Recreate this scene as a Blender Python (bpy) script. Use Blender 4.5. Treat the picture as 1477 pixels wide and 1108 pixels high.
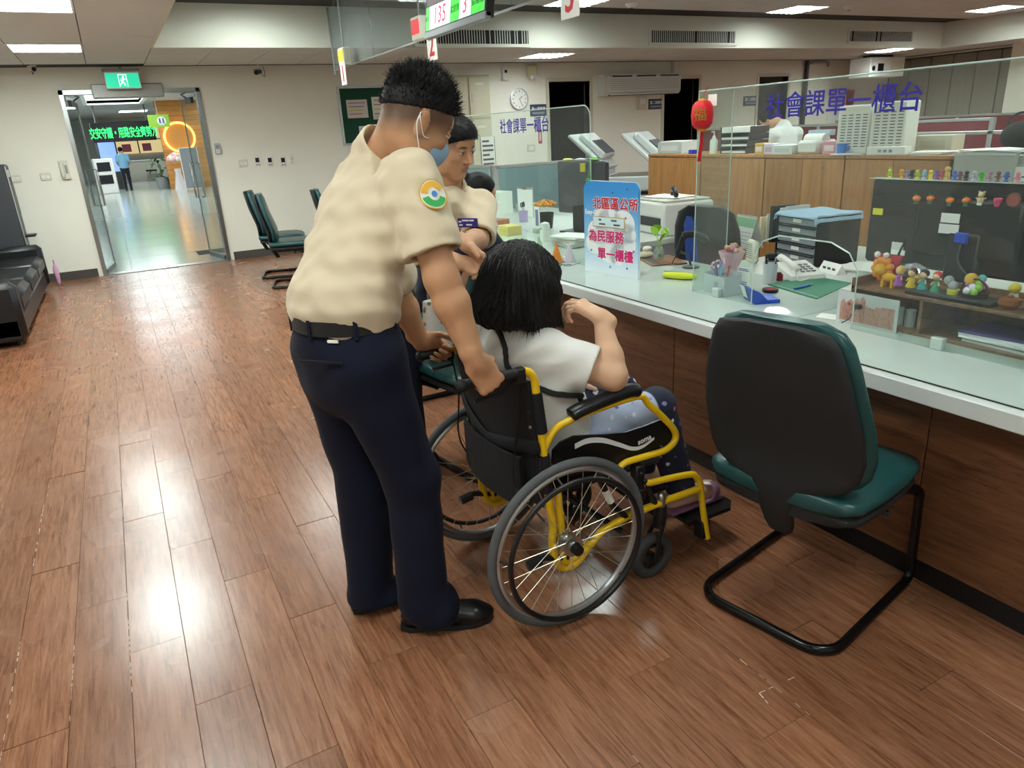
import bpy, bmesh, math, random
import numpy as np
from mathutils import Vector, Matrix
random.seed(7); rng = np.random.default_rng(7)
S = bpy.context.scene
for o in list(bpy.data.objects): bpy.data.objects.remove(o)
C = S.collection
PI = math.pi
# ------------------------------------------------------------------ camera
W_, H_, F_ = 1477, 1108, 1024.0
HC = 1.5
def _cal(vvp=(897, 3400), ap=(150, 216)):
    c = np.array([W_/2, H_/2])
    d = np.array([*(np.array(vvp)-c), F_]); d /= np.linalg.norm(d)
    a = np.array([*(np.array(ap)-c), F_]); a /= np.linalg.norm(a)
    up = -d
    Y = a-up*(a@up); Y /= np.linalg.norm(Y)
    return np.stack([np.cross(Y, up), Y, up])
RC = _cal()
cam = bpy.data.cameras.new('camera'); co = bpy.data.objects.new('camera', cam); C.objects.link(co)
cam.sensor_fit = 'HORIZONTAL'; cam.sensor_width = 36; cam.lens = F_/W_*36
cam.clip_start = 0.05; cam.clip_end = 200
mw = Matrix.Identity(4)
for i in range(3):
    mw[i][0] = RC[i, 0]; mw[i][1] = -RC[i, 1]; mw[i][2] = -RC[i, 2]
mw[2][3] = HC
co.matrix_world = mw
S.camera = co
# pixel -> direction -> point on a known surface
def ray(x, y): return RC @ np.array([x-W_/2, y-H_/2, F_])
def onz(x, y, z=0.0):
    d = ray(x, y); t = (z-HC)/d[2]; return Vector((t*d[0], t*d[1], z))
def ony(x, y, Y):
    d = ray(x, y); t = Y/d[1]; return Vector((t*d[0], Y, HC+t*d[2]))
def onx(x, y, X):
    d = ray(x, y); t = X/d[0]; return Vector((X, t*d[1], HC+t*d[2]))
# ------------------------------------------------------------------ world, view
wd = bpy.data.worlds.new('world'); S.world = wd; wd.use_nodes = True
wd.node_tree.nodes['Background'].inputs[0].default_value = (0.9, 0.95, 1, 1)
wd.node_tree.nodes['Background'].inputs[1].default_value = 0.25
S.view_settings.view_transform = 'Standard'
S.view_settings.look = 'None'
S.view_settings.gamma = 1; S.view_settings.use_curve_mapping = False
S.view_settings.exposure = 0.28
LIGHT_LOW, LIGHT_NEAR, LIGHT_HIGH, LIGHT_LOBBY = 50.0, 21.0, 30.0, 11.0
# ------------------------------------------------------------------ materials
def lin(c):
    if isinstance(c, str):
        c = c.lstrip('#'); c = tuple(int(c[i:i+2], 16)/255 for i in (0, 2, 4))
    return tuple((v/12.92 if v <= 0.04045 else ((v+0.055)/1.055)**2.4) for v in c[:3]) + (1.0,)
MATS = {}
def M(name, col='#888888', rough=0.5, metal=0.0, spec=0.5, emit=None, es=1.0, trans=0.0, alpha=1.0, ior=1.45,
      var=0.0, vscale=8.0, bump=0.0, bscale=60.0, coat=0.0, stretch=None, sheen=0.0, attr=None, sss=0.0):
    if name in MATS: return MATS[name]
    m = bpy.data.materials.new(name); m.use_nodes = True; MATS[name] = m
    nt = m.node_tree; b = nt.nodes['Principled BSDF']; L = nt.links
    c = lin(col)
    b.inputs['Base Color'].default_value = c
    b.inputs['Roughness'].default_value = rough; b.inputs['Metallic'].default_value = metal
    b.inputs['Specular IOR Level'].default_value = spec; b.inputs['IOR'].default_value = ior
    b.inputs['Transmission Weight'].default_value = trans; b.inputs['Alpha'].default_value = alpha
    b.inputs['Coat Weight'].default_value = coat
    if sheen: b.inputs['Sheen Weight'].default_value = sheen
    if sss:
        b.inputs['Subsurface Weight'].default_value = sss; b.inputs['Subsurface Radius'].default_value = (0.012, 0.005, 0.003)
        b.inputs['Subsurface Scale'].default_value = 1.0
    if emit: b.inputs['Emission Color'].default_value = lin(emit); b.inputs['Emission Strength'].default_value = es
    tc = nt.nodes.new('ShaderNodeTexCoord')
    src = tc.outputs['Object']
    if stretch:
        mp = nt.nodes.new('ShaderNodeMapping'); mp.inputs['Scale'].default_value = stretch
        L.new(src, mp.inputs['Vector']); src = mp.outputs['Vector']
    colout = None
    if attr:
        at = nt.nodes.new('ShaderNodeAttribute'); at.attribute_name = attr; colout = at.outputs['Color']
        L.new(colout, b.inputs['Base Color'])
    if var:
        n = nt.nodes.new('ShaderNodeTexNoise'); n.inputs['Scale'].default_value = vscale; n.inputs['Detail'].default_value = 4
        L.new(src, n.inputs['Vector'])
        hs = nt.nodes.new('ShaderNodeHueSaturation')
        mr = nt.nodes.new('ShaderNodeMapRange'); mr.inputs['From Min'].default_value = 0.25; mr.inputs['From Max'].default_value = 0.75
        mr.inputs['To Min'].default_value = 1-var; mr.inputs['To Max'].default_value = 1+var
        L.new(n.outputs['Fac'], mr.inputs['Value']); L.new(mr.outputs['Result'], hs.inputs['Value'])
        if colout: L.new(colout, hs.inputs['Color'])
        else: hs.inputs['Color'].default_value = c
        L.new(hs.outputs['Color'], b.inputs['Base Color'])
    if bump:
        n2 = nt.nodes.new('ShaderNodeTexNoise'); n2.inputs['Scale'].default_value = bscale; n2.inputs['Detail'].default_value = 3
        L.new(src, n2.inputs['Vector'])
        bp = nt.nodes.new('ShaderNodeBump'); bp.inputs['Strength'].default_value = bump; bp.inputs['Distance'].default_value = 0.01
        L.new(n2.outputs['Fac'], bp.inputs['Height']); L.new(bp.outputs['Normal'], b.inputs['Normal'])
    return m

def wood(name, c1, c2, c3, along=(14, 1.0, 14), rough=0.35, bump=0.05, rnd=True, scale=3.0):
    if name in MATS: return MATS[name]
    m = bpy.data.materials.new(name); m.use_nodes = True; MATS[name] = m
    nt = m.node_tree; b = nt.nodes['Principled BSDF']; L = nt.links
    tc = nt.nodes.new('ShaderNodeTexCoord'); oi = nt.nodes.new('ShaderNodeObjectInfo')
    add = nt.nodes.new('ShaderNodeVectorMath'); add.operation = 'ADD'
    mul = nt.nodes.new('ShaderNodeMath'); mul.operation = 'MULTIPLY'; mul.inputs[1].default_value = 37.0 if rnd else 0.0
    cmb = nt.nodes.new('ShaderNodeCombineXYZ')
    L.new(oi.outputs['Random'], mul.inputs[0])
    for k in range(3): L.new(mul.outputs[0], cmb.inputs[k])
    L.new(tc.outputs['Object'], add.inputs[0]); L.new(cmb.outputs[0], add.inputs[1])
    mp = nt.nodes.new('ShaderNodeMapping'); mp.inputs['Scale'].default_value = along
    L.new(add.outputs[0], mp.inputs['Vector'])
    n = nt.nodes.new('ShaderNodeTexNoise'); n.inputs['Scale'].default_value = scale; n.inputs['Detail'].default_value = 6
    n.inputs['Roughness'].default_value = 0.62; n.inputs['Distortion'].default_value = 0.7
    L.new(mp.outputs[0], n.inputs['Vector'])
    n1 = nt.nodes.new('ShaderNodeTexNoise'); n1.inputs['Scale'].default_value = scale*7; n1.inputs['Detail'].default_value = 3
    L.new(mp.outputs[0], n1.inputs['Vector'])
    mx0 = nt.nodes.new('ShaderNodeMath'); mx0.operation = 'MULTIPLY_ADD'; mx0.inputs[1].default_value = 0.25
    L.new(n1.outputs['Fac'], mx0.inputs[0]); L.new(n.outputs['Fac'], mx0.inputs[2])
    r = nt.nodes.new('ShaderNodeValToRGB'); e = r.color_ramp.elements
    e[0].position = 0.42; e[0].color = lin(c1); e[1].position = 0.82; e[1].color = lin(c3)
    x = e.new(0.6); x.color = lin(c2)
    L.new(mx0.outputs[0], r.inputs['Fac'])
    hs = nt.nodes.new('ShaderNodeHueSaturation')
    mr = nt.nodes.new('ShaderNodeMapRange'); mr.inputs['To Min'].default_value = 0.88 if rnd else 1; mr.inputs['To Max'].default_value = 1.12 if rnd else 1
    L.new(oi.outputs['Random'], mr.inputs['Value']); L.new(mr.outputs[0], hs.inputs['Value'])
    L.new(r.outputs['Color'], hs.inputs['Color']); L.new(hs.outputs['Color'], b.inputs['Base Color'])
    b.inputs['Roughness'].default_value = rough
    bp = nt.nodes.new('ShaderNodeBump'); bp.inputs['Strength'].default_value = bump; bp.inputs['Distance'].default_value = 0.004
    L.new(n.outputs['Fac'], bp.inputs['Height']); L.new(bp.outputs['Normal'], b.inputs['Normal'])
    m['bump_node'] = bp.name
    return m
def glassmat(name, tint='#e8f4f0', alpha=0.12, rough=0.03):
    if name in MATS: return MATS[name]
    m = bpy.data.materials.new(name); m.use_nodes = True; MATS[name] = m
    nt = m.node_tree; nt.nodes.clear(); L = nt.links
    out = nt.nodes.new('ShaderNodeOutputMaterial')
    mix = nt.nodes.new('ShaderNodeMixShader'); lw = nt.nodes.new('ShaderNodeLayerWeight'); lw.inputs['Blend'].default_value = 0.5
    pw = nt.nodes.new('ShaderNodeMath'); pw.operation = 'POWER'; pw.inputs[1].default_value = 5.0; L.new(lw.outputs['Facing'], pw.inputs[0])
    fr = nt.nodes.new('ShaderNodeMath'); fr.operation = 'MULTIPLY_ADD'; fr.inputs[1].default_value = 0.35; fr.inputs[2].default_value = 0.02; L.new(pw.outputs[0], fr.inputs[0])
    tr = nt.nodes.new('ShaderNodeBsdfTransparent'); tr.inputs['Color'].default_value = lin(tint)
    gl = nt.nodes.new('ShaderNodeBsdfGlossy'); gl.inputs['Roughness'].default_value = rough
    df = nt.nodes.new('ShaderNodeBsdfDiffuse'); df.inputs['Color'].default_value = (0.9, 0.93, 0.93, 1)
    mix2 = nt.nodes.new('ShaderNodeMixShader'); mix2.inputs[0].default_value = alpha
    L.new(tr.outputs[0], mix2.inputs[1]); L.new(df.outputs[0], mix2.inputs[2])
    L.new(fr.outputs[0], mix.inputs[0]); L.new(mix2.outputs[0], mix.inputs[1]); L.new(gl.outputs[0], mix.inputs[2])
    L.new(mix.outputs[0], out.inputs[0])
    return m
# ------------------------------------------------------------------ mesh builder
class MB:
    def __init__(s): s.v = []; s.f = []
    def add(s, vs, fs):
        n = len(s.v); s.v += [tuple(p) for p in vs]; s.f += [tuple(i+n for i in f) for f in fs]; return s
    def box(s, a, b, bev=0.0):
        x0, y0, z0 = (min(a[i], b[i]) for i in range(3)); x1, y1, z1 = (max(a[i], b[i]) for i in range(3))
        e = min(bev, (x1-x0)*.49, (y1-y0)*.49, (z1-z0)*.49)
        if e <= 0:
            return s.add([(x0,y0,z0),(x1,y0,z0),(x1,y1,z0),(x0,y1,z0),(x0,y0,z1),(x1,y0,z1),(x1,y1,z1),(x0,y1,z1)],
                         [(0,3,2,1),(4,5,6,7),(0,1,5,4),(1,2,6,5),(2,3,7,6),(3,0,4,7)])
        vs = []; 
        for z, d in ((z0, e), (z0+e, 0), (z1-e, 0), (z1, e)):
            q = e if d == 0 else e*1.0
            # octagonal ring keeps vertical edges chamfered
            i = d
            vs += [(x0+e+i*0, y0+i, z), (x1-e, y0+i, z), (x1-i, y0+e, z), (x1-i, y1-e, z), (x1-e, y1-i, z), (x0+e, y1-i, z), (x0+i, y1-e, z), (x0+i, y0+e, z)]
        fs = [tuple(range(7, -1, -1)), tuple(range(24, 32))]
        for r in range(3):
            for k in range(8): fs.append((r*8+k, r*8+(k+1) % 8, (r+1)*8+(k+1) % 8, (r+1)*8+k))
        return s.add(vs, fs)
    def obox(s, c, size, R=None, bev=0.0):
        t = MB().box((-size[0]/2, -size[1]/2, -size[2]/2), (size[0]/2, size[1]/2, size[2]/2), bev)
        R = R if R is not None else Matrix.Identity(3)
        return s.add([Vector(c)+R @ Vector(p) for p in t.v], t.f)
    def prism(s, pts, z0, z1, R=None, o=(0, 0, 0)):
        n = len(pts); R = R if R is not None else Matrix.Identity(3); o = Vector(o)
        vs = [o+R @ Vector((p[0], p[1], z0)) for p in pts]+[o+R @ Vector((p[0], p[1], z1)) for p in pts]
        return s.add(vs, [tuple(range(n-1, -1, -1)), tuple(range(n, 2*n))]+[(k, (k+1) % n, n+(k+1) % n, n+k) for k in range(n)])
    def tube(s, path, r, n=8, closed=False, flat=1.0, up=(0, 0, 1)):
        P = [Vector(p) for p in path]; m = len(P)
        rr = r if isinstance(r, (list, tuple)) else [r]*m
        vs = []; prev = None
        for i in range(m):
            a = P[i-1] if (i > 0 or closed) else P[i]; b = P[(i+1) % m] if (i < m-1 or closed) else P[i]
            t = (b-a).normalized()
            u = Vector(up) if prev is None else prev
            u = u-t*u.dot(t)
            if u.length < 1e-4: u = Vector((1, 0.2, 0))-t*Vector((1, 0.2, 0)).dot(t)
            u.normalize(); w = t.cross(u); prev = u
            for k in range(n):
                an = 2*PI*k/n; vs.append(P[i]+u*math.cos(an)*rr[i]+w*math.sin(an)*rr[i]*flat)
        fs = []
        for i in range(m if closed else m-1):
            j = (i+1) % m
            for k in range(n): fs.append((i*n+k, i*n+(k+1) % n, j*n+(k+1) % n, j*n+k))
        if not closed: fs += [tuple(range(n-1, -1, -1)), tuple((m-1)*n+k for k in range(n))]
        return s.add(vs, fs)
    def cyl(s, a, b, r0, r1=None, n=16): return s.tube([a, b], [r0, r0 if r1 is None else r1], n)
    def lathe(s, prof, n=20, o=(0, 0, 0), R=None):
        R = R if R is not None else Matrix.Identity(3); o = Vector(o); m = len(prof)
        vs = [o+R @ Vector((r*math.cos(2*PI*k/n), r*math.sin(2*PI*k/n), z)) for r, z in prof for k in range(n)]
        fs = [(i*n+k, i*n+(k+1) % n, (i+1)*n+(k+1) % n, (i+1)*n+k) for i in range(m-1) for k in range(n)]
        if prof[0][0] > 1e-6: fs.append(tuple(range(n-1, -1, -1)))
        if prof[-1][0] > 1e-6: fs.append(tuple((m-1)*n+k for k in range(n)))
        return s.add(vs, fs)
    def ball(s, c, r, n=12, m=8, R=None):
        rx, ry, rz = (r, r, r) if not isinstance(r, (tuple, list)) else r
        R = R if R is not None else Matrix.Identity(3); c = Vector(c); vs = []; fs = []
        for i in range(1, m):
            th = PI*i/m
            for k in range(n):
                vs.append(c+R @ Vector((rx*math.sin(th)*math.cos(2*PI*k/n), ry*math.sin(th)*math.sin(2*PI*k/n), -rz*math.cos(th))))
        b = len(vs); vs += [c+R @ Vector((0, 0, -rz)), c+R @ Vector((0, 0, rz))]
        for i in range(m-2):
            for k in range(n): fs.append((i*n+k, i*n+(k+1) % n, (i+1)*n+(k+1) % n, (i+1)*n+k))
        for k in range(n): fs += [(b, (k+1) % n, k), (b+1, (m-2)*n+k, (m-2)*n+(k+1) % n)]
        return s.add(vs, fs)
    def torus(s, c, R0, r, n=40, m=8, axis='y', flat=1.0):
        P = []
        for k in range(n):
            a = 2*PI*k/n; p = {'y': (math.cos(a), 0, math.sin(a)), 'z': (math.cos(a), math.sin(a), 0), 'x': (0, math.cos(a), math.sin(a))}[axis]
            P.append(Vector(c)+R0*Vector(p))
        up = {'y': (0, 1, 0), 'z': (0, 0, 1), 'x': (1, 0, 0)}[axis]
        return s.tube(P, r, m, True, flat, up)
    def mesh(s, name, mat=None, smooth=None):
        me = bpy.data.meshes.new(name); me.from_pydata([tuple(p) for p in s.v], [], s.f); me.validate(); me.update()
        if mat: me.materials.append(mat)
        if smooth:
            me.polygons.foreach_set('use_smooth', [True]*len(me.polygons))
            try: me.set_sharp_from_angle(angle=math.radians(smooth if smooth is not True else 40))
            except Exception: pass
        return me
    def build(s, name, mat=None, parent=None, smooth=40):
        o = bpy.data.objects.new(name, s.mesh(name, mat, smooth)); C.objects.link(o)
        if parent is not None: o.parent = parent
        return o
def tag(o, label=None, cat=None, group=None, kind=None):
    if label: o['label'] = label
    if cat: o['category'] = cat
    if group: o['group'] = group
    if kind: o['kind'] = kind
    return o
def thing(name, label, cat, loc=(0, 0, 0), rz=0, group=None):
    o = bpy.data.objects.new(name, None); C.objects.link(o); o.empty_display_size = 0.1
    o.location = loc; o.rotation_euler = (0, 0, rz)
    return tag(o, label, cat, group)
def copy_tree(o, parent=None):
    c = o.copy(); C.objects.link(c); c.parent = parent
    for ch in list(o.children): copy_tree(ch, c)
    return c
def struct(name, mb, mat, parent=None):
    o = mb.build(name, mat, parent, None)
    if parent is None: o['kind'] = 'structure'
    return o
def B(a, b, bev=0.0): return MB().box(a, b, bev)
def simple(name, label, cat, mb, mat, loc=(0, 0, 0), rz=0, group=None, smooth=40):
    o = mb.build(name, mat, None, smooth); o.location = loc; o.rotation_euler = (0, 0, rz)
    return tag(o, label, cat, group)
_deps = None
def text(name, s, size, mat, mtx, parent=None, bold=0.0, sx=1.0, ext=0.0006, align='CENTER', heavy=0.0):
    cu = bpy.data.curves.new('txt', 'FONT'); cu.body = s; cu.size = size; cu.align_x = align; cu.align_y = 'CENTER'
    cu.extrude = ext; cu.offset = bold; cu.resolution_u = 2
    t = bpy.data.objects.new('txt', cu); C.objects.link(t)
    bpy.context.view_layer.update()
    me = bpy.data.meshes.new_from_object(t.evaluated_get(bpy.context.evaluated_depsgraph_get()))
    bpy.data.objects.remove(t); bpy.data.curves.remove(cu)
    for v in me.vertices: v.co.x *= sx
    if heavy:      # embolden by joining shifted copies
        V = [tuple(v.co) for v in me.vertices]; Fc = [tuple(p.vertices) for p in me.polygons]; n = len(V); vs, fs = [], []
        for i in range(9):
            a = 2*PI*i/8; dx, dy = (0, 0) if i == 8 else (heavy*math.cos(a), heavy*math.sin(a))
            vs += [(x+dx, y+dy, z+i*1.5e-6) for x, y, z in V]; fs += [tuple(k+i*n for k in f) for f in Fc]
        me = bpy.data.meshes.new(name); me.from_pydata(vs, [], fs); me.update()
    me.materials.clear(); me.materials.append(mat)
    o = bpy.data.objects.new(name, me); C.objects.link(o); o.parent = parent
    o.matrix_local = mtx
    return o
def frame(o, x, y):
    x = Vector(x).normalized(); y = Vector(y); y = (y-x*y.dot(x)).normalized(); z = x.cross(y)
    m = Matrix.Identity(4)
    for i in range(3): m[i][0] = x[i]; m[i][1] = y[i]; m[i][2] = z[i]; m[i][3] = o[i]
    return m
def rotm(ax, deg): return Matrix.Rotation(math.radians(deg), 3, ax)
def arc(c, r, a0, a1, n, ax='xz'):
    out = []
    for i in range(n+1):
        a = math.radians(a0+(a1-a0)*i/n); p = [0, 0, 0]
        p['xyz'.index(ax[0])] = r*math.cos(a); p['xyz'.index(ax[1])] = r*math.sin(a)
        out.append(Vector(c)+Vector(p))
    return out
def rrect(w, h, r, n=5):
    pts = []
    for cx, cy, a in ((w/2-r, h/2-r, 0), (-w/2+r, h/2-r, 90), (-w/2+r, -h/2+r, 180), (w/2-r, -h/2+r, 270)):
        for i in range(n+1):
            t = math.radians(a+90*i/n); pts.append((cx+r*math.cos(t), cy+r*math.sin(t)))
    return pts
def bez(pts, n=10):
    "Catmull-Rom through points"
    P = [Vector(p) for p in pts]; P = [P[0]*2-P[1]]+P+[P[-1]*2-P[-2]]; out = []
    for i in range(1, len(P)-2):
        for k in range(n):
            t = k/n; a, b, c, d = P[i-1], P[i], P[i+1], P[i+2]
            out.append(0.5*((2*b)+(c-a)*t+(2*a-5*b+4*c-d)*t*t+(3*b-a-3*c+d)*t**3))
    return out+[P[-2]]
# ================================================================== STRUCTURE
YB = 10.48; XR = 14.8; XL = -1.85; YN = -2.6; ZL = 2.44; ZH = 2.83; YF = 8.45; XS = 0.62
m_wall = M('wall_paint', '#eeece0', 0.75, var=0.03, vscale=1.5, bump=0.02, bscale=200)
m_white = M('white_plastic', '#e9e9e4', 0.45)
m_offw = M('offwhite_plastic', '#d9d6c6', 0.5)
m_black = M('black_plastic', '#151518', 0.4)
m_chrome = M('stainless', '#b9bcbc', 0.28, 1.0)
m_alu = M('aluminium', '#c4c7c8', 0.4, 0.9)
m_paper = M('paper', '#f1f1ec', 0.8, var=0.02)
m_grey = M('grey_plastic', '#8f9292', 0.5)
m_dgrey = M('dark_grey', '#45474a', 0.5)
m_glass = glassmat('clear_glass', '#f7fcfa', 0.025)
m_glass2 = glassmat('counter_glass', '#e3f0ea', 0.04, 0.02)
m_edge = M('glass_edge', '#cfe0da', 0.2, alpha=0.75)
m_blue_ink = M('indigo_vinyl', '#2a1f92', 0.5)
m_red = M('red_print', '#c8202c', 0.5)
m_green = M('green_print', '#36c43c', 0.5)
# ---- floor
m_floor = wood('floor_vinyl_wood', '#6c4029', '#8a5b40', '#9e6f54', along=(26, 1.8, 8), rough=0.3, bump=0.03)
nt = m_floor.node_tree
_b = nt.nodes['Principled BSDF']; _b.inputs['Specular IOR Level'].default_value = 0.6
_tc = nt.nodes.new('ShaderNodeTexCoord'); _ge = nt.nodes.new('ShaderNodeNewGeometry')
_nn = nt.nodes.new('ShaderNodeTexNoise'); _nn.inputs['Scale'].default_value = 5.5; _nn.inputs['Detail'].default_value = 2
nt.links.new(_ge.outputs['Position'], _nn.inputs['Vector'])
for _l in list(_b.inputs['Normal'].links): nt.links.remove(_l)
_rn = nt.nodes.new('ShaderNodeMapRange'); _rn.inputs['To Min'].default_value = 0.19; _rn.inputs['To Max'].default_value = 0.33
_n3 = nt.nodes.new('ShaderNodeTexNoise'); _n3.inputs['Scale'].default_value = 2.2; nt.links.new(_ge.outputs['Position'], _n3.inputs['Vector'])
nt.links.new(_n3.outputs['Fac'], _rn.inputs['Value']); nt.links.new(_rn.outputs[0], _b.inputs['Roughness'])
floor = struct('floor', B((XL, YN, -0.08), (XR, YB, -0.006)), M('floor_base', '#5a3a28', 0.6))
PW, PL = 0.1585, 0.95
pm = B((-PW/2+.0006, -PL/2+.0006, -0.0055), (PW/2-.0006, PL/2-.0006, 0), 0.0007).mesh('plank', m_floor)
k0 = 0
for i in range(-8, 17):
    x = -0.573+PW*(i+0.5)
    off = ((i*0.37) % 1.0)*PL
    y = 0.55-off
    while y-PL/2 < YB-0.02:
        yc = y; 
        if yc+PL/2 > YB: yc = YB-PL/2
        if yc+PL/2 > 0.45 and x < 2.2:
            o = bpy.data.objects.new('plank', pm); C.objects.link(o); o.parent = floor; o.location = (x, yc, 0 if yc == y else -0.0004)
            o.rotation_euler = (math.radians(random.gauss(0, .05)), math.radians(random.gauss(0, .22)), PI if random.random() < .5 else 0); k0 += 1
        y += PL
rest = MB()
rest.box((-0.573-PW*8-0.02, YN, -0.0058), (2.13, 0.02, -0.0008)); rest.box((2.13, YN, -0.0058), (XR, YB, -0.0008)); rest.box((XL, YN, -0.0058), (-0.573-PW*8-0.002, YB, -0.0008))
o = rest.build('plank_field', m_floor, floor, None); o['kind'] = 'stuff'
# worn pale seams
wm = MB()
def scuff(x0, y0, x1, y1, w=0.003):
    d = Vector((x1-x0, y1-y0, 0)); n = Vector((-d.y, d.x, 0)).normalized()
    K = max(2, int(d.length/0.03))
    for k in range(K):
        if random.random() < 0.35: continue
        a = Vector((x0, y0, .0004))+d*(k/K); b = Vector((x0, y0, .0004))+d*((k+random.uniform(.5, 1))/K); ww = w*random.uniform(.3, 1)
        wm.add([a-n*ww/2, b-n*ww/2, b+n*ww/2, a+n*ww/2], [(0, 1, 2, 3)])
SX = lambda k: -0.573+PW*k
for k, ya, yb in ((0, 1.9, 2.5), (0, 3.0, 3.6), (1, 2.0, 2.4), (-1, 2.9, 3.5), (2, 2.0, 2.6), (12, .95, 1.2), (9, .9, 1.1), (3, 4, 4.4), (-2, 3.6, 4.1)):
    scuff(SX(k), ya, SX(k), yb)
for p, q in (((193, 440), (290, 425)), ((1095, 1000), (1150, 975)), ((1095, 1000), (1112, 1020)), ((345, 658), (265, 675)), ((150, 775), (270, 742)), ((192, 882), (275, 850))):
    a = onz(*p); b = onz(*q); scuff(a.x, a.y, b.x, b.y, 0.004)
o = wm.build('worn_seams', M('worn_white', '#cbb9aa', .6), floor, None); o['kind'] = 'stuff'
# ---- walls
D1 = (ony(791, 120, YB).x, ony(850, 118, YB).x); D2 = (ony(958, 115, YB).x, ony(1008, 113, YB).x); D3 = (ony(1095, 110, YB).x, ony(1137, 108, YB).x)
DX0, DX1, DZ = -0.335, 1.22, 2.2
wb = MB(); xs = XL
for a, b, h in ((DX0, DX1, DZ), (D1[0], D1[1], 2.17), (D2[0], D2[1], 2.17), (D3[0], D3[1], 2.17)):
    wb.box((xs, YB, 0), (a, YB+.14, 3.0)); wb.box((a, YB, h), (b, YB+.14, 3.0)); xs = b
wb.box((xs, YB, 0), (XR+.2, YB+.14, 3.0))
struct('wall_back', wb, m_wall)
struct('wall_left', B((XL-.15, YN, -0.08), (XL, YB+.14, 3.0)), m_wall)
struct('wall_near', B((XL-.15, YN-.15, -0.08), (XR+.2, YN, 3.0)), m_wall)
wr = struct('wall_right', B((XR+.03, YN, -0.08), (XR+.2, YB, 3.0)), M('dark_joint', '#4b3a2c', .7))
m_panel = M('tan_wall_panel', '#9d988a', .7, var=.05, vscale=3, stretch=(1, 6, .4))
yy = YB-.05
for k in range(6):
    B((XR, yy-.425, 0.0), (XR+.04, yy, 2.40), .004).build('wall_panel', m_panel, wr, None); yy -= .445
B((XR, YN, 2.42), (XR+.04, YB, 2.5)).build('wall_header', m_wall, wr, None)
B((XR-.02, YN, 0), (XR+.04, 6.9, 2.44)).build('plain_wall_face', m_wall, wr, None)
struct('pillar_wall_right', B((14.25, 7.05, 0), (XR, 7.75, ZH)), m_wall)['kind'] = 'structure'
m_base = M('baseboard_vinyl', '#4c4743', .55)
struct('baseboard_back', MB().box((XL, YB-.012, 0), (DX0-.05, YB, .105)).box((DX1+.05, YB-.012, 0), (D1[0], YB, .105)).box((D1[1], YB-.012, 0), (D2[0], YB, .105)), m_base)
struct('baseboard_left', B((XL, YN, 0), (XL+.012, YB, .105)), m_base)
# rooms behind the open doorways, their unlit dark put into the wall colour
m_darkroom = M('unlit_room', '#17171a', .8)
for i, (a, b) in enumerate((D1, D2, D3)):
    r = MB(); y0, y1, x0, x1, z1 = YB+.14, YB+2.2, a-.5, b+.5, 2.6
    r.box((x0, y1, 0), (x1, y1+.05, z1)).box((x0-.05, y0, 0), (x0, y1, z1)).box((x1, y0, 0), (x1+.05, y1, z1)).box((x0, y0, z1), (x1, y1, z1+.05)).box((x0, y0, -.05), (x1, y1, 0))
    struct('wall_unlit_room_%d' % (i+1), r, m_darkroom)
    t = MB(); w = .055
    t.box((a-w, YB-.015, 0), (a, YB+.15, 2.17+w)).box((b, YB-.015, 0), (b+w, YB+.15, 2.17+w)).box((a, YB-.015, 2.17), (b, YB+.15, 2.17+w))
    struct('trim_%d' % (i+1), t, M('door_casing', '#cfccba', .55))
# ---- ceiling
m_tile = M('ceiling_tile', '#d4d6d3', .85, var=.03, vscale=40, bump=.15, bscale=180)
m_cdark = M('ceiling_grid', '#35332f', .8)
m_fascia = M('fascia_paint', '#d4d4c8', .7)
ceil = struct('ceiling', MB().box((XL, YN, ZL+.012), (XS, YB, ZL+.03)).box((XS, YF, ZL+.012), (XR, YB, ZL+.03)).box((13.3, YN, ZL+.012), (XR, YF, ZL+.03)).box((XL-.1, YN-.1, ZH+.012), (XR+.1, YB+.1, ZH+.05)), m_cdark)
struct('trim_4', MB().box((XS-.02, YN, ZL-.004), (XS+.012, YF, ZH+.012)).box((XS-.02, YF-.012, ZL-.004), (13.3, YF+.02, ZH+.012)).box((13.28, YN, ZL-.004), (13.3, YF, ZH+.012)), m_fascia)
TS = 0.6
tmesh = B((-.2965, -.2965, 0), (.2965, .2965, .01), .002).mesh('ceiling_tile', m_tile)
lights = []   # (x,y,z,power,long)
low = [(-0.28, 8.52), (-0.28, 6.12), (-0.28, 3.72), (-0.28, 1.32), (-0.28, -1.08)]  # last one, behind the camera, added to light counter front and chair
hi = [(1.52, 7.65), (5.12, 7.65), (8.72, 7.65), (12.32, 7.05)]+[(x, y) for x in (1.52, 5.12, 8.72, 12.32) for y in (4.65, 2.25, -.15)]+[(x, 4.65) for x in (3.32, 6.92, 10.52)]  # nearer counter lamps and the in-between row added, unseen, to brighten walls and counter
back = [(5.72, 9.35), (12.32, 8.75)]
nt_ = 0
def tile(x, y, z):
    o = bpy.data.objects.new('ceiling_tile', tmesh); C.objects.link(o); o.parent = ceil; o.location = (x, y, z)
def near(x, y, L): return any(abs(x-a) < .31 and abs(y-b) < .31 for a, b in L)
far = MB()
for i in range(-3, 1):
    for j in range(-4, 17):
        x = 0.32+TS*i; y = 8.52+TS*(j-12)
        if x < XL or y+.3 > YB+.1: continue
        if near(x, y, low): continue
        if y > 5.4: tile(x, y, ZL)
        else: far.box((x-.2965, y-.2965, ZL), (x+.2965, y+.2965, ZL+.01))
for i in range(24):
    for j in range(3):
        x = 0.92+TS*i; y = 8.75+TS*j
        if x > XR-.25: continue
        if near(x, y, back): continue
        tile(x, y, ZL)
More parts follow.
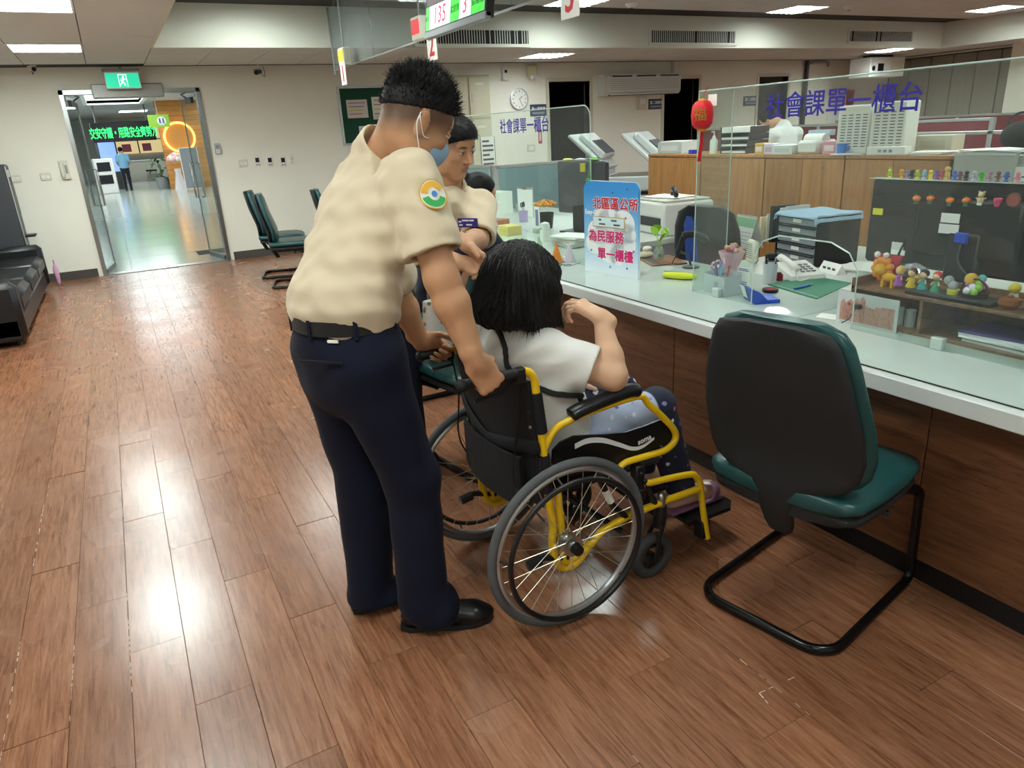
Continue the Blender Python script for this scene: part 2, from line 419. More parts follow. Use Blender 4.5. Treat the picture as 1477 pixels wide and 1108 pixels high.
for i in range(22):
    for j in range(-14, 5):
        x = 0.92+TS*i; y = 5.85+TS*j+.0
        if x > 13.1 or y > YF-.25: continue
        if near(x, y, hi): continue
        if y > 6.3: tile(x, y, ZH)
        else: far.box((x-.2965, y-.2965, ZH), (x+.2965, y+.2965, ZH+.01))
for j in range(18):
    y = 8.15-TS*j
    for x in (13.6, 14.2):
        far.box((x-.2965, y-.2965, ZL), (x+.2965, y+.2965, ZL+.01))
o = far.build('ceiling_tile_field', m_tile, ceil, None); o['kind'] = 'stuff'
# ---- ceiling lights
m_lamp_l = M('lamp_low', '#ffffff', .5, emit='#f0fbf7', es=LIGHT_LOW)
m_lamp_h = M('lamp_high', '#ffffff', .5, emit='#f0fbf7', es=LIGHT_HIGH)
m_lamp_n = M('lamp_near', '#ffffff', .5, emit='#f0fbf7', es=LIGHT_NEAR)
m_frame = M('lamp_frame', '#e8e8e6', .4)
def clight(x, y, z, mat, label, louver):
    t = thing('ceiling_light', label, 'light', (x, y, z), 0, 'recessed ceiling lights')
    f = MB(); h = .298; w = .016
    f.box((-h, -h, -.006), (h, -h+w, .008)).box((-h, h-w, -.006), (h, h, .008)).box((-h, -h+w, -.006), (-h+w, h-w, .008)).box((h-w, -h+w, -.006), (h, h-w, .008))
    f.build('frame', m_frame, t, None)
    B((-h+w, -h+w, .002), (h-w, h-w, .008)).build('diffuser', mat, t, None)
    if louver:
        for k in range(1, 4): B((-h+w, -h+k*.149-.004, -.018), (h-w, -h+k*.149+.004, .001)).build('louver', m_alu, t, None)
        for k in range(1, 6): B((-h+k*.0993-.003, -h+w, -.016), (-h+k*.0993+.003, h-w, .0)).build('louver', m_alu, t, None)
for k, (x, y) in enumerate(low):
    clight(x, y, ZL, m_lamp_l if k < 2 else m_lamp_n, 'square flush ceiling light panel in the lower ceiling strip by the glass door' if k < 2 else 'unseen square flush light panel in the lower ceiling strip away from the door', False)
for k, (x, y) in enumerate(hi):
    clight(x, y, ZH, m_lamp_n if x < 2 and y < 3 else m_lamp_h, 'square louvred ceiling light in the raised tile ceiling, seen and added alike', True)
clight(back[0][0], back[0][1], ZL, m_lamp_h, 'louvred ceiling light above the wall clock in the low soffit', True)
clight(back[1][0], back[1][1], ZL, m_lamp_h, 'louvred ceiling light above the white wall cabinet near the tan panels', True)
# ---- air vents in the fascia
m_slot = M('vent_dark', '#222320', .8)
def vent(p0, p1, label):
    a = ony(*p0, YF-.012); b = ony(*p1, YF-.012); x0, x1 = a.x, b.x; z1, z0 = a.z, b.z
    zc = (z0+z1)/2; z0, z1 = zc-.075, zc+.075
    t = thing('air_vent', label, 'vent', ((x0+x1)/2, YF-.014, zc), 0, 'air vents in the ceiling fascia'); w = (x1-x0)/2; h = .075
    B((-w, -.002, -h), (w, .001, h)).build('backing', m_slot, t, None)
    f = MB(); e = .035
    f.box((-w-e, -.012, -h-e), (w+e, .001, -h)).box((-w-e, -.012, h), (w+e, .001, h+e)).box((-w-e, -.012, -h), (-w, .001, h)).box((w, -.012, -h), (w+e, .001, h))
    f.build('frame', m_fascia, t, None)
    sl = MB(); n = int(2*w/.034)
    for k in range(n):
        x = -w+(k+.5)*2*w/n
        if random.random() < .12: continue
        sl.box((x-.005, -.008, -h), (x+.004, -.002, h))
    o = sl.build('slats', m_fascia, t, None); o['kind'] = 'stuff'
vent((600, 43), (762, 63), 'long slatted air vent behind the hanging number screen')
vent((938, 44), (1059, 62), 'slatted air vent in the fascia above the white air conditioner')
vent((1225, 45), (1314, 60), 'slatted air vent in the fascia above the white projector cabinet')
# ================================================================== glass entrance
m_steel = M('door_steel', '#9a9d9c', .3, 1.0)
g = MB(); w = .045
g.box((DX0, YB-.03, 0), (DX0+w, YB+.15, DZ)).box((DX1-w, YB-.03, 0), (DX1, YB+.15, DZ)).box((DX0, YB-.03, DZ-.05), (DX1, YB+.15, DZ))
door = struct('door_1', g, m_steel)
B((DX0+.35, YB-.05, DZ-.1), (DX1-.42, YB+.1, DZ+.06), .01).build('closer_housing', M('housing', '#a9aaa6', .4, .5), door, None)
B((DX0, YB-.02, 0), (DX1, YB+.14, .008)).build('threshold', m_chrome, door, None)
def leaf(hx, sgn, ang):
    R = Matrix.Rotation(math.radians(ang), 3, 'Z'); Wd = .70
    e = bpy.data.objects.new('door_leaf', B((0, -.006, .02), (sgn*Wd, .006, DZ-.07)).mesh('door_leaf', m_glass)); C.objects.link(e); e.parent = door
    e.location = (hx, YB+.1, 0); e.rotation_euler = (0, 0, math.radians(ang))
    r = MB(); r.box((0, -.012, 0), (sgn*Wd, .012, .06)); r.box((0, -.01, DZ-.1), (sgn*Wd, .01, DZ-.06)); r.box((sgn*(Wd-.006), -.008, .05), (sgn*Wd, .008, DZ-.08))
    r.build('leaf_rail', m_steel, e, None)
    hb = MB(); x = sgn*(Wd-.09)
    for s in (-1, 1):
        hb.tube([(x, s*.02, .82), (x, s*.06, .82), (x, s*.06, 1.28), (x, s*.02, 1.28)], .014, 8)
    hb.build('pull_handle', m_chrome, e)
    cl = MB(); cl.box((sgn*.06, -.05, DZ-.17), (sgn*.32, -.012, DZ-.1)); cl.tube([(sgn*.3, -.03, DZ-.1), (sgn*.2, -.12, DZ-.06), (sgn*.1, -.1, DZ-.05)], .01, 6)
    cl.build('door_closer', m_dgrey, e)
leaf(DX0+.05, 1, 82); leaf(DX1-.05, -1, -80)
# ================================================================== LOBBY beyond the glass door
LY1, LX0, LX1, LZ = 46.0, -9.0, 12.0, 3.15
m_lfloor = M('lobby_floor', '#a9b3aa', .16, var=.04, vscale=.8, spec=.7)
lf = struct('floor_lobby', B((LX0, YB+.14, -.08), (LX1, LY1, -.001)), M('lobby_sub', '#777777'))
lt = MB()
for i in range(-4, 7):
    for j in range(18):
        x = i*1.2; y = YB+.2+j*1.2
        if -6 < x < 8: lt.box((x+.003, y+.003, -.001), (x+1.197, y+1.197, .0))
lt.box((LX0, YB+.2+21.6, -.001), (LX1, LY1, 0))
o = lt.build('floor_tiles', m_lfloor, lf, None); o['kind'] = 'stuff'
B((.9, YB+.9, 0), (1.75, YB+1.35, .004), .003).build('entrance_mat_strip', M('mat_dark', '#41433f', .9), lf, None)
m_lwall = M('lobby_wall', '#c2c6bf', .7)
struct('wall_lobby_far', B((LX0, LY1, 0), (LX1, LY1+.1, LZ)), m_lwall)
struct('wall_lobby_left', B((LX0-.1, YB+.14, 0), (LX0, LY1, LZ)), m_lwall)
struct('wall_lobby_right', B((LX1, YB+.14, 0), (LX1+.1, LY1, LZ)), m_lwall)
m_lceil = M('lobby_ceiling', '#c4c2c2', .8)
hx0, hx1, hy0, hy1 = -.2, 1.5, 19.0, 31.5
struct('ceiling_lobby', MB().box((LX0, YB+.14, LZ), (hx0, LY1, LZ+.1)).box((hx1, YB+.14, LZ), (LX1, LY1, LZ+.1)).box((hx0, YB+.14, LZ), (hx1, hy0, LZ+.1)).box((hx0, hy1, LZ), (hx1, LY1, LZ+.1)), m_lceil)
sk = thing('skylight_well', 'white framed ceiling light well over the lobby', 'skylight', ((hx0+hx1)/2, (hy0+hy1)/2, LZ))
a, b = (hx1-hx0)/2, (hy1-hy0)/2
MB().box((-a-.12, -b-.12, -.05), (a+.12, -b, .5)).box((-a-.12, b, -.05), (a+.12, b+.12, .5)).box((-a-.12, -b, -.05), (-a, b, .5)).box((a, -b, -.05), (a+.12, b, .5)).build('well_frame', m_white, sk, None)
for k in range(3): B((-a, -b+k*2*b/3+.03, .42), (a, -b+(k+1)*2*b/3-.03, .45)).build('light_pane', M('lobby_daylight', '#ffffff', .5, emit='#f2fbff', es=LIGHT_LOBBY*.4), sk, None)
m_llamp = M('lobby_fill_lamp', '#ffffff', .5, emit='#f4fbff', es=LIGHT_LOBBY*1.6)
for k, (x, y) in enumerate([(-2.2, 14), (4.2, 13), (4.2, 18), (-3.5, 22), (4.4, 24), (-3.5, 30), (-1.2, 33.5), (4.6, 30), (-3, 38), (1.5, 38), (5, 38)]):  # panels added overhead to light the lobby
    t = thing('lobby_fill_light', 'added flush lamp panel lighting the lobby beyond the glass door', 'light', (x, y, LZ), 0, 'added lobby ceiling lamps')
    B((-.6, -.6, -.03), (.6, .6, 0), .01).build('frame', m_frame, t, None); B((-.55, -.55, -.036), (.55, .55, -.03)).build('diffuser', m_llamp, t, None)
# ================================================================== COUNTER
m_apron = wood('counter_wood', '#4f2f1e', '#704830', '#82583c', along=(8, 1.2, 14), rough=.35, rnd=False)
m_top = M('counter_laminate', '#c9d0c6', .3, var=.02)
m_edgew = M('counter_edge', '#cfd2d0', .4)
ct = thing('service_counter', 'long service counter with white glass-covered top and brown wood front', 'counter', (0, 0, 0))
CX0, CX1, CY0, CY1 = 1.915, 2.75, -1.2, 7.6
ap = MB()
B((2.105, CY0, 0.0), (2.14, CY1, .69)).build('front_core', m_black, ct, None)
yy = CY0
while yy < CY1-.1:
    B((2.10, yy+.002, .075), (2.112, min(yy+1.2, CY1)-.002, .69), .002).build('front_panel', m_apron, ct, None); yy += 1.2
B((2.112, CY0, 0), (2.13, CY1, .072)).build('plinth', m_apron, ct, None)
B((CX0, CY0, .69), (CX1, CY1, .742), .003).build('worktop', m_edgew, ct, None)
B((CX0+.03, CY0, .742), (CX1, CY1, .7445)).build('top_laminate', m_top, ct, None)
yy = CY0
for L in (1.55, 1.5, 1.35, 1.6, 1.4, 1.4):
    B((CX0+.035, yy+.002, .7445), (CX1, yy+L-.002, .75), .0012).build('glass_sheet', M('glass_sheet', '#c3d0c8', .05, spec=.6, var=.015), ct, None); yy += L
B((CX0+.031, CY0, .7425), (CX0+.0345, CY1, .7485)).build('dark_edge_strip', m_black, ct, None)
B((CX1-.02, CY0, .0), (CX1, CY1, .69)).build('rear_panel', m_grey, ct, None)
# ================================================================== SDF modeller for bodies, clothes and hair
class SD:
    def __init__(s, lo, hi, h):
        s.h = h; s.lo = np.array(lo, np.float32); s.n = np.ceil((np.array(hi)-np.array(lo))/h).astype(int)+1
        s.F = np.full(s.n, 1.0, np.float32)
    def blk(s, lo, hi):
        i0 = np.clip(np.floor((np.array(lo)-s.lo)/s.h).astype(int), 0, s.n); i1 = np.clip(np.ceil((np.array(hi)-s.lo)/s.h).astype(int)+1, 0, s.n)
        ax = [(s.lo[k]+s.h*np.arange(i0[k], i1[k])).astype(np.float32) for k in range(3)]
        return tuple(slice(a, b) for a, b in zip(i0, i1)), (ax[0][:, None, None], ax[1][None, :, None], ax[2][None, None, :])
    def op(s, pr, k=0.01, mode='add'):
        fn, lo, hi = pr; m = max(k*1.5, 3*s.h)
        sl, P = s.blk(np.array(lo)-m, np.array(hi)+m); A = s.F[sl]
        if A.size == 0: return s
        d = fn(*P).astype(np.float32)
        if mode == 'sub': A, d = -A, d
        if k > 0:
            hh = np.clip(.5+.5*(d-A)/k, 0, 1); r = d*(1-hh)+A*hh-k*hh*(1-hh)
        else: r = np.minimum(A, d)
        s.F[sl] = -r if mode == 'sub' else r
        return s
    def add(s, pr, k=.01): return s.op(pr, k)
    def sub(s, pr, k=.005): return s.op(pr, k, 'sub')
    def cut(s, o, n, lo=None, hi=None):
        "remove what lies on the +n side of the plane"
        n = np.array(n, float); n /= np.linalg.norm(n)
        sl, (x, y, z) = s.blk(lo if lo is not None else s.lo, hi if hi is not None else s.lo+s.h*s.n)
        d = ((x-o[0])*n[0]+(y-o[1])*n[1]+(z-o[2])*n[2]).astype(np.float32)
        s.F[sl] = np.maximum(s.F[sl], d); return s
    def warp(s, fn):
        sl, P = s.blk(s.lo, s.lo+s.h*s.n); s.F += fn(*P).astype(np.float32); return s
    def verts(s):
        F = s.F; F[0], F[-1], F[:, 0], F[:, -1], F[:, :, 0], F[:, :, -1] = (np.abs(F[0])+.001, np.abs(F[-1])+.001, np.abs(F[:, 0])+.001, np.abs(F[:, -1])+.001, np.abs(F[:, :, 0])+.001, np.abs(F[:, :, -1])+.001)
        I = F < 0; nx, ny, nz = F.shape
        cnt = np.zeros((nx-1, ny-1, nz-1), np.uint8)
        for a in (0, 1):
            for b in (0, 1):
                for c in (0, 1): cnt += I[a:nx-1+a, b:ny-1+b, c:nz-1+c]
        act = np.argwhere((cnt > 0) & (cnt < 8)); idx = np.full(cnt.shape, -1, np.int32); idx[tuple(act.T)] = np.arange(len(act))
        co_ = [(a, b, c) for a in (0, 1) for b in (0, 1) for c in (0, 1)]
        val = np.stack([F[act[:, 0]+a, act[:, 1]+b, act[:, 2]+c] for a, b, c in co_], 1)
        acc = np.zeros((len(act), 3)); num = np.zeros(len(act))
        for i in range(8):
            for j in range(i+1, 8):
                if sum(abs(co_[i][k]-co_[j][k]) for k in range(3)) != 1: continue
                vi, vj = val[:, i], val[:, j]; m = (vi < 0) != (vj < 0)
                t = np.where(m, vi/np.where(m, vi-vj, 1), 0)
                p = np.array(co_[i])+(np.array(co_[j])-np.array(co_[i]))*t[:, None]
                acc += p*m[:, None]; num += m
        V = s.lo+s.h*(act+acc/num[:, None])
        Q = []
        for d in range(3):
            sl0 = [slice(None)]*3; sl1 = [slice(None)]*3; sl0[d] = slice(0, -1); sl1[d] = slice(1, None)
            A = I[tuple(sl0)]; Bq = I[tuple(sl1)]; e = np.argwhere(A != Bq)
            e1, e2 = (d+1) % 3, (d+2) % 3
            e = e[(e[:, e1] > 0) & (e[:, e2] > 0) & (e[:, e1] < F.shape[e1]-1) & (e[:, e2] < F.shape[e2]-1)]
            ins = A[tuple(e.T)]
            def cell(o1, o2):
                c = e.copy(); c[:, e1] -= o1; c[:, e2] -= o2; return idx[tuple(c.T)]
            q = np.stack([cell(1, 1), cell(0, 1), cell(0, 0), cell(1, 0)], 1)
            q[~ins] = q[~ins][:, ::-1]
            Q.append(q)
        Q = np.concatenate(Q); Q = Q[(Q >= 0).all(1)]
        return V, Q
    def build(s, name, mat, parent, origin, colfn=None, relax=1, keep=None):
        V, Q = s.verts()
        for _ in range(relax):   # light Laplacian
            a = np.zeros_like(V); n = np.zeros(len(V))
            for i in range(4):
                for j in (1, 3):
                    np.add.at(a, Q[:, i], V[Q[:, (i+j) % 4]]); np.add.at(n, Q[:, i], 1)
            V = V*.45+.55*a/np.maximum(n, 1)[:, None]
        me = bpy.data.meshes.new(name)
        me.vertices.add(len(V)); me.vertices.foreach_set('co', (V-np.array(origin)).astype(np.float32).ravel())
        me.loops.add(len(Q)*4); me.loops.foreach_set('vertex_index', Q.astype(np.int32).ravel())
        me.polygons.add(len(Q)); me.polygons.foreach_set('loop_start', np.arange(0, len(Q)*4, 4, dtype=np.int32))
        me.polygons.foreach_set('use_smooth', np.ones(len(Q), bool))
        me.update(calc_edges=True); me.validate()
        if colfn is not None:
            col = colfn(V); at = me.color_attributes.new('Col', 'FLOAT_COLOR', 'POINT')
            at.data.foreach_set('color', np.concatenate([col, np.ones((len(V), 1))], 1).astype(np.float32).ravel())
        me.materials.append(mat)
        o = bpy.data.objects.new(name, me); C.objects.link(o); o.parent = parent
        return o
A_ = lambda *p: np.array(p, float)
def rc(a, b, ra, rb=None):
    a = np.array(a, float); b = np.array(b, float); rb = ra if rb is None else rb; ab = b-a; L2 = max(ab@ab, 1e-9); r = max(ra, rb)
    def fn(x, y, z):
        px, py, pz = x-a[0], y-a[1], z-a[2]; t = np.clip((px*ab[0]+py*ab[1]+pz*ab[2])/L2, 0, 1)
        return np.sqrt((px-t*ab[0])**2+(py-t*ab[1])**2+(pz-t*ab[2])**2)-(ra+(rb-ra)*t)
    return fn, np.minimum(a, b)-r, np.maximum(a, b)+r
def el(c, r, ax=None):
    c = np.array(c, float); r = np.array(r, float); ax = np.eye(3) if ax is None else np.array(ax, float)
    def fn(x, y, z):
        px, py, pz = x-c[0], y-c[1], z-c[2]; k0 = 0; k1 = 0
        for i in range(3):
            u = (px*ax[i][0]+py*ax[i][1]+pz*ax[i][2])/r[i]; k0 = k0+u*u; k1 = k1+(u/r[i])**2
        k0 = np.sqrt(k0); k1 = np.sqrt(k1)+1e-6
        return k0*(k0-1)/k1
    e = np.sqrt(((ax.T*r)**2).sum(1)); return fn, c-e, c+e
def rbox(c, hsz, rad, ax=None):
    c = np.array(c, float); hsz = np.array(hsz, float)-rad; ax = np.eye(3) if ax is None else np.array(ax, float)
    def fn(x, y, z):
        px, py, pz = x-c[0], y-c[1], z-c[2]; o = 0; mx = None
        for i in range(3):
            u = np.abs(px*ax[i][0]+py*ax[i][1]+pz*ax[i][2])-hsz[i]; o = o+np.maximum(u, 0)**2; mx = u if mx is None else np.maximum(mx, u)
        return np.sqrt(o)+np.minimum(mx, 0)-rad
    e = np.abs(ax.T) @ (hsz+rad); return fn, c-e, c+e
def loft(nodes, lat):
    "nodes: (centre, half width along lat, half depth); elliptical tube"
    Cn = [np.array(n[0], float) for n in nodes]; lat = np.array(lat, float); lat /= np.linalg.norm(lat); mr = max(max(n[1], n[2]) for n in nodes)
    def fn(x, y, z):
        best = None
        for i in range(len(Cn)-1):
            a, b = Cn[i], Cn[i+1]; ab = b-a; L2 = ab@ab; T = ab/np.sqrt(L2)
            Lt = lat-T*(lat@T); Lt /= np.linalg.norm(Lt); D = np.cross(T, Lt)
            px, py, pz = x-a[0], y-a[1], z-a[2]; t = np.clip((px*ab[0]+py*ab[1]+pz*ab[2])/L2, 0, 1)
            rx, ry, rz = px-t*ab[0], py-t*ab[1], pz-t*ab[2]
            A = nodes[i][1]+(nodes[i+1][1]-nodes[i][1])*t; Bq = nodes[i][2]+(nodes[i+1][2]-nodes[i][2])*t
            u = (rx*Lt[0]+ry*Lt[1]+rz*Lt[2])/A; v = (rx*D[0]+ry*D[1]+rz*D[2])/Bq; w = (rx*T[0]+ry*T[1]+rz*T[2])/np.minimum(A, Bq)
            d = (np.sqrt(u*u+v*v+w*w)-1)*np.minimum(A, Bq)
            if best is None: best = d
            else:
                k = .02; h = np.clip(.5+.5*(d-best)/k, 0, 1); best = d*(1-h)+best*h-k*h*(1-h)
        return best
    return fn, np.min(Cn, 0)-mr, np.max(Cn, 0)+mr
def unit(v): v = np.array(v, float); return v/np.linalg.norm(v)
def rodr(v, ax, deg):
    ax = unit(ax); a = math.radians(deg); v = np.array(v, float)
    return v*math.cos(a)+np.cross(ax, v)*math.sin(a)+ax*(ax@v)*(1-math.cos(a))
class Head:
    def __init__(s, c, f, u, sc=1.0):
        s.c = np.array(c, float); s.f = unit(f); u = np.array(u, float); s.u = unit(u-s.f*(u@s.f)); s.l = np.cross(s.u, s.f); s.k = sc
        s.ax = np.array([s.f, s.l, s.u])
    def p(s, a, b, c): return s.c+s.k*(a*s.f+b*s.l+c*s.u)
    def build(s, sd, female=False):
        k = s.k
        E = lambda c, r: el(s.p(*c), np.array(r)*k, s.ax)
        sd.add(E((-.012, 0, .032), (.097, .077, .086)), .01)
        sd.add(E((.03, 0, -.045), (.060, .060, .076)), .03)
        sd.add(E((.0, 0, -.03), (.07, .068, .06)), .03)
        sd.add(rc(s.p(.062, -.012, -.098), s.p(.062, .012, -.098), .019*k), .02)
        sd.add(E((.066, .0, .03), (.024, .055, .03)), .02)      # brow
        for t in (-1, 1):
            sd.add(E((.055, t*.042, -.022), (.03, .022, .022)), .015)
            sd.add(E((.012, t*.055, -.07), (.035, .012, .028)), .02)   # jaw angle
            sd.sub(E((.094, t*.033, .004), (.016, .017, .009)), .012)
            sd.add(E((.082, t*.032, .0035), (.0085, .0125, .0085)), .002)   # eye
            sd.add(E((.0835, t*.032, .010), (.0085, .0145, .0045)), .003)   # lid
            ear = el(s.p(-.004, t*.0765, -.012), np.array((.0205, .0075, .034))*k, [unit(s.f*.95-s.l*t*.3), unit(s.l*t*.95+s.f*.3), s.u])
            sd.add(ear, .004); sd.sub(E((.002, t*.088, -.008), (.009, .006, .018)), .004)
        sd.add(rc(s.p(.086, 0, .012), s.p(.107, 0, -.028), .0075*k, .0115*k), .008)
        for t in (-1, 1): sd.add(E((.094, t*.011, -.033), (.01, .008, .007)), .006)
        sd.add(rc(s.p(.086, -.014, -.059), s.p(.086, .014, -.059), .0065*k), .006)
        sd.add(rc(s.p(.083, -.012, -.0705), s.p(.083, .012, -.0705), .008*k), .006)
        sd.sub(rc(s.p(.096, -.024, -.0645), s.p(.096, .024, -.0645), .0022*k), .002)
    def loc(s, V):
        d = (V-s.c)/s.k; return d@s.f, d@s.l, d@s.u
    def paint(s, V, col, lips='#a5655a', brow='#1c1715', stub=None, stubcol='#4a3a32'):
        a, b, c = s.loc(V); inh = (np.abs(a) < .14) & (np.abs(b) < .1) & (np.abs(c) < .14)
        def put(m, colr, w=1.0):
            w = np.clip(m, 0, 1)[:, None]*w*inh[:, None]; col[:] = col*(1-w)+np.array(lin(colr)[:3])*w
        sm = lambda x, e: np.clip(.5-x/e, 0, 1)
        put(sm(np.sqrt(((np.abs(b))/.021)**2+((c+.065)/.0125)**2)-1, .35)*(a > .07), lips, .75)
        bb = np.abs(b); bc = .026-.25*(bb-.03)**2*40-.05*(bb-.03)
        put(sm(np.sqrt(((bb-.032)/.019)**2+((c-bc)/.0048)**2)-1, .5)*(a > .05), brow, .85)
        put(sm(np.sqrt(((bb-.032)/.0125)**2+((c-.0025)/.0042)**2)-1, .3)*(a > .07), '#d9cfc8', .9)
        put(sm(np.sqrt(((bb-.032)/.005)**2+((c-.002)/.0048)**2)-1, .3)*(a > .07), '#140f0d', 1)
        put(sm(np.sqrt(((bb-.032)/.0145)**2+((c-.0078)/.0022)**2)-1, .5)*(a > .07), '#1b1411', .9)
        for t in (-1, 1): put(sm(np.sqrt(((b-t*.008)/.004)**2+((c+.041)/.003)**2)-1, .5)*(a > .08), '#4a2a20', .8)
        put(np.clip((a-.06)/.04, 0, 1)*np.clip((.03-np.abs(c+.03))/.03, 0, 1), '#c98b72', .25)
        if stub is not None: put(stub(a, b, c), stubcol, .8)
def hand(sd, w, d, n, s, curls, thumb, sc=1.0, spread=0.0, k=.005):
    """w wrist, d towards knuckles, n palm normal, s towards the thumb; curls: 4x(a1,a2,a3) degrees towards n, index first"""
    w = np.array(w, float); d = unit(d); n = np.array(n, float); n = unit(n-d*(n@d)); s_ = np.cross(d, n); s_ = s_ if s_@np.array(s, float) > 0 else -s_
    ax = np.array([d, s_, n])
    sd.add(rbox(w+d*.045*sc, np.array((.048, .039, .0135))*sc, .0125*sc, ax), .012)
    sd.add(rc(w-d*.03*sc, w+d*.02*sc, .026*sc, .024*sc), .015)
    sd.add(rc(w+d*.02*sc+s_*.02*sc+n*.006*sc, w+d*.05*sc+s_*.03*sc+n*.008*sc, .017*sc, .014*sc), .01)
    tips = []
    Ls = ((.044, .026, .021), (.049, .030, .022), (.045, .028, .021), (.036, .021, .019)); rr = (.0090, .0093, .0089, .0080)
    for i in range(4):
        p = w+d*(.088-.004*abs(i-1.3))*sc+s_*(.0295-.0197*i)*sc
        sd.add(rc(p-n*.0035*sc, p-n*.0035*sc+d*.004, .0112*sc), .006)
        dd = unit(d+s_*spread*(1.5-i)*.12); axis = np.cross(dd, n); ang = 0
        for j in range(3):
            ang += curls[i][j]; v = rodr(dd, axis, ang); q = p+v*Ls[i][j]*sc
            r0 = rr[i]*sc*(1-.06*j); sd.add(rc(p, q, r0, r0*.93), .004 if j else .007); p = q
        tips.append((p, v, n))
    p = w+d*.022*sc+s_*.032*sc+n*.006*sc
    for L, r, v in ((.034, .0128, thumb[0]), (.030, .0108, thumb[1]), (.026, .0098, thumb[2])):
        v = unit(v[0]*d+v[1]*s_+v[2]*n); q = p+v*L*sc; sd.add(rc(p, q, r*sc, r*.93*sc), .006); p = q
    return tips
SKIN_A, SKIN_B, SKIN_W = '#c08f6c', '#c39474', '#d3a88a'
def skinmat(name): return M(name, '#c08f6c', .5, attr='Col', var=.05, vscale=25, bump=.04, bscale=350, sss=.12, spec=.35)
def cloth(name, col, var=.05, bump=.25, bscale=14, rough=.85, sheen=.2): return M(name, col, rough, var=var, vscale=5, bump=bump, bscale=bscale, sheen=sheen, spec=.2)
def base_col(c):
    cc = np.array(lin(c)[:3]); return lambda V: np.tile(cc, (len(V), 1))
def folds(amp, freq, dirv, seed=0):
    "soft cloth folds: a few drifting sine waves"
    r = np.random.default_rng(seed); dirv = unit(dirv); W = []
    for i in range(5):
        v = dirv+r.normal(0, .45, 3); W.append((v*freq*r.uniform(.6, 1.5), r.uniform(0, 6), r.uniform(.4, 1)))
    def fn(x, y, z):
        o = 0
        for v, ph, a in W: o = o+a*np.sin(v[0]*x+v[1]*y+v[2]*z+ph+.8*np.sin(9*x+7*y-11*z+ph))
        return o*amp
    return fn
def shoe(name, heel, toe, mat, parent, org, z0=0.0, w=.047, h=.075):
    heel = A_(heel[0], heel[1], z0); toe = A_(toe[0], toe[1], z0); f = unit(toe-heel); l = np.cross((0, 0, 1), f); L = np.linalg.norm(toe-heel)
    sd = SD(np.minimum(heel, toe)-.1, np.maximum(heel, toe)+A_(.1, .1, .2), .004); up = A_(0, 0, 1)
    sd.add(rc(heel+f*.04+up*.045, heel+f*.09+up*.05, .038, .037), .01)
    sd.add(rc(heel+f*.1+up*.045, heel+f*(L-.07)+up*.034, .040, w*.86), .02)
    sd.add(el(heel+f*(L-.065)+up*.03, (.068, w*.95, .03), [f, l, up]), .02)
    sd.add(rc(heel+f*.05+up*.07, heel+f*.1+up*.075, .034, .032), .02)
    sd.cut(heel+up*.014, (0, 0, -1))
    o = sd.build(name, mat, parent, org)
    so = MB(); P = []
    prof = [(0, .02), (.0, -.02), (.03, -.036), (.09, -.036), (L*.62, -w), (L*.8, -w*.95), (L*.94, -w*.55), (L, 0), (L*.94, w*.55), (L*.8, w*.95), (L*.62, w), (.09, .036), (.03, .036)]
    pts = [Vector(heel)+Vector(f)*a+Vector(l)*b for a, b in prof]
    so.add([Vector((p.x, p.y, z0+z))-Vector(org) for z in (0.001, .018) for p in pts], [tuple(range(len(pts)-1, -1, -1)), tuple(range(len(pts), 2*len(pts)))]+[(k, (k+1) % len(pts), len(pts)+(k+1) % len(pts), len(pts)+k) for k in range(len(pts))])
    so.build('sole', M('shoe_sole', '#1a1a1b', .7), o)
    return o
def strands(name, roots, dirs, lens, r, mat, parent, org, droop=0.0, seg=3, curl=None):
    mb = MB()
    for p, d, L in zip(roots, dirs, lens):
        p = Vector(p)-Vector(org); d = Vector(d).normalized(); path = [p]
        for i in range(seg):
            d = (d+Vector((0, 0, -droop))+(Vector(curl(i)) if curl else Vector((0, 0, 0)))).normalized(); path.append(path[-1]+d*L/seg)
        mb.tube(path, [r*(1-i/(seg+.3)) for i in range(seg+1)], 3)
    o = mb.build(name, mat, parent, 60); o['kind'] = 'stuff'
    return o
# ================================================================== PEOPLE
hair_m = M('black_hair', '#0c0a0a', .55, var=.35, vscale=80, stretch=(1, 1, .2), spec=.3, bump=.2, bscale=220)
khaki = cloth('khaki_shirt', '#d3c2a6', .03, .12, 16)
navy = cloth('navy_trousers', '#141729', .08, .12, 12, sheen=.03)
leather = M('black_leather_shoe', '#0d0d0e', .3, bump=.05, bscale=40)
belt_m = M('belt_leather', '#17171a', .5)
def N(v): return np.array([v[0], v[1], v[2]], float)
def snap(sd, p, off):
    p = np.array(p, float)
    def smp(q):
        i = np.clip(np.round((q-sd.lo)/sd.h).astype(int), 1, sd.n-2); return sd.F[tuple(i)], np.array([sd.F[tuple(i+e)]-sd.F[tuple(i-e)] for e in np.eye(3, dtype=int)])
    for _ in range(25):
        v, g = smp(p); g = g/(np.linalg.norm(g)+1e-9); p = p+g*np.clip(off-v, -.02, .02)*.7
    return p
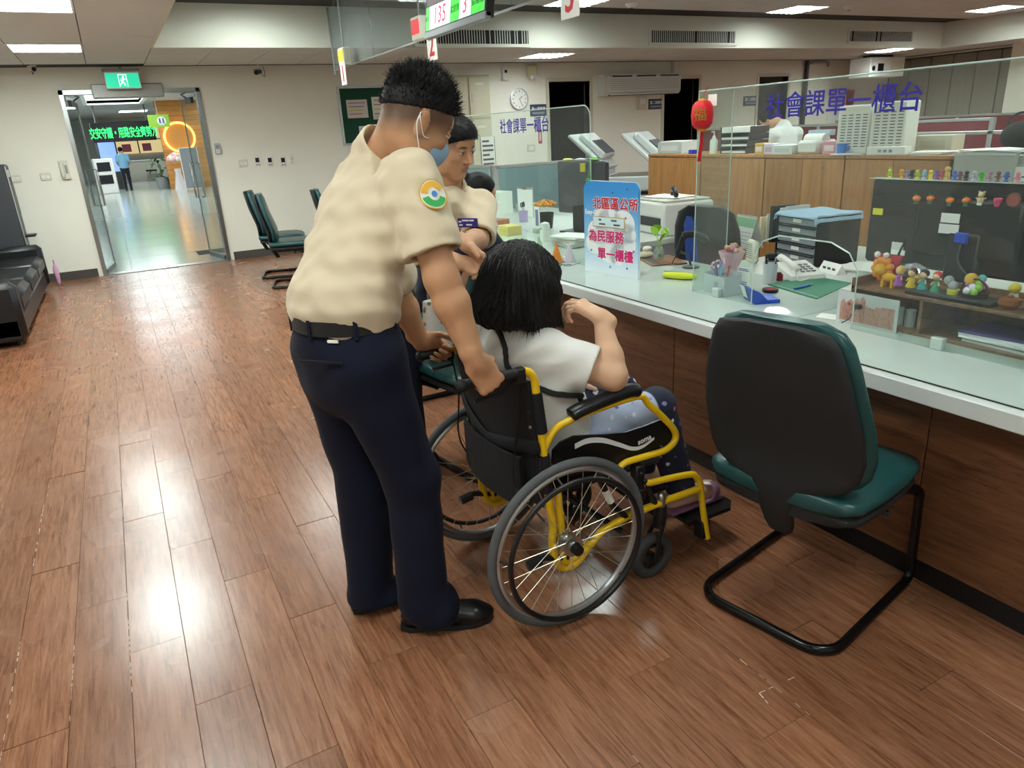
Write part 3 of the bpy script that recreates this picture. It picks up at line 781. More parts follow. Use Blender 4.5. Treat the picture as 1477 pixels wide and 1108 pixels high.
# ------------------------------------------------------------------ standing man at the wheelchair handles
P0 = A_(.5, 1.95, 0); th = math.radians(15); f1 = A_(math.cos(th), math.sin(th), 0); l1 = A_(-math.sin(th), math.cos(th), 0); up = A_(0, 0, 1)
man = thing('person', 'person in khaki short-sleeved shirt and navy trousers standing and gripping the wheelchair handles', 'person', P0)
loc1 = lambda a, b, c: P0+f1*a+l1*b+up*c
hd = Head(N(ony(600, 176, 1.885)), A_(.84, -.04, -.54), A_(.5, -.02, .85), 1.0)
neck = loc1(.175, .0, 1.452)
rsh = N(ony(596, 258, 1.785)); rel = N(ony(637, 402, 1.685)); rwr = N(ony(686, 522, 1.630))
lsh = loc1(.20, .145, 1.34); lwr = N(ony(606, 490, 2.172)); lel = N(ony(572, 425, 2.13))
RW1, LW1 = rwr.copy(), lwr.copy()
sd = SD((.2, 1.5, .7), (1.05, 2.4, 1.72), .0042)
hd.build(sd)
sd.add(rc(hd.p(-.03, 0, -.045), neck-up*.03, .055, .060), .03)
sd.add(loft([(loc1(.02, 0, 1.0), .12, .08), (loc1(.105, 0, 1.27), .12, .07), (neck-up*.06, .085, .055)], l1), .02)
for sh, e, w in ((rsh, rel, rwr), (lsh, lel, lwr)):
    sd.add(rc(sh, e, .052, .044), .03); fa = e+(w-e)*.3
    sd.add(rc(e, fa, .044, .0455), .02); sd.add(rc(fa, w, .0455, .028), .02)
hand(sd, rwr, (.50, .0, -.86), (-.05, 1, .1), (.86, 0, .5), [(72, 85, 50), (75, 88, 50), (78, 88, 50), (80, 88, 50)], ((.55, .35, .75), (.5, .0, .9), (.3, -.35, .85)), 1.0)
hand(sd, lwr, (.80, -.05, -.6), (.2, -.9, -.3), (.6, .0, .8), [(60, 80, 45), (65, 82, 45), (70, 84, 45), (75, 84, 45)], ((.7, .6, .3), (.8, .3, .5), (.85, 0, .5)), .95)
def mcol(V):
    col = base_col(SKIN_A)(V)
    hd.paint(V, col, stub=lambda a, b, c: np.clip((c-(.42*a-.05))/.055, 0, 1)*(a < .075)*(np.abs(b) < .0765), stubcol='#2a211d')
    return col
sd.build('body', skinmat('skin_tan'), man, P0, mcol)
# hair
hs = SD(hd.c-.17, hd.c+.17, .0045)
hs.add(el(hd.p(-.0125, 0, .033), (.0985, .0783, .089), hd.ax), 0)
hs.add(el(hd.p(.0, 0, .056), (.086, .068, .088), hd.ax), .02)
pl = unit(hd.u-.38*hd.f); hs.cut(hd.p(-.014, 0, .026), -pl)
hs.cut(hd.p(.086, 0, .03), hd.f)
ho = hs.build('hair', hair_m, man, P0, relax=0)
R_, D_, L_ = [], [], []
for i in range(4200):
    v = rng.normal(size=3); v /= np.linalg.norm(v)
    p = A_(v[0]*.099-.01, v[1]*.077, v[2]*.098+.04)
    if p[2] < .030+.38*p[0] or p[0] > .085: continue
    R_.append(hd.p(*p)); dd = unit(A_(v[0]*.6, v[1]*.6, v[2]+.5)); D_.append(hd.ax.T@dd+rng.normal(0, .25, 3)); L_.append(rng.uniform(.016, .030)*(1.0 if p[2] > .06 else .45))
strands('hair_bristles', R_, D_, L_, .0013, hair_m, ho, P0, seg=2)
# shirt
s2 = SD((.15, 1.45, .9), (1.05, 2.45, 1.6), .005)
s2.add(loft([(loc1(.005, 0, 1.02), .170, .125), (loc1(.006, 0, 1.07), .182, .143), (loc1(.045, 0, 1.17), .168, .118), (loc1(.108, 0, 1.30), .172, .106), (loc1(.158, 0, 1.385), .162, .088), (loc1(.172, 0, 1.445), .085, .07)], l1), .02)
for sh, e, kx in ((rsh, rel, 1.0), (lsh, lel, 1)):
    d = unit(e-sh); L = np.linalg.norm(e-sh)
    s2.add(rc(sh-d*.01, sh+d*L*.82, .066, .080), .07)
    s2.cut(sh+d*L*.72, d, np.minimum(sh, e)-.2+A_(.0, 0 if kx else 0, 0), np.maximum(sh, e)+.2) if False else None
base = s2.F.copy()
# sleeve openings: cut each sleeve by its hem plane only near the sleeve
for sh, e in ((rsh, rel), (lsh, lel)):
    d = unit(e-sh); L = np.linalg.norm(e-sh); o = sh+d*L*.74
    sl, (x, y, z) = s2.blk(o-.16, o+.2)
    ax = (x-o[0])*d[0]+(y-o[1])*d[1]+(z-o[2])*d[2]; q = (x-o[0])**2+(y-o[1])**2+(z-o[2])**2-ax**2
    cutm = (ax > 0) & (q < .125**2)
    tor = (x-loc1(.03, 0, 0)[0])*l1[0]+(y-loc1(.03, 0, 0)[1])*l1[1]
    s2.F[sl] = np.where(cutm & (np.abs(tor) > .168+0*x), np.maximum(s2.F[sl], ax), s2.F[sl])
    s2.sub(rc(o-d*.03, o+d*.1, .060, .060), .004)
na = unit(hd.p(-.03, 0, -.045)-(neck-up*.03))
for t_, r_ in ((-.01, .076), (.012, .073), (.034, .0695)): s2.add(rc(neck+na*t_, neck+na*(t_+.022), r_, r_-.003), .003)   # folded collar
s2.cut(neck+na*.052, na, neck-.12, neck+.16)
s2.sub(rc(neck-na*.06, neck+na*.14, .0615, .0615), .002)
s2.cut(loc1(0, 0, 1.005), (0, 0, -1))
s2.warp(folds(.0021, 38, (.3, .1, 1), 3)); s2.warp(folds(.0014, 70, (1, .3, .6), 5))
sh_o = s2.build('shirt', khaki, man, P0)
# sleeve emblem (round patch) on the right sleeve
pc = N(ony(617, 255, 1.72)); vd = unit(-A_(pc[0], pc[1], 0)*1.0+A_(0, 0, .15)); d = unit(rel-rsh)
ctr = rsh+d*.07; nrm = unit(A_(.12, -.95, .25)); nrm = unit(nrm-d*(nrm@d)); pcn = Vector(ctr+nrm*.0785-P0)
fx = frame(pcn, np.cross(-d, nrm), -d)
def disc(r, z, n=28, a0=0, a1=360, r0=0):
    mb = MB(); P = []
    for i in range(n+1):
        a = math.radians(a0+(a1-a0)*i/n); P.append((r*math.cos(a), r*math.sin(a)*1.0))
    Z = lambda x: z-x*x*6.0
    vs = []; fs = []
    for (x, y) in P: vs += [(x, y, Z(x)), (x*r0/r if r else 0, y*r0/r if r else 0, Z(x*r0/r if r else 0))]
    for i in range(n): fs.append((2*i, 2*i+2, 2*i+3, 2*i+1))
    return mb.add(vs, fs)
pt = disc(.039, .003).build('sleeve_patch', M('patch_white', '#eeeae0', .8), sh_o); pt.matrix_local = fx
for nm, c, a0, a1, r, r0, z in (('patch_ring', '#e2a92c', 0, 360, .039, .036, .0036), ('patch_band', '#eeb23a', 25, 165, .033, .018, .0036), ('patch_band', '#3fae5b', 190, 340, .033, .016, .0036), ('patch_dot', '#4d86c9', 0, 360, .008, 0, .004)):
    q = disc(r, z, 24, a0, a1, r0).build(nm, M('patch_'+c, c, .8), pt)
# trousers
hipR, hipL = loc1(-.01, -.092, .90), loc1(-.01, .095, .90)
kR = N(ony(594, 690, 1.86)); aR = N(ony(611, 858, 1.84)); kL = N(ony(523, 690, 2.05)); aL = N(ony(536, 850, 2.04))
s3 = SD((.15, 1.55, 0), (1.0, 2.4, 1.1), .0055)
s3.add(loft([(loc1(-.0, 0, 1.05), .158, .118), (loc1(-.0, 0, .95), .180, .136), (loc1(-.0, 0, .86), .180, .136)], l1), .02)
for h, k, a in ((hipR, kR, aR), (hipL, kL, aL)):
    s3.add(rc(h, k, .108, .083), .03); s3.add(rc(k, a, .083, .078), .03); s3.add(rc(a-up*.02, a+A_(.03, -.005, -.05), .080, .088), .02)
s3.cut(A_(0, 0, .032), (0, 0, -1)); s3.cut(loc1(0, 0, 1.045), (0, 0, 1))
s3.warp(folds(.0020, 26, (.5, .2, 1), 8))
tro = s3.build('trousers', navy, man, P0)
bt = MB(); pts = []
for i in range(40):
    a = 2*PI*i/40; pts.append(Vector(loc1(-.005+.130*math.sin(a), .166*math.cos(a), 1.028)-P0))
vs = []; fs = []
for i, p in enumerate(pts):
    o = Vector((p.x, p.y, 0))-Vector(loc1(-.005, 0, 0)-P0); o = o.normalized()*.006; vs += [p+Vector((0, 0, -.02)), p+Vector((0, 0, .02)), p+o+Vector((0, 0, .02)), p+o+Vector((0, 0, -.02))]
for i in range(40):
    j = (i+1) % 40
    for k in range(4): fs.append((i*4+k, i*4+(k+1) % 4, j*4+(k+1) % 4, j*4+k))
bt.add(vs, fs).build('belt', belt_m, man)
for a in (-115, -165, -60, 150, 100, 30):
    ar = math.radians(a); c = loc1(-.005+.138*math.cos(ar), .174*math.sin(ar), 1.025)-P0; nn = Vector((loc1(-.005+math.cos(ar), math.sin(ar), 0)-loc1(-.005, 0, 0))).normalized()
    m = frame(c, nn.cross(Vector((0, 0, 1))), (0, 0, 1))
    q = B((-.006, -.026, -.002), (.006, .026, .002), .001).build('belt_loop', navy, tro); q.matrix_local = m
# back pocket welt and belt buckle tab
ar = math.radians(-150); c = loc1(-.012+.148*math.cos(ar), .186*math.sin(ar), .945)-P0; nn = Vector(loc1(math.cos(ar), math.sin(ar), 0)-loc1(0, 0, 0)).normalized()
q = B((-.065, -.004, -.001), (.065, .004, .003), .001).build('pocket_welt', M('navy_dark', '#0c0e1a', .8), tro); q.matrix_local = frame(c, (nn.cross(Vector((0, 0, 1)))), (0, 0, 1))
c = loc1(-.005+.137*math.cos(math.radians(-140)), .172*math.sin(math.radians(-140)), .997)-P0; nn = Vector(loc1(math.cos(ar), math.sin(ar), 0)-loc1(0, 0, 0)).normalized()
q = B((-.016, -.004, 0), (.016, .004, .006), .001).build('white_tag', m_white, tro); q.matrix_local = frame(c, nn.cross(Vector((0, 0, 1))), (0, 0, 1))
shoe('shoe', aR[:2]+A_(-.075, .035), aR[:2]+A_(.20, -.085), leather, man, P0)
shoe('shoe', aL[:2]+A_(-.075, .0), aL[:2]+A_(.21, -.01), leather, man, P0)
# mask
mk = SD(hd.c-.16, hd.c+.16, .004)
mk.add(el(hd.p(.038, 0, -.055), (.066, .064, .068), hd.ax), 0); mk.add(el(hd.p(.085, 0, -.035), (.03, .03, .035), hd.ax), .02)
mk.sub(el(hd.p(.03, 0, -.05), (.062, .0605, .075), hd.ax), .002)
mk.cut(hd.p(.028, 0, 0), -hd.f); mk.cut(hd.p(0, 0, -.01), hd.u-.0*hd.f)
mko = mk.build('face_mask', M('mask_blue', '#8fb6d6', .85, var=.03), man, P0)
for t in (-1, 1):
    mb = MB()
    for za in (-.028, -.085):
        mb.tube(bez([Vector(hd.p(.035, t*.066, za)-P0), Vector(hd.p(.01, t*.078, (za-.02)/2-.01)-P0), Vector(hd.p(-.02, t*.086, .0 if za > -.05 else -.02)-P0), Vector(hd.p(-.022, t*.082, .012)-P0)], 5), .0016, 5)
    mb.build('ear_loop', M('mask_loop', '#f0f2f4', .8), mko)
# ------------------------------------------------------------------ second uniformed man leaning in from beyond the wheelchair
P2 = A_(.92, 3.03, 0); f2 = unit(A_(.30, -.95, 0)); l2 = A_(-f2[1], f2[0], 0); loc2 = lambda a, b, c: P2+f2*a+l2*b+up*c
man2 = thing('person', 'person in khaki uniform shirt with purple name tag leaning down towards the seated woman', 'person', P2)
h2 = Head(N(ony(651, 212, 2.79)), A_(.42, -.88, -.34), A_(.12, -.28, .95), 1.0)
n2 = N(ony(648, 276, 2.86))
shL = N(ony(694, 296, 2.80)); shR = n2*2-shL+A_(-.02, -.03, -.02)
elL = N(ony(690, 345, 2.66)); wrL = N(ony(672, 352, 2.45))
elR = shR+A_(-.03, -.12, -.28); wrR = elR+A_(.1, -.22, -.03)
sd = SD((.65, 2.2, .75), (1.75, 3.25, 1.72), .0042)
h2.build(sd)
sd.add(rc(h2.p(-.03, 0, -.05), n2-up*.02, .055, .062), .03)
sd.add(loft([(P2+up*1.02, .11, .07), (A_((P2[0]+n2[0])/2, (P2[1]+n2[1])/2, 1.14), .12, .075), (n2-up*.06, .09, .055)], l2), .02)
for sh, e, w in ((shL, elL, wrL), (shR, elR, wrR)):
    sd.add(rc(sh, e, .05, .042), .03); sd.add(rc(e, e*.65+w*.35, .042, .043), .02); sd.add(rc(e*.65+w*.35, w, .043, .027), .02)
hand(sd, wrL, (.35, -.55, -.55), (-.5, -.2, -.5), (.3, -.6, .6), [(10, 25, 15), (25, 40, 20), (35, 50, 30), (40, 55, 35)], ((.6, .7, .2), (.8, .4, .3), (.9, .2, .3)), 1.0, .5)
hand(sd, wrR, (.4, -.85, -.3), (.5, .2, -.8), (.7, .5, .3), [(20, 30, 20)]*4, ((.6, .7, .2), (.8, .4, .3), (.9, .2, .3)), 1.0)
def m2col(V):
    col = base_col(SKIN_B)(V); h2.paint(V, col, stub=lambda a, b, c: np.clip((c-(.55*a-.03))/.05, 0, 1)*(a < .07), stubcol='#2e2622'); return col
sd.build('body', skinmat('skin_tan'), man2, P2, m2col)
hs = SD(h2.c-.17, h2.c+.17, .0045)
hs.add(el(h2.p(-.014, 0, .035), (.105, .083, .094), h2.ax), 0); hs.add(el(h2.p(.02, 0, .06), (.085, .074, .07), h2.ax), .02)
hs.cut(h2.p(0, 0, .004), -unit(h2.u-.62*h2.f)); hs.warp(lambda x, y, z: .0015*np.sin(230*x+90*z)*np.sin(200*y+80*z))
ho = hs.build('hair', hair_m, man2, P2, relax=0)
R_, D_, L_ = [], [], []
for i in range(1600):
    v = rng.normal(size=3); v /= np.linalg.norm(v); p = A_(v[0]*.1-.008, v[1]*.08, v[2]*.092+.038)
    if p[2] < .012+.62*p[0]: continue
    R_.append(h2.p(*p)); dd = unit(A_(v[0]*.5+.7, v[1]*.5, v[2]*.4+.1)); D_.append(h2.ax.T@dd+rng.normal(0, .2, 3)); L_.append(rng.uniform(.015, .03))
strands('hair_strands', R_, D_, L_, .0014, hair_m, ho, P2, seg=2, droop=.1)
s2 = SD((.6, 2.3, .9), (1.75, 3.4, 1.45), .005)
mid = P2*.5+n2*.5; mid[2] = 1.14
s2.add(loft([(loc2(-.02, 0, .98), .17, .13), (loc2(.0, 0, 1.05), .17, .135), (mid, .185, .13), (n2-up*.07-f2*.01, .175, .105), (n2-up*.015, .082, .072)], l2), .02)
for sh, e in ((shL, elL), (shR, elR)):
    d = unit(e-sh); L = np.linalg.norm(e-sh); s2.add(rc(sh-d*.0, sh+d*L*1.02, .068, .074), .05)
    o = sh+d*L*.95; sl, (x, y, z) = s2.blk(o-.12, o+.12); ax = (x-o[0])*d[0]+(y-o[1])*d[1]+(z-o[2])*d[2]
    tor = np.abs((x-P2[0])*l2[0]+(y-P2[1])*l2[1]); s2.F[sl] = np.where((ax > 0) & (tor > .13), np.maximum(s2.F[sl], ax), s2.F[sl]); s2.sub(rc(o-d*.03, o+d*.1, .056, .056), .004)
s2.sub(rc(h2.p(-.02, 0, -.09), n2-up*.03, .060, .068), .004)
for t in (-1, 1):     # open collar wings
    s2.add(rbox(n2+f2*.062+l2*t*.045+up*.0, (.028, .036, .006), .004, [unit(f2*.9-up*.45), unit(l2*t+f2*-.3), unit(f2*.45+up*.9)]), .004)
na = unit(h2.p(-.03, 0, -.05)-(n2-up*.02))
for t_, r_ in ((-.015, .080), (.008, .077), (.028, .072)): s2.add(rc(n2+na*t_, n2+na*(t_+.02), r_, r_-.003), .003)
s2.cut(n2+na*.042, na, n2-.12, n2+.16); s2.sub(rc(n2-na*.06, n2+na*.14, .063, .063), .002)
s2.sub(rc(n2+f2*.07+up*.03, n2+f2*.085-up*.05, .03, .004), .004)
s2.cut(loc2(0, 0, .965), (0, 0, -1)); s2.warp(folds(.0015, 42, (.3, .2, 1), 13))
so2 = s2.build('shirt', khaki, man2, P2)
# name tag on the chest
tg = snap(s2, N(ony(673, 318, 2.655)), .006); _i = np.clip(np.round((tg-s2.lo)/s2.h).astype(int), 2, s2.n-3); nx0 = unit([s2.F[tuple(_i+2*e)]-s2.F[tuple(_i-2*e)] for e in np.eye(3, dtype=int)]); q = B((-.045, -.018, -.002), (.045, .018, .006), .002).build('name_tag', M('tag_purple', '#2c2272', .6), so2)
nx = unit(nx0+A_(.1, -.3, .0)); q.matrix_local = frame(Vector(tg-P2), np.cross((0, 0, 1), nx), (0, 0, 1))
for j, (xx, yy, ww) in enumerate(((-.033, .004, .012), (-.008, .009, .03), (.02, .009, .02), (-.03, -.009, .016), (.008, -.008, .026))):
    B((xx-ww/2, yy-.003, .006), (xx+ww/2, yy+.003, .0066)).build('tag_print', M('tag_print', '#d8d4ea', .7), q, None)
kR = loc2(.02, -.1, .5); kL = loc2(.02, .1, .5); aR = loc2(.0, -.11, .07); aL = loc2(.0, .11, .07)
s3 = SD((.55, 2.6, 0), (1.4, 3.5, 1.1), .006)
s3.add(loft([(loc2(-.02, 0, 1.0), .155, .12), (loc2(-.04, 0, .88), .175, .14)], l2), .02)
for s_, k, a in ((-1, kR, aR), (1, kL, aL)): s3.add(rc(loc2(-.03, s_*.09, .88), k, .1, .08), .03); s3.add(rc(k, a, .08, .075), .03)
s3.cut(A_(0, 0, .045), (0, 0, -1)); s3.warp(folds(.0018, 26, (.5, .2, 1), 18)); s3.build('trousers', navy, man2, P2)
for a in (aR, aL): shoe('shoe', a[:2]-f2[:2]*.08, a[:2]+f2[:2]*.19, leather, man2, P2)
# ------------------------------------------------------------------ seated woman in the wheelchair
PW3 = A_(1.08, 1.9, 0); f3 = A_(1, 0, 0); l3 = A_(0, 1, 0)
wom = thing('person', 'person with dark bobbed hair and white shirt seated in the wheelchair', 'person', PW3)
h3 = Head(N(ony(752, 408, 1.915)), A_(.86, .22, -.45), A_(.42, .08, .9), .97)
n3 = A_(1.025, 1.915, .905)
shR = N(ony(794, 508, 1.80)); elR = N(ony(884, 543, 1.665)); wrR = N(ony(868, 458, 1.76))
shL = A_(1.02, 2.07, .86); elL = A_(1.1, 2.16, .66); wrL = A_(1.3, 2.05, .64)
sd = SD((.8, 1.5, .3), (1.75, 2.4, 1.25), .0042)
h3.build(sd)
sd.add(rc(h3.p(-.03, 0, -.05), n3-up*.02, .050, .056), .03)
sd.add(loft([(A_(1.1, 1.9, .52), .15, .12), (A_(1.06, 1.9, .7), .14, .11), (n3-up*.06, .13, .08)], l3), .03)
for sh, e, w in ((shR, elR, wrR), (shL, elL, wrL)):
    sd.add(rc(sh, e, .050, .044), .03); sd.add(rc(e, e*.68+w*.32, .042, .041), .02); sd.add(rc(e*.68+w*.32, w, .041, .025), .02)
tipw = N(ony(824, 447, 1.84)); dh = unit(tipw-wrR+A_(0, 0, .03))
hand(sd, wrR, dh, (-.1, .35, -.93), (-.3, .8, .3), [(20, 35, 25), (30, 45, 30), (40, 60, 35), (45, 65, 40)], ((.75, .5, .4), (.85, .1, .5), (.9, -.1, .4)), .92)
hand(sd, wrL, (.9, -.35, -.1), (0, -.2, -1), (.3, -.9, 0), [(15, 25, 15)]*4, ((.6, .7, .2), (.8, .4, .3), (.9, .2, .3)), .92)
def wcol(V):
    col = base_col(SKIN_W)(V); h3.paint(V, col); return col
sd.build('body', skinmat('skin_tan'), wom, PW3, wcol)
hs = SD(h3.c-.24, h3.c+.24, .0045)
hs.add(el(h3.p(-.012, 0, .03), (.118, .103, .100), h3.ax), 0)
for a, b, r0, r1, z1 in ((-.075, 0, .06, .048, -.125), (-.06, .055, .055, .042, -.125), (-.06, -.055, .055, .045, -.12), (-.01, .082, .042, .032, -.115), (-.01, -.084, .044, .036, -.110), (.035, .085, .032, .022, -.1), (.035, -.087, .034, .026, -.095)):
    hs.add(rc(h3.p(a, b, .0), h3.p(a*1.12, b*1.15, z1), r0, r1), .03)
hs.add(rc(h3.p(.04, -.09, -.06), h3.p(.085, -.118, -.115), .024, .010), .02); hs.add(rc(h3.p(.04, .09, -.06), h3.p(.08, .115, -.11), .024, .010), .02)
hs.add(el(h3.p(.055, 0, .055), (.05, .085, .05), h3.ax), .03)
for t_ in (-1, 1): hs.add(rc(h3.p(.055, t_*.088, -.01), h3.p(.10, t_*.086, -.075), .034, .022), .025); hs.add(rc(h3.p(.10, t_*.086, -.075), h3.p(.142, t_*.098, -.092), .02, .006), .02)
hs.sub(el(h3.p(.07, 0, -.045), (.07, .066, .085), h3.ax), .01)
def hw(x, y, z):
    q = np.arctan2((y-h3.c[1]), (x-h3.c[0])); return .0026*np.sin(46*q+14*z)+.0016*np.sin(83*q-22*z+3)
hs.warp(hw); ho = hs.build('hair', hair_m, wom, PW3, relax=0)
R_, D_, L_ = [], [], []
for i in range(1500):
    q = rng.uniform(-PI, PI); 
    if abs(q) < .75: continue
    st = rng.uniform(0, 1); rr = .112+.012*rng.uniform(); zz = .05-.15*st
    rad = rr*(1 if zz < .02 else math.sqrt(max(.05, 1-((zz-.02)/.11)**2)))
    p = (math.cos(q)*rad*1.05-.015, math.sin(q)*rad*.96, zz); R_.append(h3.p(*p)); D_.append(-h3.u+h3.ax.T@A_(math.cos(q)*.12, math.sin(q)*.12, 0)+rng.normal(0, .07, 3)); L_.append(rng.uniform(.05, .1))
strands('hair_strands', R_, D_, L_, .0012, hair_m, ho, PW3, seg=3, droop=.05)
R_, D_, L_ = [], [], []
for i in range(420):
    q = rng.uniform(.8, 2*PI-.8); zz = rng.uniform(-.115, -.07); rr = .118+rng.uniform(-.012, .008)
    R_.append(h3.p(math.cos(q)*rr*1.03-.015, math.sin(q)*rr*.97, zz)); D_.append(-h3.u+h3.ax.T@A_(math.cos(q)*.35, math.sin(q)*.35, 0)+rng.normal(0, .18, 3)); L_.append(rng.uniform(.03, .065))
strands('hair_ends', R_, D_, L_, .0022, hair_m, ho, PW3, seg=3)
R_, D_, L_ = [], [], []
for i in range(90):
    q = rng.uniform(.9, 2*PI-.9); zz = rng.uniform(.02, .1); rad = .122*math.sqrt(max(.05, 1-((zz-.02)/.115)**2))
    R_.append(h3.p(math.cos(q)*rad*1.05-.015, math.sin(q)*rad*.96, zz)); D_.append(-h3.u*.7+h3.ax.T@A_(math.cos(q)*.8, math.sin(q)*.8, 0)*(zz/.1)+rng.normal(0, .1, 3)); L_.append(rng.uniform(.03, .06))
strands('grey_hair_strands', R_, D_, L_, .0007, M('grey_hair', '#6d6866', .5), ho, PW3, seg=3, droop=.25)
s2 = SD((.8, 1.5, .45), (1.6, 2.4, 1.0), .005)
s2.add(loft([(A_(1.12, 1.9, .50), .195, .15), (A_(1.10, 1.9, .60), .185, .145), (A_(1.06, 1.905, .75), .175, .118), (n3-up*.065, .170, .095), (n3-up*.01, .085, .07)], l3), .02)
for sh, e in ((shR, elR), (shL, elL)):
    d = unit(e-sh); L = np.linalg.norm(e-sh); s2.add(rc(sh-d*.01, sh+d*L*.85, .068, .076), .05)
    o = sh+d*L*.68; sl, (x, y, z) = s2.blk(o-.11, o+.13); ax = (x-o[0])*d[0]+(y-o[1])*d[1]+(z-o[2])*d[2]
    tor = np.abs(y-1.9)+.35*(x-1.05); s2.F[sl] = np.where((ax > 0) & (tor > .13), np.maximum(s2.F[sl], ax), s2.F[sl]); s2.sub(rc(o-d*.03, o+d*.14, .058, .06), .004)
s2.sub(rc(n3-up*.03+f3*.02, n3+up*.1+f3*.04, .068, .075), .004); s2.cut(A_(0, 0, .485), (0, 0, -1))
s2.warp(folds(.0022, 34, (.2, .8, .6), 23)); SHW = s2; s2.build('shirt', cloth('white_shirt', '#dedbd6', .02, .1, 14), wom, PW3)
# floral trousers
def floral():
    m = bpy.data.materials.new('floral_cloth'); m.use_nodes = True; nt = m.node_tree; L = nt.links; b = nt.nodes['Principled BSDF']; b.inputs['Roughness'].default_value = .8
    tc = nt.nodes.new('ShaderNodeTexCoord'); at = nt.nodes.new('ShaderNodeAttribute'); at.attribute_name = 'Col'
    v = nt.nodes.new('ShaderNodeTexVoronoi'); v.inputs['Scale'].default_value = 26; L.new(tc.outputs['Object'], v.inputs['Vector'])
    n = nt.nodes.new('ShaderNodeTexNoise'); n.inputs['Scale'].default_value = 45; L.new(tc.outputs['Object'], n.inputs['Vector'])
    ad = nt.nodes.new('ShaderNodeMath'); ad.operation = 'MULTIPLY_ADD'; ad.inputs[1].default_value = .5; L.new(n.outputs['Fac'], ad.inputs[0]); L.new(v.outputs['Distance'], ad.inputs[2])
    lt = nt.nodes.new('ShaderNodeMath'); lt.operation = 'LESS_THAN'; lt.inputs[1].default_value = .46; L.new(ad.outputs[0], lt.inputs[0])
    rp = nt.nodes.new('ShaderNodeValToRGB'); rp.color_ramp.interpolation = 'CONSTANT'; e = rp.color_ramp.elements
    e[0].color = lin('#d9d2e0'); e[1].position = .4; e[1].color = lin('#8f7fc0'); q = e.new(.65); q.color = lin('#c96a95'); q = e.new(.8); q.color = lin('#4b5a9c')
    sp = nt.nodes.new('ShaderNodeSeparateColor'); L.new(v.outputs['Color'], sp.inputs[0]); L.new(sp.outputs[0], rp.inputs['Fac'])
    mx = nt.nodes.new('ShaderNodeMix'); mx.data_type = 'RGBA'; L.new(lt.outputs[0], mx.inputs['Factor']); L.new(at.outputs['Color'], mx.inputs['A']); L.new(rp.outputs['Color'], mx.inputs['B'])
    L.new(mx.outputs['Result'], b.inputs['Base Color']); return m
kR, kL = A_(1.50, 1.80, .56), A_(1.50, 2.02, .56); aR, aL = A_(1.60, 1.78, .235), A_(1.60, 2.0, .235)
s3 = SD((.9, 1.6, .1), (1.75, 2.2, .75), .0055)
s3.add(loft([(A_(1.1, 1.9, .55), .165, .085), (A_(1.18, 1.9, .555), .165, .085)], l3), .02)
for h, k, a in ((A_(1.1, 1.81, .545), kR, aR), (A_(1.1, 1.99, .545), kL, aL)):
    s3.add(rc(h, k, .090, .068), .03); s3.add(rc(k, a, .066, .056), .025)
s3.cut(A_(0, 0, .21), (0, 0, -1)); s3.warp(folds(.0014, 40, (.6, .2, 1), 28))
def pcol(V):
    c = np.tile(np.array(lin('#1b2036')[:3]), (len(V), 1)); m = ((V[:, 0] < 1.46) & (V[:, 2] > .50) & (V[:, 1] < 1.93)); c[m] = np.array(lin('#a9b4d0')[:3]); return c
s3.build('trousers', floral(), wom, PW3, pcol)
slip = M('purple_slipper', '#8f6585', .7, bump=.1, bscale=90)
for a in (aR, aL):
    heel = A_(a[0]-.05, a[1], 0); sdf = SD((1.4, a[1]-.1, .05), (1.95, a[1]+.1, .35), .004); z0 = .125
    sdf.add(rc((a[0], a[1], .235), (a[0]+.03, a[1], .20), .036, .036), .02); sdf.add(rc((a[0]-.035, a[1], .185), (a[0]+.14, a[1], .178), .032, .036), .02); sdf.cut(A_(0, 0, .162), (0, 0, -1))
    sdf.build('foot', M('foot_skin', '#c9a48c', .55, sss=.1), wom, PW3)
    q = SD((1.4, a[1]-.1, .08), (1.95, a[1]+.1, .3), .004)
    q.add(rbox((a[0]+.055, a[1], .154), (.125, .047, .011), .01), 0); q.add(el((a[0]+.115, a[1], .175), (.075, .050, .042)), .01); q.cut(A_(a[0]+.065, 0, 0), (-1, 0, .35), A_(1.4, a[1]-.1, .167), A_(1.95, a[1]+.1, .3)); q.cut(A_(0, 0, .143), (0, 0, -1))
    so = q.build('slipper', slip, wom, PW3)
    MB().ball((a[0]+.12-PW3[0], a[1]-.018-PW3[1], .215), (.018, .014, .006), 12, 6, rotm('Y', 15)).build('slipper_badge', m_white, so)
# crossbody strap
SP = [A_(*p) for p in bez([Vector(N(ony(*q))) for q in ((712, 462, 1.93), (722, 487, 1.86), (735, 520, 1.82), (755, 545, 1.79), (790, 565, 1.72), (835, 578, 1.69), (862, 585, 1.75), (880, 590, 1.85))], 6)]
SP = [A_(1.09, 2.0, .93), A_(1.03, 1.995, .945)]+SP
mb = MB(); mb.tube([Vector(snap(s2, p, .006)-PW3) if 1 < i < 40 else Vector(p-PW3) for i, p in enumerate(SP)], .0085, 6)
mb.build('bag_strap', M('strap_black', '#141416', .6), wom)
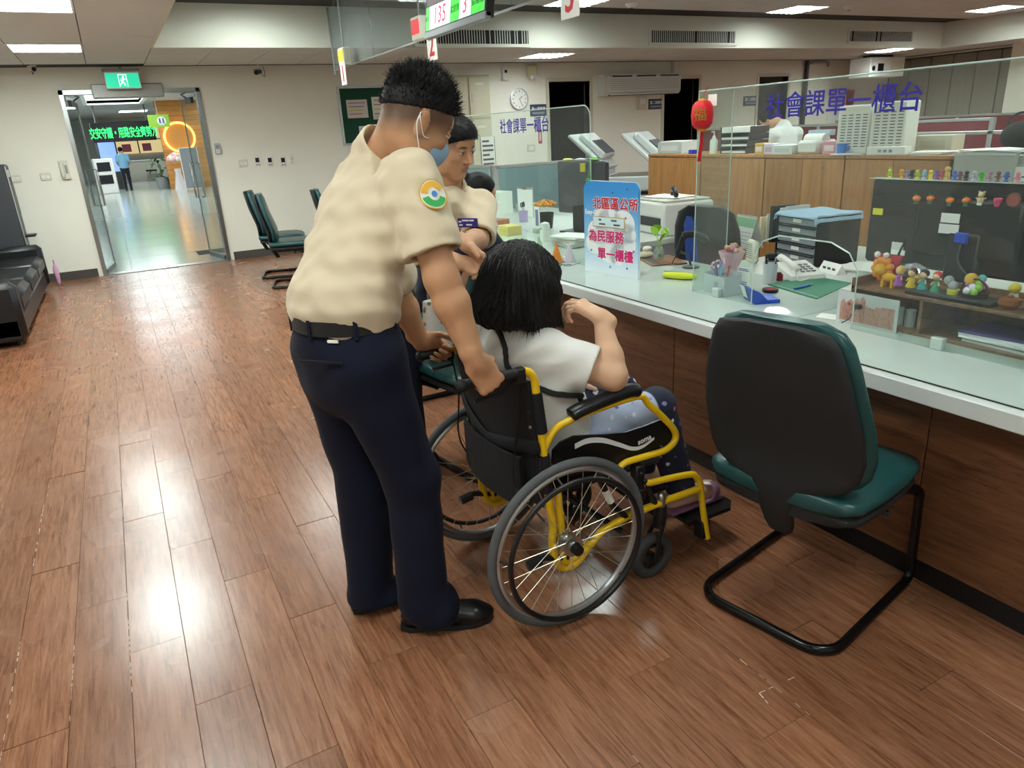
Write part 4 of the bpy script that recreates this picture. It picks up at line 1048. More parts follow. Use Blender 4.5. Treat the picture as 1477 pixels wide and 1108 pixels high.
# ------------------------------------------------------------------ seated visitor further along the counter
P4 = A_(1.62, 3.98, 0)
vis = thing('person', 'seated person with dark hair, white mask and navy jacket leaning on the counter', 'person', P4)
h4 = Head(N(ony(692, 281, 3.95)), A_(.9, -.1, -.3), A_(.3, 0, .95), .98)
n4 = A_(h4.c[0]-.06, h4.c[1]+.0, h4.c[2]-.15)
shR = n4+A_(.0, -.17, -.06); elR = shR+A_(.14, -.06, -.24); wrR = A_(2.0, shR[1]+.02, .80)
shL = n4+A_(.0, .17, -.06); elL = shL+A_(.14, .06, -.24); wrL = A_(2.0, shL[1]-.06, .80)
sd = SD((1.3, 3.5, .35), (2.3, 4.5, 1.5), .005); h4.build(sd); sd.add(rc(h4.p(-.03, 0, -.05), n4-up*.03, .052, .06), .03)
sd.add(loft([(A_(1.6, 3.98, .5), .15, .12), (n4-up*.08, .14, .08)], l3), .03)
for sh, e, w in ((shR, elR, wrR), (shL, elL, wrL)): sd.add(rc(sh, e, .048, .042), .03); sd.add(rc(e, w, .042, .026), .02)
hand(sd, wrR, (.9, .3, -.05), (0, 0, -1), (.2, .9, 0), [(15, 25, 15)]*4, ((.6, .7, .1), (.8, .4, .2), (.9, .2, .2)), .95)
hand(sd, wrL, (.9, -.3, -.05), (0, 0, -1), (.2, -.9, 0), [(15, 25, 15)]*4, ((.6, .7, .1), (.8, .4, .2), (.9, .2, .2)), .95)
def vcol(V): col = base_col(SKIN_B)(V); h4.paint(V, col); return col
sd.build('body', skinmat('skin_tan'), vis, P4, vcol)
hs = SD(h4.c-.2, h4.c+.2, .005); hs.add(el(h4.p(-.016, 0, .03), (.108, .09, .1), h4.ax), 0); hs.add(rc(h4.p(-.06, 0, -.01), h4.p(-.07, 0, -.06), .06, .04), .03); hs.cut(h4.p(.03, 0, .0), unit(h4.f-.5*h4.u)); hs.add(el(h4.p(-.115, 0, .075), (.035, .035, .035), h4.ax), .01)
hs.build('hair', hair_m, vis, P4, relax=0)
s2 = SD((1.3, 3.5, .4), (2.2, 4.5, 1.25), .006); s2.add(loft([(A_(1.6, 3.98, .5), .18, .15), (A_(1.63, 3.98, .75), .18, .13), (n4-up*.07, .165, .095), (n4-up*.01, .075, .068)], l3), .02)
for sh, e, w in ((shR, elR, wrR), (shL, elL, wrL)): s2.add(rc(sh, e, .066, .058), .04); s2.add(rc(e, w*.85+e*.15, .056, .046), .03)
s2.warp(folds(.002, 34, (.2, .8, .6), 33)); s2.build('jacket', cloth('navy_jacket', '#1d2030', .06), vis, P4)
s3 = SD((1.3, 3.6, .05), (2.08, 4.4, .68), .007); 
for t in (-1, 1): s3.add(rc(A_(1.58, 3.98+t*.09, .53), A_(1.96, 3.98+t*.1, .52), .09, .07), .03); s3.add(rc(A_(1.96, 3.98+t*.1, .52), A_(1.93, 3.98+t*.1, .09), .066, .055), .03)
s3.build('trousers', cloth('dark_trousers', '#23242a', .05), vis, P4)
for t in (-1, 1): shoe('shoe', (1.86, 3.98+t*.1), (2.09, 3.98+t*.1), leather, vis, P4)
mk = SD(h4.c-.16, h4.c+.16, .005); mk.add(el(h4.p(.04, 0, -.055), (.066, .064, .068), h4.ax), 0); mk.sub(el(h4.p(.03, 0, -.05), (.062, .0605, .075), h4.ax), .002); mk.cut(h4.p(.028, 0, 0), -h4.f); mk.cut(h4.p(0, 0, -.01), h4.u)
mk.build('face_mask', M('mask_white', '#e6eaee', .85), vis, P4)
# ================================================================== WHEELCHAIR
WO = Vector((1.0, 1.905, 0))
wc = thing('wheelchair', 'yellow framed manual wheelchair with black seat carrying the seated woman', 'wheelchair', WO)
yel = M('yellow_paint', '#efc21a', .3, coat=.4); tire = M('grey_tyre', '#55575a', .8, bump=.1, bscale=120); rimm = M('rim_alu', '#b9bcbf', .3, .9)
blk = M('wc_black', '#131315', .45); fab = M('black_fabric', '#15151a', .8, bump=.2, bscale=90, var=.1); vinyl = M('armrest_vinyl', '#17191c', .3, bump=.05, bscale=60)
L = lambda p: Vector(p)-WO
py = lambda x, y, Y=1.655: L(ony(x, y, Y))
def mir(pts, s):
    "s=-1 near side as measured, s=+1 mirrored to the far side"
    return [Vector((p[0], p[1]*-s if s > 0 else p[1], p[2])) for p in pts]
RW = .285
fistR = Vector(RW1+unit((.50, .0, -.86))*.078+A_(0, .018, 0))-WO; fistL = Vector(LW1+unit((.80, -.05, -.6))*.078+unit((.2, -.9, -.3))*.018)-WO
for s in (-1, 1):
    Y = s*.295; cx = .012
    w = bpy.data.objects.new('rear_wheel', MB().torus((cx, Y, RW), RW-.014, .0145, 64, 10, 'y').mesh('rear_wheel', tire, 60)); C.objects.link(w); w.parent = wc
    MB().torus((cx, Y, RW), RW-.034, .011, 64, 8, 'y', 1.0).build('rim', rimm, w)
    MB().torus((cx, Y+s*.045, RW), RW-.052, .0085, 64, 8, 'y').build('push_rim', blk, w)
    MB().cyl((cx, Y-s*.03, RW), (cx, Y+s*.03, RW), .024, .018).cyl((cx, Y-s*.022, RW), (cx, Y-s*.016, RW), .034).cyl((cx, Y+s*.016, RW), (cx, Y+s*.022, RW), .034).build('hub', m_chrome, w)
    MB().cyl((cx, Y+s*.03, RW), (cx, Y+s*.052, RW), .019, .017).build('hub_cap', blk, w)
    sp = MB()
    for k in range(28):
        a = 2*PI*k/28; a2 = a+(.5 if k % 2 else -.5)*1.3; sy = Y+s*(.018 if (k//2) % 2 else -.018)
        sp.tube([(cx+.032*math.cos(a2), sy, RW+.032*math.sin(a2)), (cx+(RW-.04)*math.cos(a), Y, RW+(RW-.04)*math.sin(a))], .0011, 4)
    o = sp.build('spokes', M('spoke_steel', '#d8d2bd', .3, .8), w); o['kind'] = 'stuff'
    st = MB()
    for k in range(5):
        a = 2*PI*k/5+.5; st.tube([(cx+(RW-.035)*math.cos(a), Y+s*.01, RW+(RW-.035)*math.sin(a)), (cx+(RW-.052)*math.cos(a), Y+s*.045, RW+(RW-.052)*math.sin(a))], .004, 6)
    st.build('rim_clip', blk, w)
    # castor
    cxx, cyy = .375, s*.245
    c = bpy.data.objects.new('castor_wheel', MB().torus((cxx, cyy, .086), .066, .0195, 32, 10, 'y').mesh('castor', M('castor_rubber', '#3a3b3d', .7), 60)); C.objects.link(c); c.parent = wc
    hb = MB().cyl((cxx, cyy-.013, .077), (cxx, cyy+.013, .077), .018)
    hb.torus((cxx, cyy, .077), .045, .008, 24, 6, 'y')
    for k in range(3):
        a = 2*PI*k/3; hb.tube([(cxx, cyy, .077), (cxx+.045*math.cos(a), cyy, .077+.045*math.sin(a))], .009, 6)
    hb.build('castor_spider', blk, c)
    fk = MB()
    for e in (-1, 1): fk.tube([(cxx, cyy+e*.026, .077), (cxx+.012, cyy+e*.026, .16), (cxx+.03, cyy+e*.02, .2)], .011, 6, flat=.5)
    fk.cyl((cxx+.03, cyy, .19), (cxx+.035, cyy, .27), .022).build('castor_fork', blk, c)
    MB().cyl((cxx+.035, cyy, .27), (cxx+.036, cyy, .3), .018).ball((cxx+.036, cyy, .303), .017).build('castor_bolt', m_chrome, c)
    yv = -.25 if s < 0 else .25; K = lambda pts: [Vector((p[0], yv, p[2])) for p in pts]
    P = lambda *q: K([py(*a) for a in q])
    fist = fistR if s < 0 else fistL
    hz = fist.z
    # back post and push handle
    post = [Vector((-.02, yv, .33)), Vector((-.035, yv, .47)), Vector((-.045, yv, .62)), Vector((-.06, yv, hz-.07)), Vector((-.066, yv, hz-.025)), Vector((-.09, yv, hz)), Vector((-.13, yv, hz))]
    MB().tube(bez(post, 5), .0125, 10).build('back_post', yel, wc)
    MB().tube([(-.047, yv, .66), (-.061, yv, hz-.07)], .0185, 10).build('post_sleeve', fab, wc); MB().tube([(-.037, yv, .46), (-.043, yv, .585)], .0185, 10).build('post_sleeve', fab, wc)
    hx = fist.x; MB().tube([(-.12, yv, hz), (hx-.075, yv, hz)], .0155, 12).ball((hx-.075, yv, hz), .019).build('push_handle', M('grip', '#101012', .6, bump=.3, bscale=140), wc)
    br = MB().tube([(-.12, yv, hz-.018), (hx+.04, yv-s*.0, hz-.05), (hx-.04, yv, hz-.055)], .006, 6); br.box((-.125, yv-.014, hz-.03), (-.095, yv+.014, hz+.015), .004); br.build('brake_lever', m_black, wc)
    MB().tube(bez([(-.1, yv, hz-.03), (-.10, yv-.03*s, hz-.15), (-.12, yv-.05*s, .5), (-.05, yv, .36)], 6), .003, 5).build('brake_cable', m_black, wc)
    # armrest
    arm = K([Vector((-.045, 0, .60)), py(800, 620), py(822, 606), py(835, 600), py(918, 572), py(935, 583), py(960, 606), py(973, 622), py(973, 636), py(958, 650), py(925, 660), py(903, 667), py(893, 676), py(890, 690)])
    MB().tube(bez(arm, 4), .0115, 10).build('arm_tube', yel, wc)
    pad = [py(822, 600), py(835, 592), py(870, 577), py(905, 564), py(921, 563)]
    MB().tube(bez(K(pad), 5), [.012]+[.0215]*19+[.016], 12, flat=1.25, up=(0, 0, 1)).build('armrest_pad', vinyl, wc)
    # side guard
    ol = [py(800, 672), py(801, 652), py(812, 640), py(832, 631), py(870, 629), py(905, 626), py(935, 616), py(958, 607), py(970, 612), py(974, 626), py(966, 640), py(940, 652), py(900, 668), py(860, 682), py(825, 690)]
    n = len(ol); g_ = MB(); ys = yv-s*.016
    g_.add([(p.x, ys+t*.004, p.z) for t in (-1, 1) for p in ol], [tuple(range(n)), tuple(range(2*n-1, n-1, -1))]+[(k, n+k, n+(k+1) % n, (k+1) % n) for k in range(n)])
    sg = g_.build('side_guard', M('guard_black', '#111113', .35), wc, None)
    sw = bez([py(832, 646), py(850, 638), py(872, 637), py(895, 643), py(915, 649), py(930, 646), py(947, 634)], 5); wv = [.009]*14+[.009-.0006*i for i in range(17)]
    q = MB(); m_ = len(sw); yo = ys+s*.0048
    vs = [];
    for i, p in enumerate(sw): hw_ = max(.0015, .009*(1-.75*max(0, i/m_-.35))); vs += [(p.x, yo, p.z-hw_), (p.x, yo, p.z+hw_)]
    q.add(vs, [(2*i, 2*i+2, 2*i+3, 2*i+1) for i in range(m_-1)]).build('swoosh', M('guard_white', '#dfe0e2', .5), sg, None)
    tp = py(933, 636); text('brand_print', 'soma', .026, M('guard_white', '#dfe0e2', .5), frame((tp.x, yo, tp.z), (1, 0, .16) if s < 0 else (-1, 0, -.16), (0, 0, 1)), sg, .0006)
    # lower frame
    lowp = K([(.0, 0, RW+.17), (.01, 0, RW+.02), (.015, 0, .20), (.05, 0, .195), (.11, 0, .215), (.17, 0, .255), (.28, 0, .275), (.40, 0, .283), (.575, 0, .285)])
    MB().tube(bez(lowp, 5), .0125, 10).build('lower_tube', yel, wc)
    MB().tube(bez(K([(-.02, 0, .34), (-.024, 0, .26), (-.0, 0, .18), (.06, 0, .17), (.12, 0, .23)]), 5), .013, 10).build('rear_loop', yel, wc)
    MB().tube([(-.115, yv, .225), (-.06, yv, .235), (.03, yv, .205)], .011, 8).build('anti_tip_bar', blk, wc)
    MB().tube([(-.115, yv, .222), (-.07, yv, .23)], .017, 8).build('tip_lever_cover', blk, wc)
    hang = K([py(893, 700), py(910, 702), py(990, 685), py(1004, 688), py(1010, 700), py(1014, 735), py(1020, 776)])
    MB().tube(bez(hang, 4), .0115, 10).build('footrest_hanger', yel, wc)
    MB().box((.29, yv-.018, .36), (.325, yv+.018, .455), .004).box((.3, yv-.02, .33), (.33, yv+.02, .37), .004).ball((.305, yv+s*.022, .43), .009).ball((.32, yv+s*.022, .40), .009).build('swing_lock', m_black, wc)
    MB().tube([(.3, yv, .42), (.345, yv, .36), (.38, yv, .29)], .012, 8).build('front_post', blk, wc)
    fp = MB(); fp.prism([(.56, s*.03), (.80, s*.03), (.80, s*.19), (.76, s*.225), (.56, s*.225)], .126, .141); fp.box((.595, s*.21, .07), (.635, s*.255, .145), .004); fp.build('foot_plate', blk, wc)
    MB().tube(K([(.16, 0, .44), (.21, 0, .33), (.27, 0, .265)]), .012, 6).build('brake_bar', m_black, wc)
    MB().tube([(.178, yv, .402), (.20, yv, .352)], .0135, 6).build('info_label', m_white, wc)
# fabric
bk = MB(); rows = []
for i in range(9):
    z = .40+i*(fistR.z-.035-.40)/8; r = []
    for j in range(13):
        yq = -.25+.5*j/12; bow = .035*(1-(yq/.25)**2); r.append((-.02-.05*(i/8)-bow, yq, z))
    rows.append(r)
vs = [p for r in rows for p in r]+[(p[0]-.018, p[1], p[2]) for r in rows for p in r]; fs = []; n = 117
for i in range(8):
    for j in range(12): a = i*13+j; fs += [(a, a+1, a+14, a+13), (n+a, n+a+13, n+a+14, n+a+1)]
for j in range(12): fs += [(j, n+j, n+j+1, j+1), (104+j, 105+j, n+105+j, n+104+j)]
for i in range(8): fs += [(i*13, i*13+13, n+i*13+13, n+i*13), (i*13+12, n+i*13+12, n+i*13+25, i*13+25)]
stripe = M('striped_fabric', '#17171c', .8, bump=.5, bscale=40, stretch=(.1, 7, .1))
bko = bk.add(vs, fs).build('back_upholstery', stripe, wc)
bd = MB(); 
pth = [(-.02-.05*.5-.035*(1-(y_/.25)**2)-.024, y_, .615-.05*(1-abs(y_)/.25)) for y_ in [(-.262+.524*i/16) for i in range(17)]]
bd.tube(pth, .022, 8, flat=.3, up=(0, 0, 1)); bd.build('back_belt', fab, bko)
pk = MB(); pp = [(-.07-.03*(1-(y_/.2)**2)-.02, y_, .40) for y_ in [(-.2+.4*i/10) for i in range(11)]]; m_ = 11
pk.add([(p[0]-.008*k, p[1], p[2]+h_) for h_ in (0, .17) for k in (0, 1) for p in pp], [(i, i+1, 2*m_+i+1, 2*m_+i) for i in range(10)]+[(m_+i, 3*m_+i, 3*m_+i+1, m_+i+1) for i in range(10)]+[(2*m_+i, 2*m_+i+1, 3*m_+i+1, 3*m_+i) for i in range(10)])
pk.build('back_pocket', stripe, bko)
bl = MB()
for s in (-1, 1):
    for dz in (.05, .10, .15): bl.ball((-.075, s*.235, fistR.z-.03-dz), .006, 8, 5)
bl.build('rivet', m_chrome, bko)
MB().box((-.02, -.235, .42), (.42, .235, .45), .012).build('seat_cushion', fab, wc)
MB().tube([(.02, -.24, .40), (.25, .24, .22)], .011, 8).tube([(.02, .24, .40), (.25, -.24, .22)], .011, 8).build('cross_brace', blk, wc)
MB().box((.44, -.22, .18), (.455, .22, .25), .003).build('calf_strap', fab, wc)
# ================================================================== GREEN CHAIRS
teal = M('teal_vinyl', '#1f4a4b', .32, var=.06, vscale=6, bump=.06, bscale=25, spec=.5); shell = M('chair_shell', '#202124', .65, bump=.12, bscale=260); sled = M('black_tube', '#0e0e10', .22, .1)
def rings(mb, R_):
    n = len(R_[0]); b = len(mb.v); mb.v += [tuple(p) for r in R_ for p in r]
    for i in range(len(R_)-1):
        for k in range(n): mb.f.append((b+i*n+k, b+i*n+(k+1) % n, b+(i+1)*n+(k+1) % n, b+(i+1)*n+k))
    mb.f.append(tuple(b+k for k in range(n-1, -1, -1))); mb.f.append(tuple(b+(len(R_)-1)*n+k for k in range(n))); return mb
def sup(hw, ht, e=3.0, n=24):
    o = []
    for k in range(n):
        a = 2*PI*k/n; c, s = math.cos(a), math.sin(a); o.append((math.copysign(abs(c)**(2/e), c)*hw, math.copysign(abs(s)**(2/e), s)*ht))
    return o
def make_chair(label):
    t = thing('office_chair', label, 'chair')
    prof = [(.495, .12), (.503, .165), (.525, .205), (.56, .230), (.62, .243), (.70, .240), (.80, .222), (.88, .203), (.94, .184), (.975, .160), (.992, .115)]
    bx_ = lambda z: -.235-.13*(z-.42)+.10*((z-.62))**2*-1.0-.03*math.exp(-((z-.6)/.13)**2)*-1
    R1 = [[(bx_(z)+.035+b_, a_, z) for a_, b_ in sup(hw+.012, .036*(1 if .43 < z < .97 else .75), 2.6)] for z, hw in prof]; bc = MB(); rings(bc, R1); bc.build('back_cushion', teal, t, 60)
    prof2 = [(.31, .035), (.34, .045), (.40, .052), (.46, .065), (.485, .10), (.5, .16)]+prof[2:-1]+[(.985, .09)]
    R2 = [[(bx_(max(z, .42))-.012+(.06*max(0, (.42-z)/.13))+b_-.25*max(0, abs(a_)-.12)**2*-1, a_, z) for a_, b_ in sup(hw, .021, 3.2)] for z, hw in prof2]; sb = MB(); rings(sb, R2); sb.build('back_shell', shell, t, 60)
    sx = [(-.262, .15, .0), (-.252, .21, .0), (-.215, .243, .0), (-.1, .256, 0), (.05, .256, 0), (.15, .246, -.002), (.21, .22, -.012), (.24, .18, -.03), (.248, .12, -.04)]
    R3 = [[(x, a_, .47+dz+b_-.012*(1-(a_/hw)**2)*(b_ > 0)) for a_, b_ in sup(hw, .036*(.7 if i in (0, 8) else 1), 2.8)] for i, (x, hw, dz) in enumerate(sx)]; sc = MB(); rings(sc, R3); sc.build('seat_cushion', teal, t, 60)
    R4 = [[(x*.96, a_*.965, .425+dz*.6+b_) for a_, b_ in sup(hw, .026, 3)] for x, hw, dz in sx]; su = MB(); rings(su, R4); su.build('seat_pan', shell, t, 60)
    MB().box((-.19, -.05, .37), (.06, .05, .40), .006).build('back_bracket', shell, t)
    lf_ = []
    w, r = .225, .085
    half = [(.05, w-.03, .385), (.17, w-.02, .38), (.225, w, .355), (.24, w, .30), (.255, w, .12), (.262, w, .05), (.235, w, .017), (.15, w, .015), (-.15, w, .015)]
    cor = [(-.29+r-r*math.sin(a), w-r+r*math.cos(a), .015) for a in [math.radians(q) for q in (0, 18, 36, 54, 72, 90)]]
    side = bez(half, 4)+[Vector(p) for p in cor]
    full = side+[Vector((p.x, -p.y, p.z)) for p in reversed(side)]
    MB().tube(full, .0175, 10, flat=.8).build('sled_frame', sled, t, 60)
    MB().box((.02, -.21, .385), (.06, .21, .40)).build('cross_bar', sled, t)
    MB().tube([(.0, -.10, .39), (.0, -.19, .375)], .009, 6).box((-.012, -.23, .365), (.012, -.18, .38), .004).build('tilt_lever', shell, t)
    return t
ch0 = make_chair('large teal vinyl office chair with black back shell pulled up to the wheelchair side of the counter')
ch0['label'] = 'teal vinyl chair with black back shell standing alone at the counter beside the wheelchair'
ch0.location = (1.765, 1.335, 0); ch0.rotation_euler = (0, 0, math.radians(12))
for loc_, rz_, lb, gp in (((1.34, 2.92, 0), 100, 'teal vinyl chair turned sideways holding a floral bag', None),
                      ((1.56, 3.98, 0), 0, 'teal vinyl chair under the seated visitor in navy', None),
                      ((1.62, 8.05, 0), -14, 'teal vinyl chair by the wall, nearer of the pair below the switches', 'waiting chairs by the back wall'), ((1.64, 8.75, 0), -14, 'teal vinyl chair by the wall, farther of the pair below the switches', 'waiting chairs by the back wall'),
                      ((2.22, 8.02, 0), -10, 'dark teal waiting chair beside the standing man in khaki', 'waiting chairs by the back wall')):
    c = copy_tree(ch0); c.location = loc_; c.rotation_euler = (0, 0, math.radians(rz_)); c['label'] = lb
    if gp: c['group'] = gp
# floral tote bag on the turned chair
def floralbag():
    m = M('floral_bag', '#e9e4dc', .8); nt = m.node_tree; L_ = nt.links; b = nt.nodes['Principled BSDF']
    tc = nt.nodes.new('ShaderNodeTexCoord'); v = nt.nodes.new('ShaderNodeTexVoronoi'); v.inputs['Scale'].default_value = 28; L_.new(tc.outputs['Object'], v.inputs['Vector'])
    r = nt.nodes.new('ShaderNodeValToRGB'); r.color_ramp.interpolation = 'CONSTANT'; e = r.color_ramp.elements; e[0].color = lin('#6d7a58'); e[1].position = .2; e[1].color = lin('#b9a08f'); q = e.new(.32); q.color = lin('#ece7df')
    L_.new(v.outputs['Distance'], r.inputs['Fac']); L_.new(r.outputs['Color'], b.inputs['Base Color']); return m
bp = onz(626, 512, .506)
bg = thing('tote_bag', 'white floral print bag standing on the turned teal chair', 'bag', (1.215, 3.0, .507), math.radians(15))
q = MB(); rings(q, [[(a_*(1+.0*z), b_, z) for a_, b_ in sup(w_, d_, 4)] for z, w_, d_ in ((0, .085, .045), (.02, .095, .05), (.15, .095, .045), (.27, .088, .03), (.275, .086, .028))]); q.build('bag_body', floralbag(), bg, 50)
q = MB()
for e in (-1, 1): q.tube(bez([(-.045, e*.028, .265), (-.035, e*.03, .33), (.035, e*.03, .33), (.045, e*.028, .265)], 6), .005, 6)
q.build('bag_handle', M('bag_strap', '#8d8577', .8), bg)
# ================================================================== SOFA
lea = M('sofa_leather', '#17181b', .38, bump=.12, bscale=30, var=.08)
sf = thing('sofa', 'long black leather sofa along the left wall by the glass door', 'sofa', (-1.3, 8.48, 0))
def softbox(a, b, bev=.035): return MB().box(a, b, bev)
HX, HY = .43, 1.49
softbox((-HX, -HY, .05), (HX-.03, HY, .24), .02).build('base', lea, sf)
for s in (-1, 1): softbox((-HX, s*HY, .05), (HX, s*(HY-.17), .53), .045).build('arm', lea, sf)
for k in range(3):
    y0 = -HY+.18+k*.875; softbox((-.2, y0+.004, .24), (HX, y0+.871, .42), .05).build('seat_cushion', lea, sf); softbox((-HX, y0+.004, .36), (-.15, y0+.871, .74), .06).build('back_cushion', lea, sf)
for sx_ in (-1, 1):
    for sy_ in (-1, 1): MB().cyl((sx_*.33, sy_*1.36, 0), (sx_*.33, sy_*1.36, .052), .022).build('leg', m_black, sf)
# pink folded umbrella by the sofa end
um = thing('umbrella', 'small pink folded umbrella leaning at the far end of the black sofa', 'umbrella', (-.80, 10.05, 0))
MB().lathe([(.004, 0), (.006, .02), (.022, .05), (.03, .2), (.018, .25), (.008, .26)], 10).build('canopy', M('pink_cloth', '#d9a3c4', .7), um); MB().tube([(0, 0, .26), (0, 0, .32)], .008, 8).build('handle', M('pink_handle', '#c98fb3', .5), um)
# water dispenser in the corner
wd_ = thing('water_dispenser', 'tall dark grey drinks dispenser in the corner behind the sofa', 'dispenser', (-1.22, 10.22, 0))
B((-.2, -.2, .02), (.2, .2, 1.42), .02).build('body', M('dispenser_grey', '#3f4145', .45), wd_); B((.195, -.16, .85), (.206, .16, 1.2), .004).build('tap_recess', m_black, wd_)
B((.2, -.1, .60), (.31, .1, .625), .008).build('drip_tray', m_black, wd_); B((.2, -.19, .03), (.21, -.17, 1.40)).build('trim_strip', m_alu, wd_); B((-.19, -.19, 0), (.19, .19, .02)).build('foot', m_black, wd_)
B((.201, -.07, 1.28), (.207, .07, 1.36), .002).build('notice', m_white, wd_)
# ================================================================== GLASS PARTITIONS, SIGNS, HANGING THINGS
def pane(name, label, outline, X, parent=None):
    "outline in (Y,z), 8 mm thick sheet facing -X"
    n = len(outline); mb = MB(); x0, x1 = X-.004, X+.004
    vs = [(x0, y, z) for y, z in outline]+[(x1, y, z) for y, z in outline]
    mb.add(vs, [tuple(range(n)), tuple(range(2*n-1, n-1, -1))]+[(k, n+k, n+(k+1) % n, (k+1) % n) for k in range(n)])
    return mb
def edge(pts, w=.0042): return MB().tube(pts, w, 4)
GX = 2.25
gp = thing('glass_partition', 'clear glass counter screen with blue lettering and a red lantern on its end', 'glass screen', (GX, 1.4, .75))
Lg = lambda p: (p[0]-GX, p[1]-1.4, p[2]-.75)
ol = [(2.455, .7505), (2.455, 1.606), (.2, 1.612), (.2, .7505), (1.62, .7505), (1.62, .96), (1.66, 1.02), (1.74, 1.05), (1.98, 1.05), (2.06, 1.02), (2.10, .96), (2.10, .7505)]
pm_ = pane('', '', [(y-1.4, z-.75) for y, z in ol], 0); pn = pm_.build('screen_pane', m_glass, gp, None)
eg = MB(); 
for a, b in zip(ol, ol[1:]): 
    if abs(a[1]-.7505) < .001 and abs(b[1]-.7505) < .001: continue
    eg.tube([Lg((GX, *a)), Lg((GX, *b))], .003, 4)
eg.build('polished_edge', m_edge, gp, None)
B(Lg((GX, 2.451, .7505)), Lg((2.447, 2.459, 1.606))).build('return_pane', m_glass, gp, None)
MB().tube([Lg((2.447, 2.455, .7505)), Lg((2.447, 2.455, 1.606)), Lg((GX, 2.455, 1.606))], .003, 4).build('polished_edge', m_edge, gp, None)
for y in (.6, 1.3, 2.3): B(Lg((GX-.012, y-.02, .7505)), Lg((GX+.012, y+.02, .79)), .002).build('glass_clamp', m_edge, gp, None)
text('lettering', '社會課單一櫃台', .094, m_blue_ink, frame(Lg((GX-.006, 1.77, 1.522)), (0, -1, 0), (0, 0, 1)), gp, 0, .95, heavy=.0008)
B(Lg((GX-.006, 2.345, 1.545)), Lg((GX-.0045, 2.395, 1.59))).build('taped_note', m_paper, gp, None)
gf = thing('glass_partition', 'clear glass counter screen beyond the blue standing sign', 'glass screen', (GX, 4.5, .75))
Lf = lambda p: (p[0]-GX, p[1]-4.5, p[2]-.75)
r = .06; ol = [(3.265, .7505), (3.265, 1.595-r)]+[(3.265+r-r*math.cos(a), 1.595-r+r*math.sin(a)) for a in (.4, .8, 1.2, 1.57)]+[(6.6, 1.6), (6.6, .7505)]
pane('', '', [(y-4.5, z-.75) for y, z in ol], 0).build('screen_pane', m_glass, gf, None)
eg = MB()
for a, b in zip(ol[:-1], ol[1:-1]): eg.tube([Lf((GX, *a)), Lf((GX, *b))], .003, 4)
eg.build('polished_edge', m_edge, gf, None)
text('lettering', '社會課單一櫃台', .092, m_blue_ink, frame(Lf((GX-.006, 3.965, 1.508)), (0, -1, 0), (0, 0, 1)), gf, 0, .93, heavy=.0008)
# red lantern
ln = thing('paper_lantern', 'small red lantern with gold character and tassel hanging at the end of the glass screen', 'lantern', (2.215, 2.395, 1.512))
prof = [(.016, -.056), (.03, -.052), (.042, -.034), (.046, 0), (.042, .034), (.03, .052), (.016, .056)]
MB().lathe(prof, 28).build('lantern_body', M('lantern_red', '#d8182a', .55, bump=.2, bscale=60, stretch=(1, 1, .05)), ln, 60)
MB().lathe([(.0, -.066), (.02, -.066), (.021, -.055), (.0, -.054)], 20).lathe([(.0, .054), (.02, .055), (.019, .063), (0, .064)], 20).build('gold_cap', M('gold', '#d8a93a', .35, .7), ln)
MB().tube([(0, 0, .063), (.012, 0, .095), (.03, .0, .105)], .0018, 5).build('cord', m_red, ln)
ts = MB()
for k in range(14):
    a = 2*PI*k/14; ts.tube([(.004*math.cos(a), .004*math.sin(a), -.064), (.006*math.cos(a), .006*math.sin(a), -.11), (.006*math.cos(a)-.006, .006*math.sin(a)+.004, -.185)], .0014, 4)
ts.build('tassel', M('tassel_red', '#c0131f', .7), ln)
tx = text('gold_character', '福', .058, M('gold_print', '#c9a63c', .45), Matrix.Identity(4), ln, .0004)
for v in tx.data.vertices:
    a = v.co.x/.046; z = v.co.y; rr = .0478*math.sqrt(max(.1, 1-(z/.075)**2)); th_ = math.radians(215)+a
    v.co = (rr*math.cos(th_), rr*math.sin(th_), z)
# blue standing sign in the gap
sx0, sx1 = Vector((2.164, 3.201, .7505)), Vector((2.224, 2.820, .7505)); sw_ = (sx1-sx0).length; shh = .475
sg = thing('counter_sign', 'blue and white rounded standing sign board with pink lettering on the counter', 'sign', (sx0+sx1)/2)
F = frame((0, 0, 0), sx1-sx0, (0, 0, 1))
def m_sign():
    m = M('sign_print', '#4aa3e0', .35); nt = m.node_tree; b = nt.nodes['Principled BSDF']; tc = nt.nodes.new('ShaderNodeTexCoord'); sp = nt.nodes.new('ShaderNodeSeparateXYZ'); r = nt.nodes.new('ShaderNodeValToRGB')
    nt.links.new(tc.outputs['Object'], sp.inputs[0]); nt.links.new(sp.outputs[1], r.inputs[0]); e = r.color_ramp.elements; e[0].position = .02; e[0].color = lin('#dfeaf2'); e[1].position = .42; e[1].color = lin('#2f8fd8'); q = e.new(.2); q.color = lin('#8cc3e8'); nt.links.new(r.outputs[0], b.inputs['Base Color']); return m
rr = .045; op = [(-sw_/2, 0), (sw_/2, 0), (sw_/2, shh-rr)]+[(sw_/2-rr+rr*math.cos(a), shh-rr+rr*math.sin(a)) for a in (.4, .8, 1.2)]+[(-sw_/2+rr-rr*math.sin(a), shh-rr+rr*math.cos(a)) for a in (0, .4, .8, 1.2)]+[(-sw_/2, shh-rr)]
bd_ = MB().prism(op, -.006, .006).build('board', m_sign(), sg, None); bd_.matrix_local = F
MB().prism([(p[0]*1.004, p[1]+(.002 if p[1] > .01 else 0)) for p in op], -.0085, -.006).build('back_sheet', m_white, bd_, None)
cl = MB()
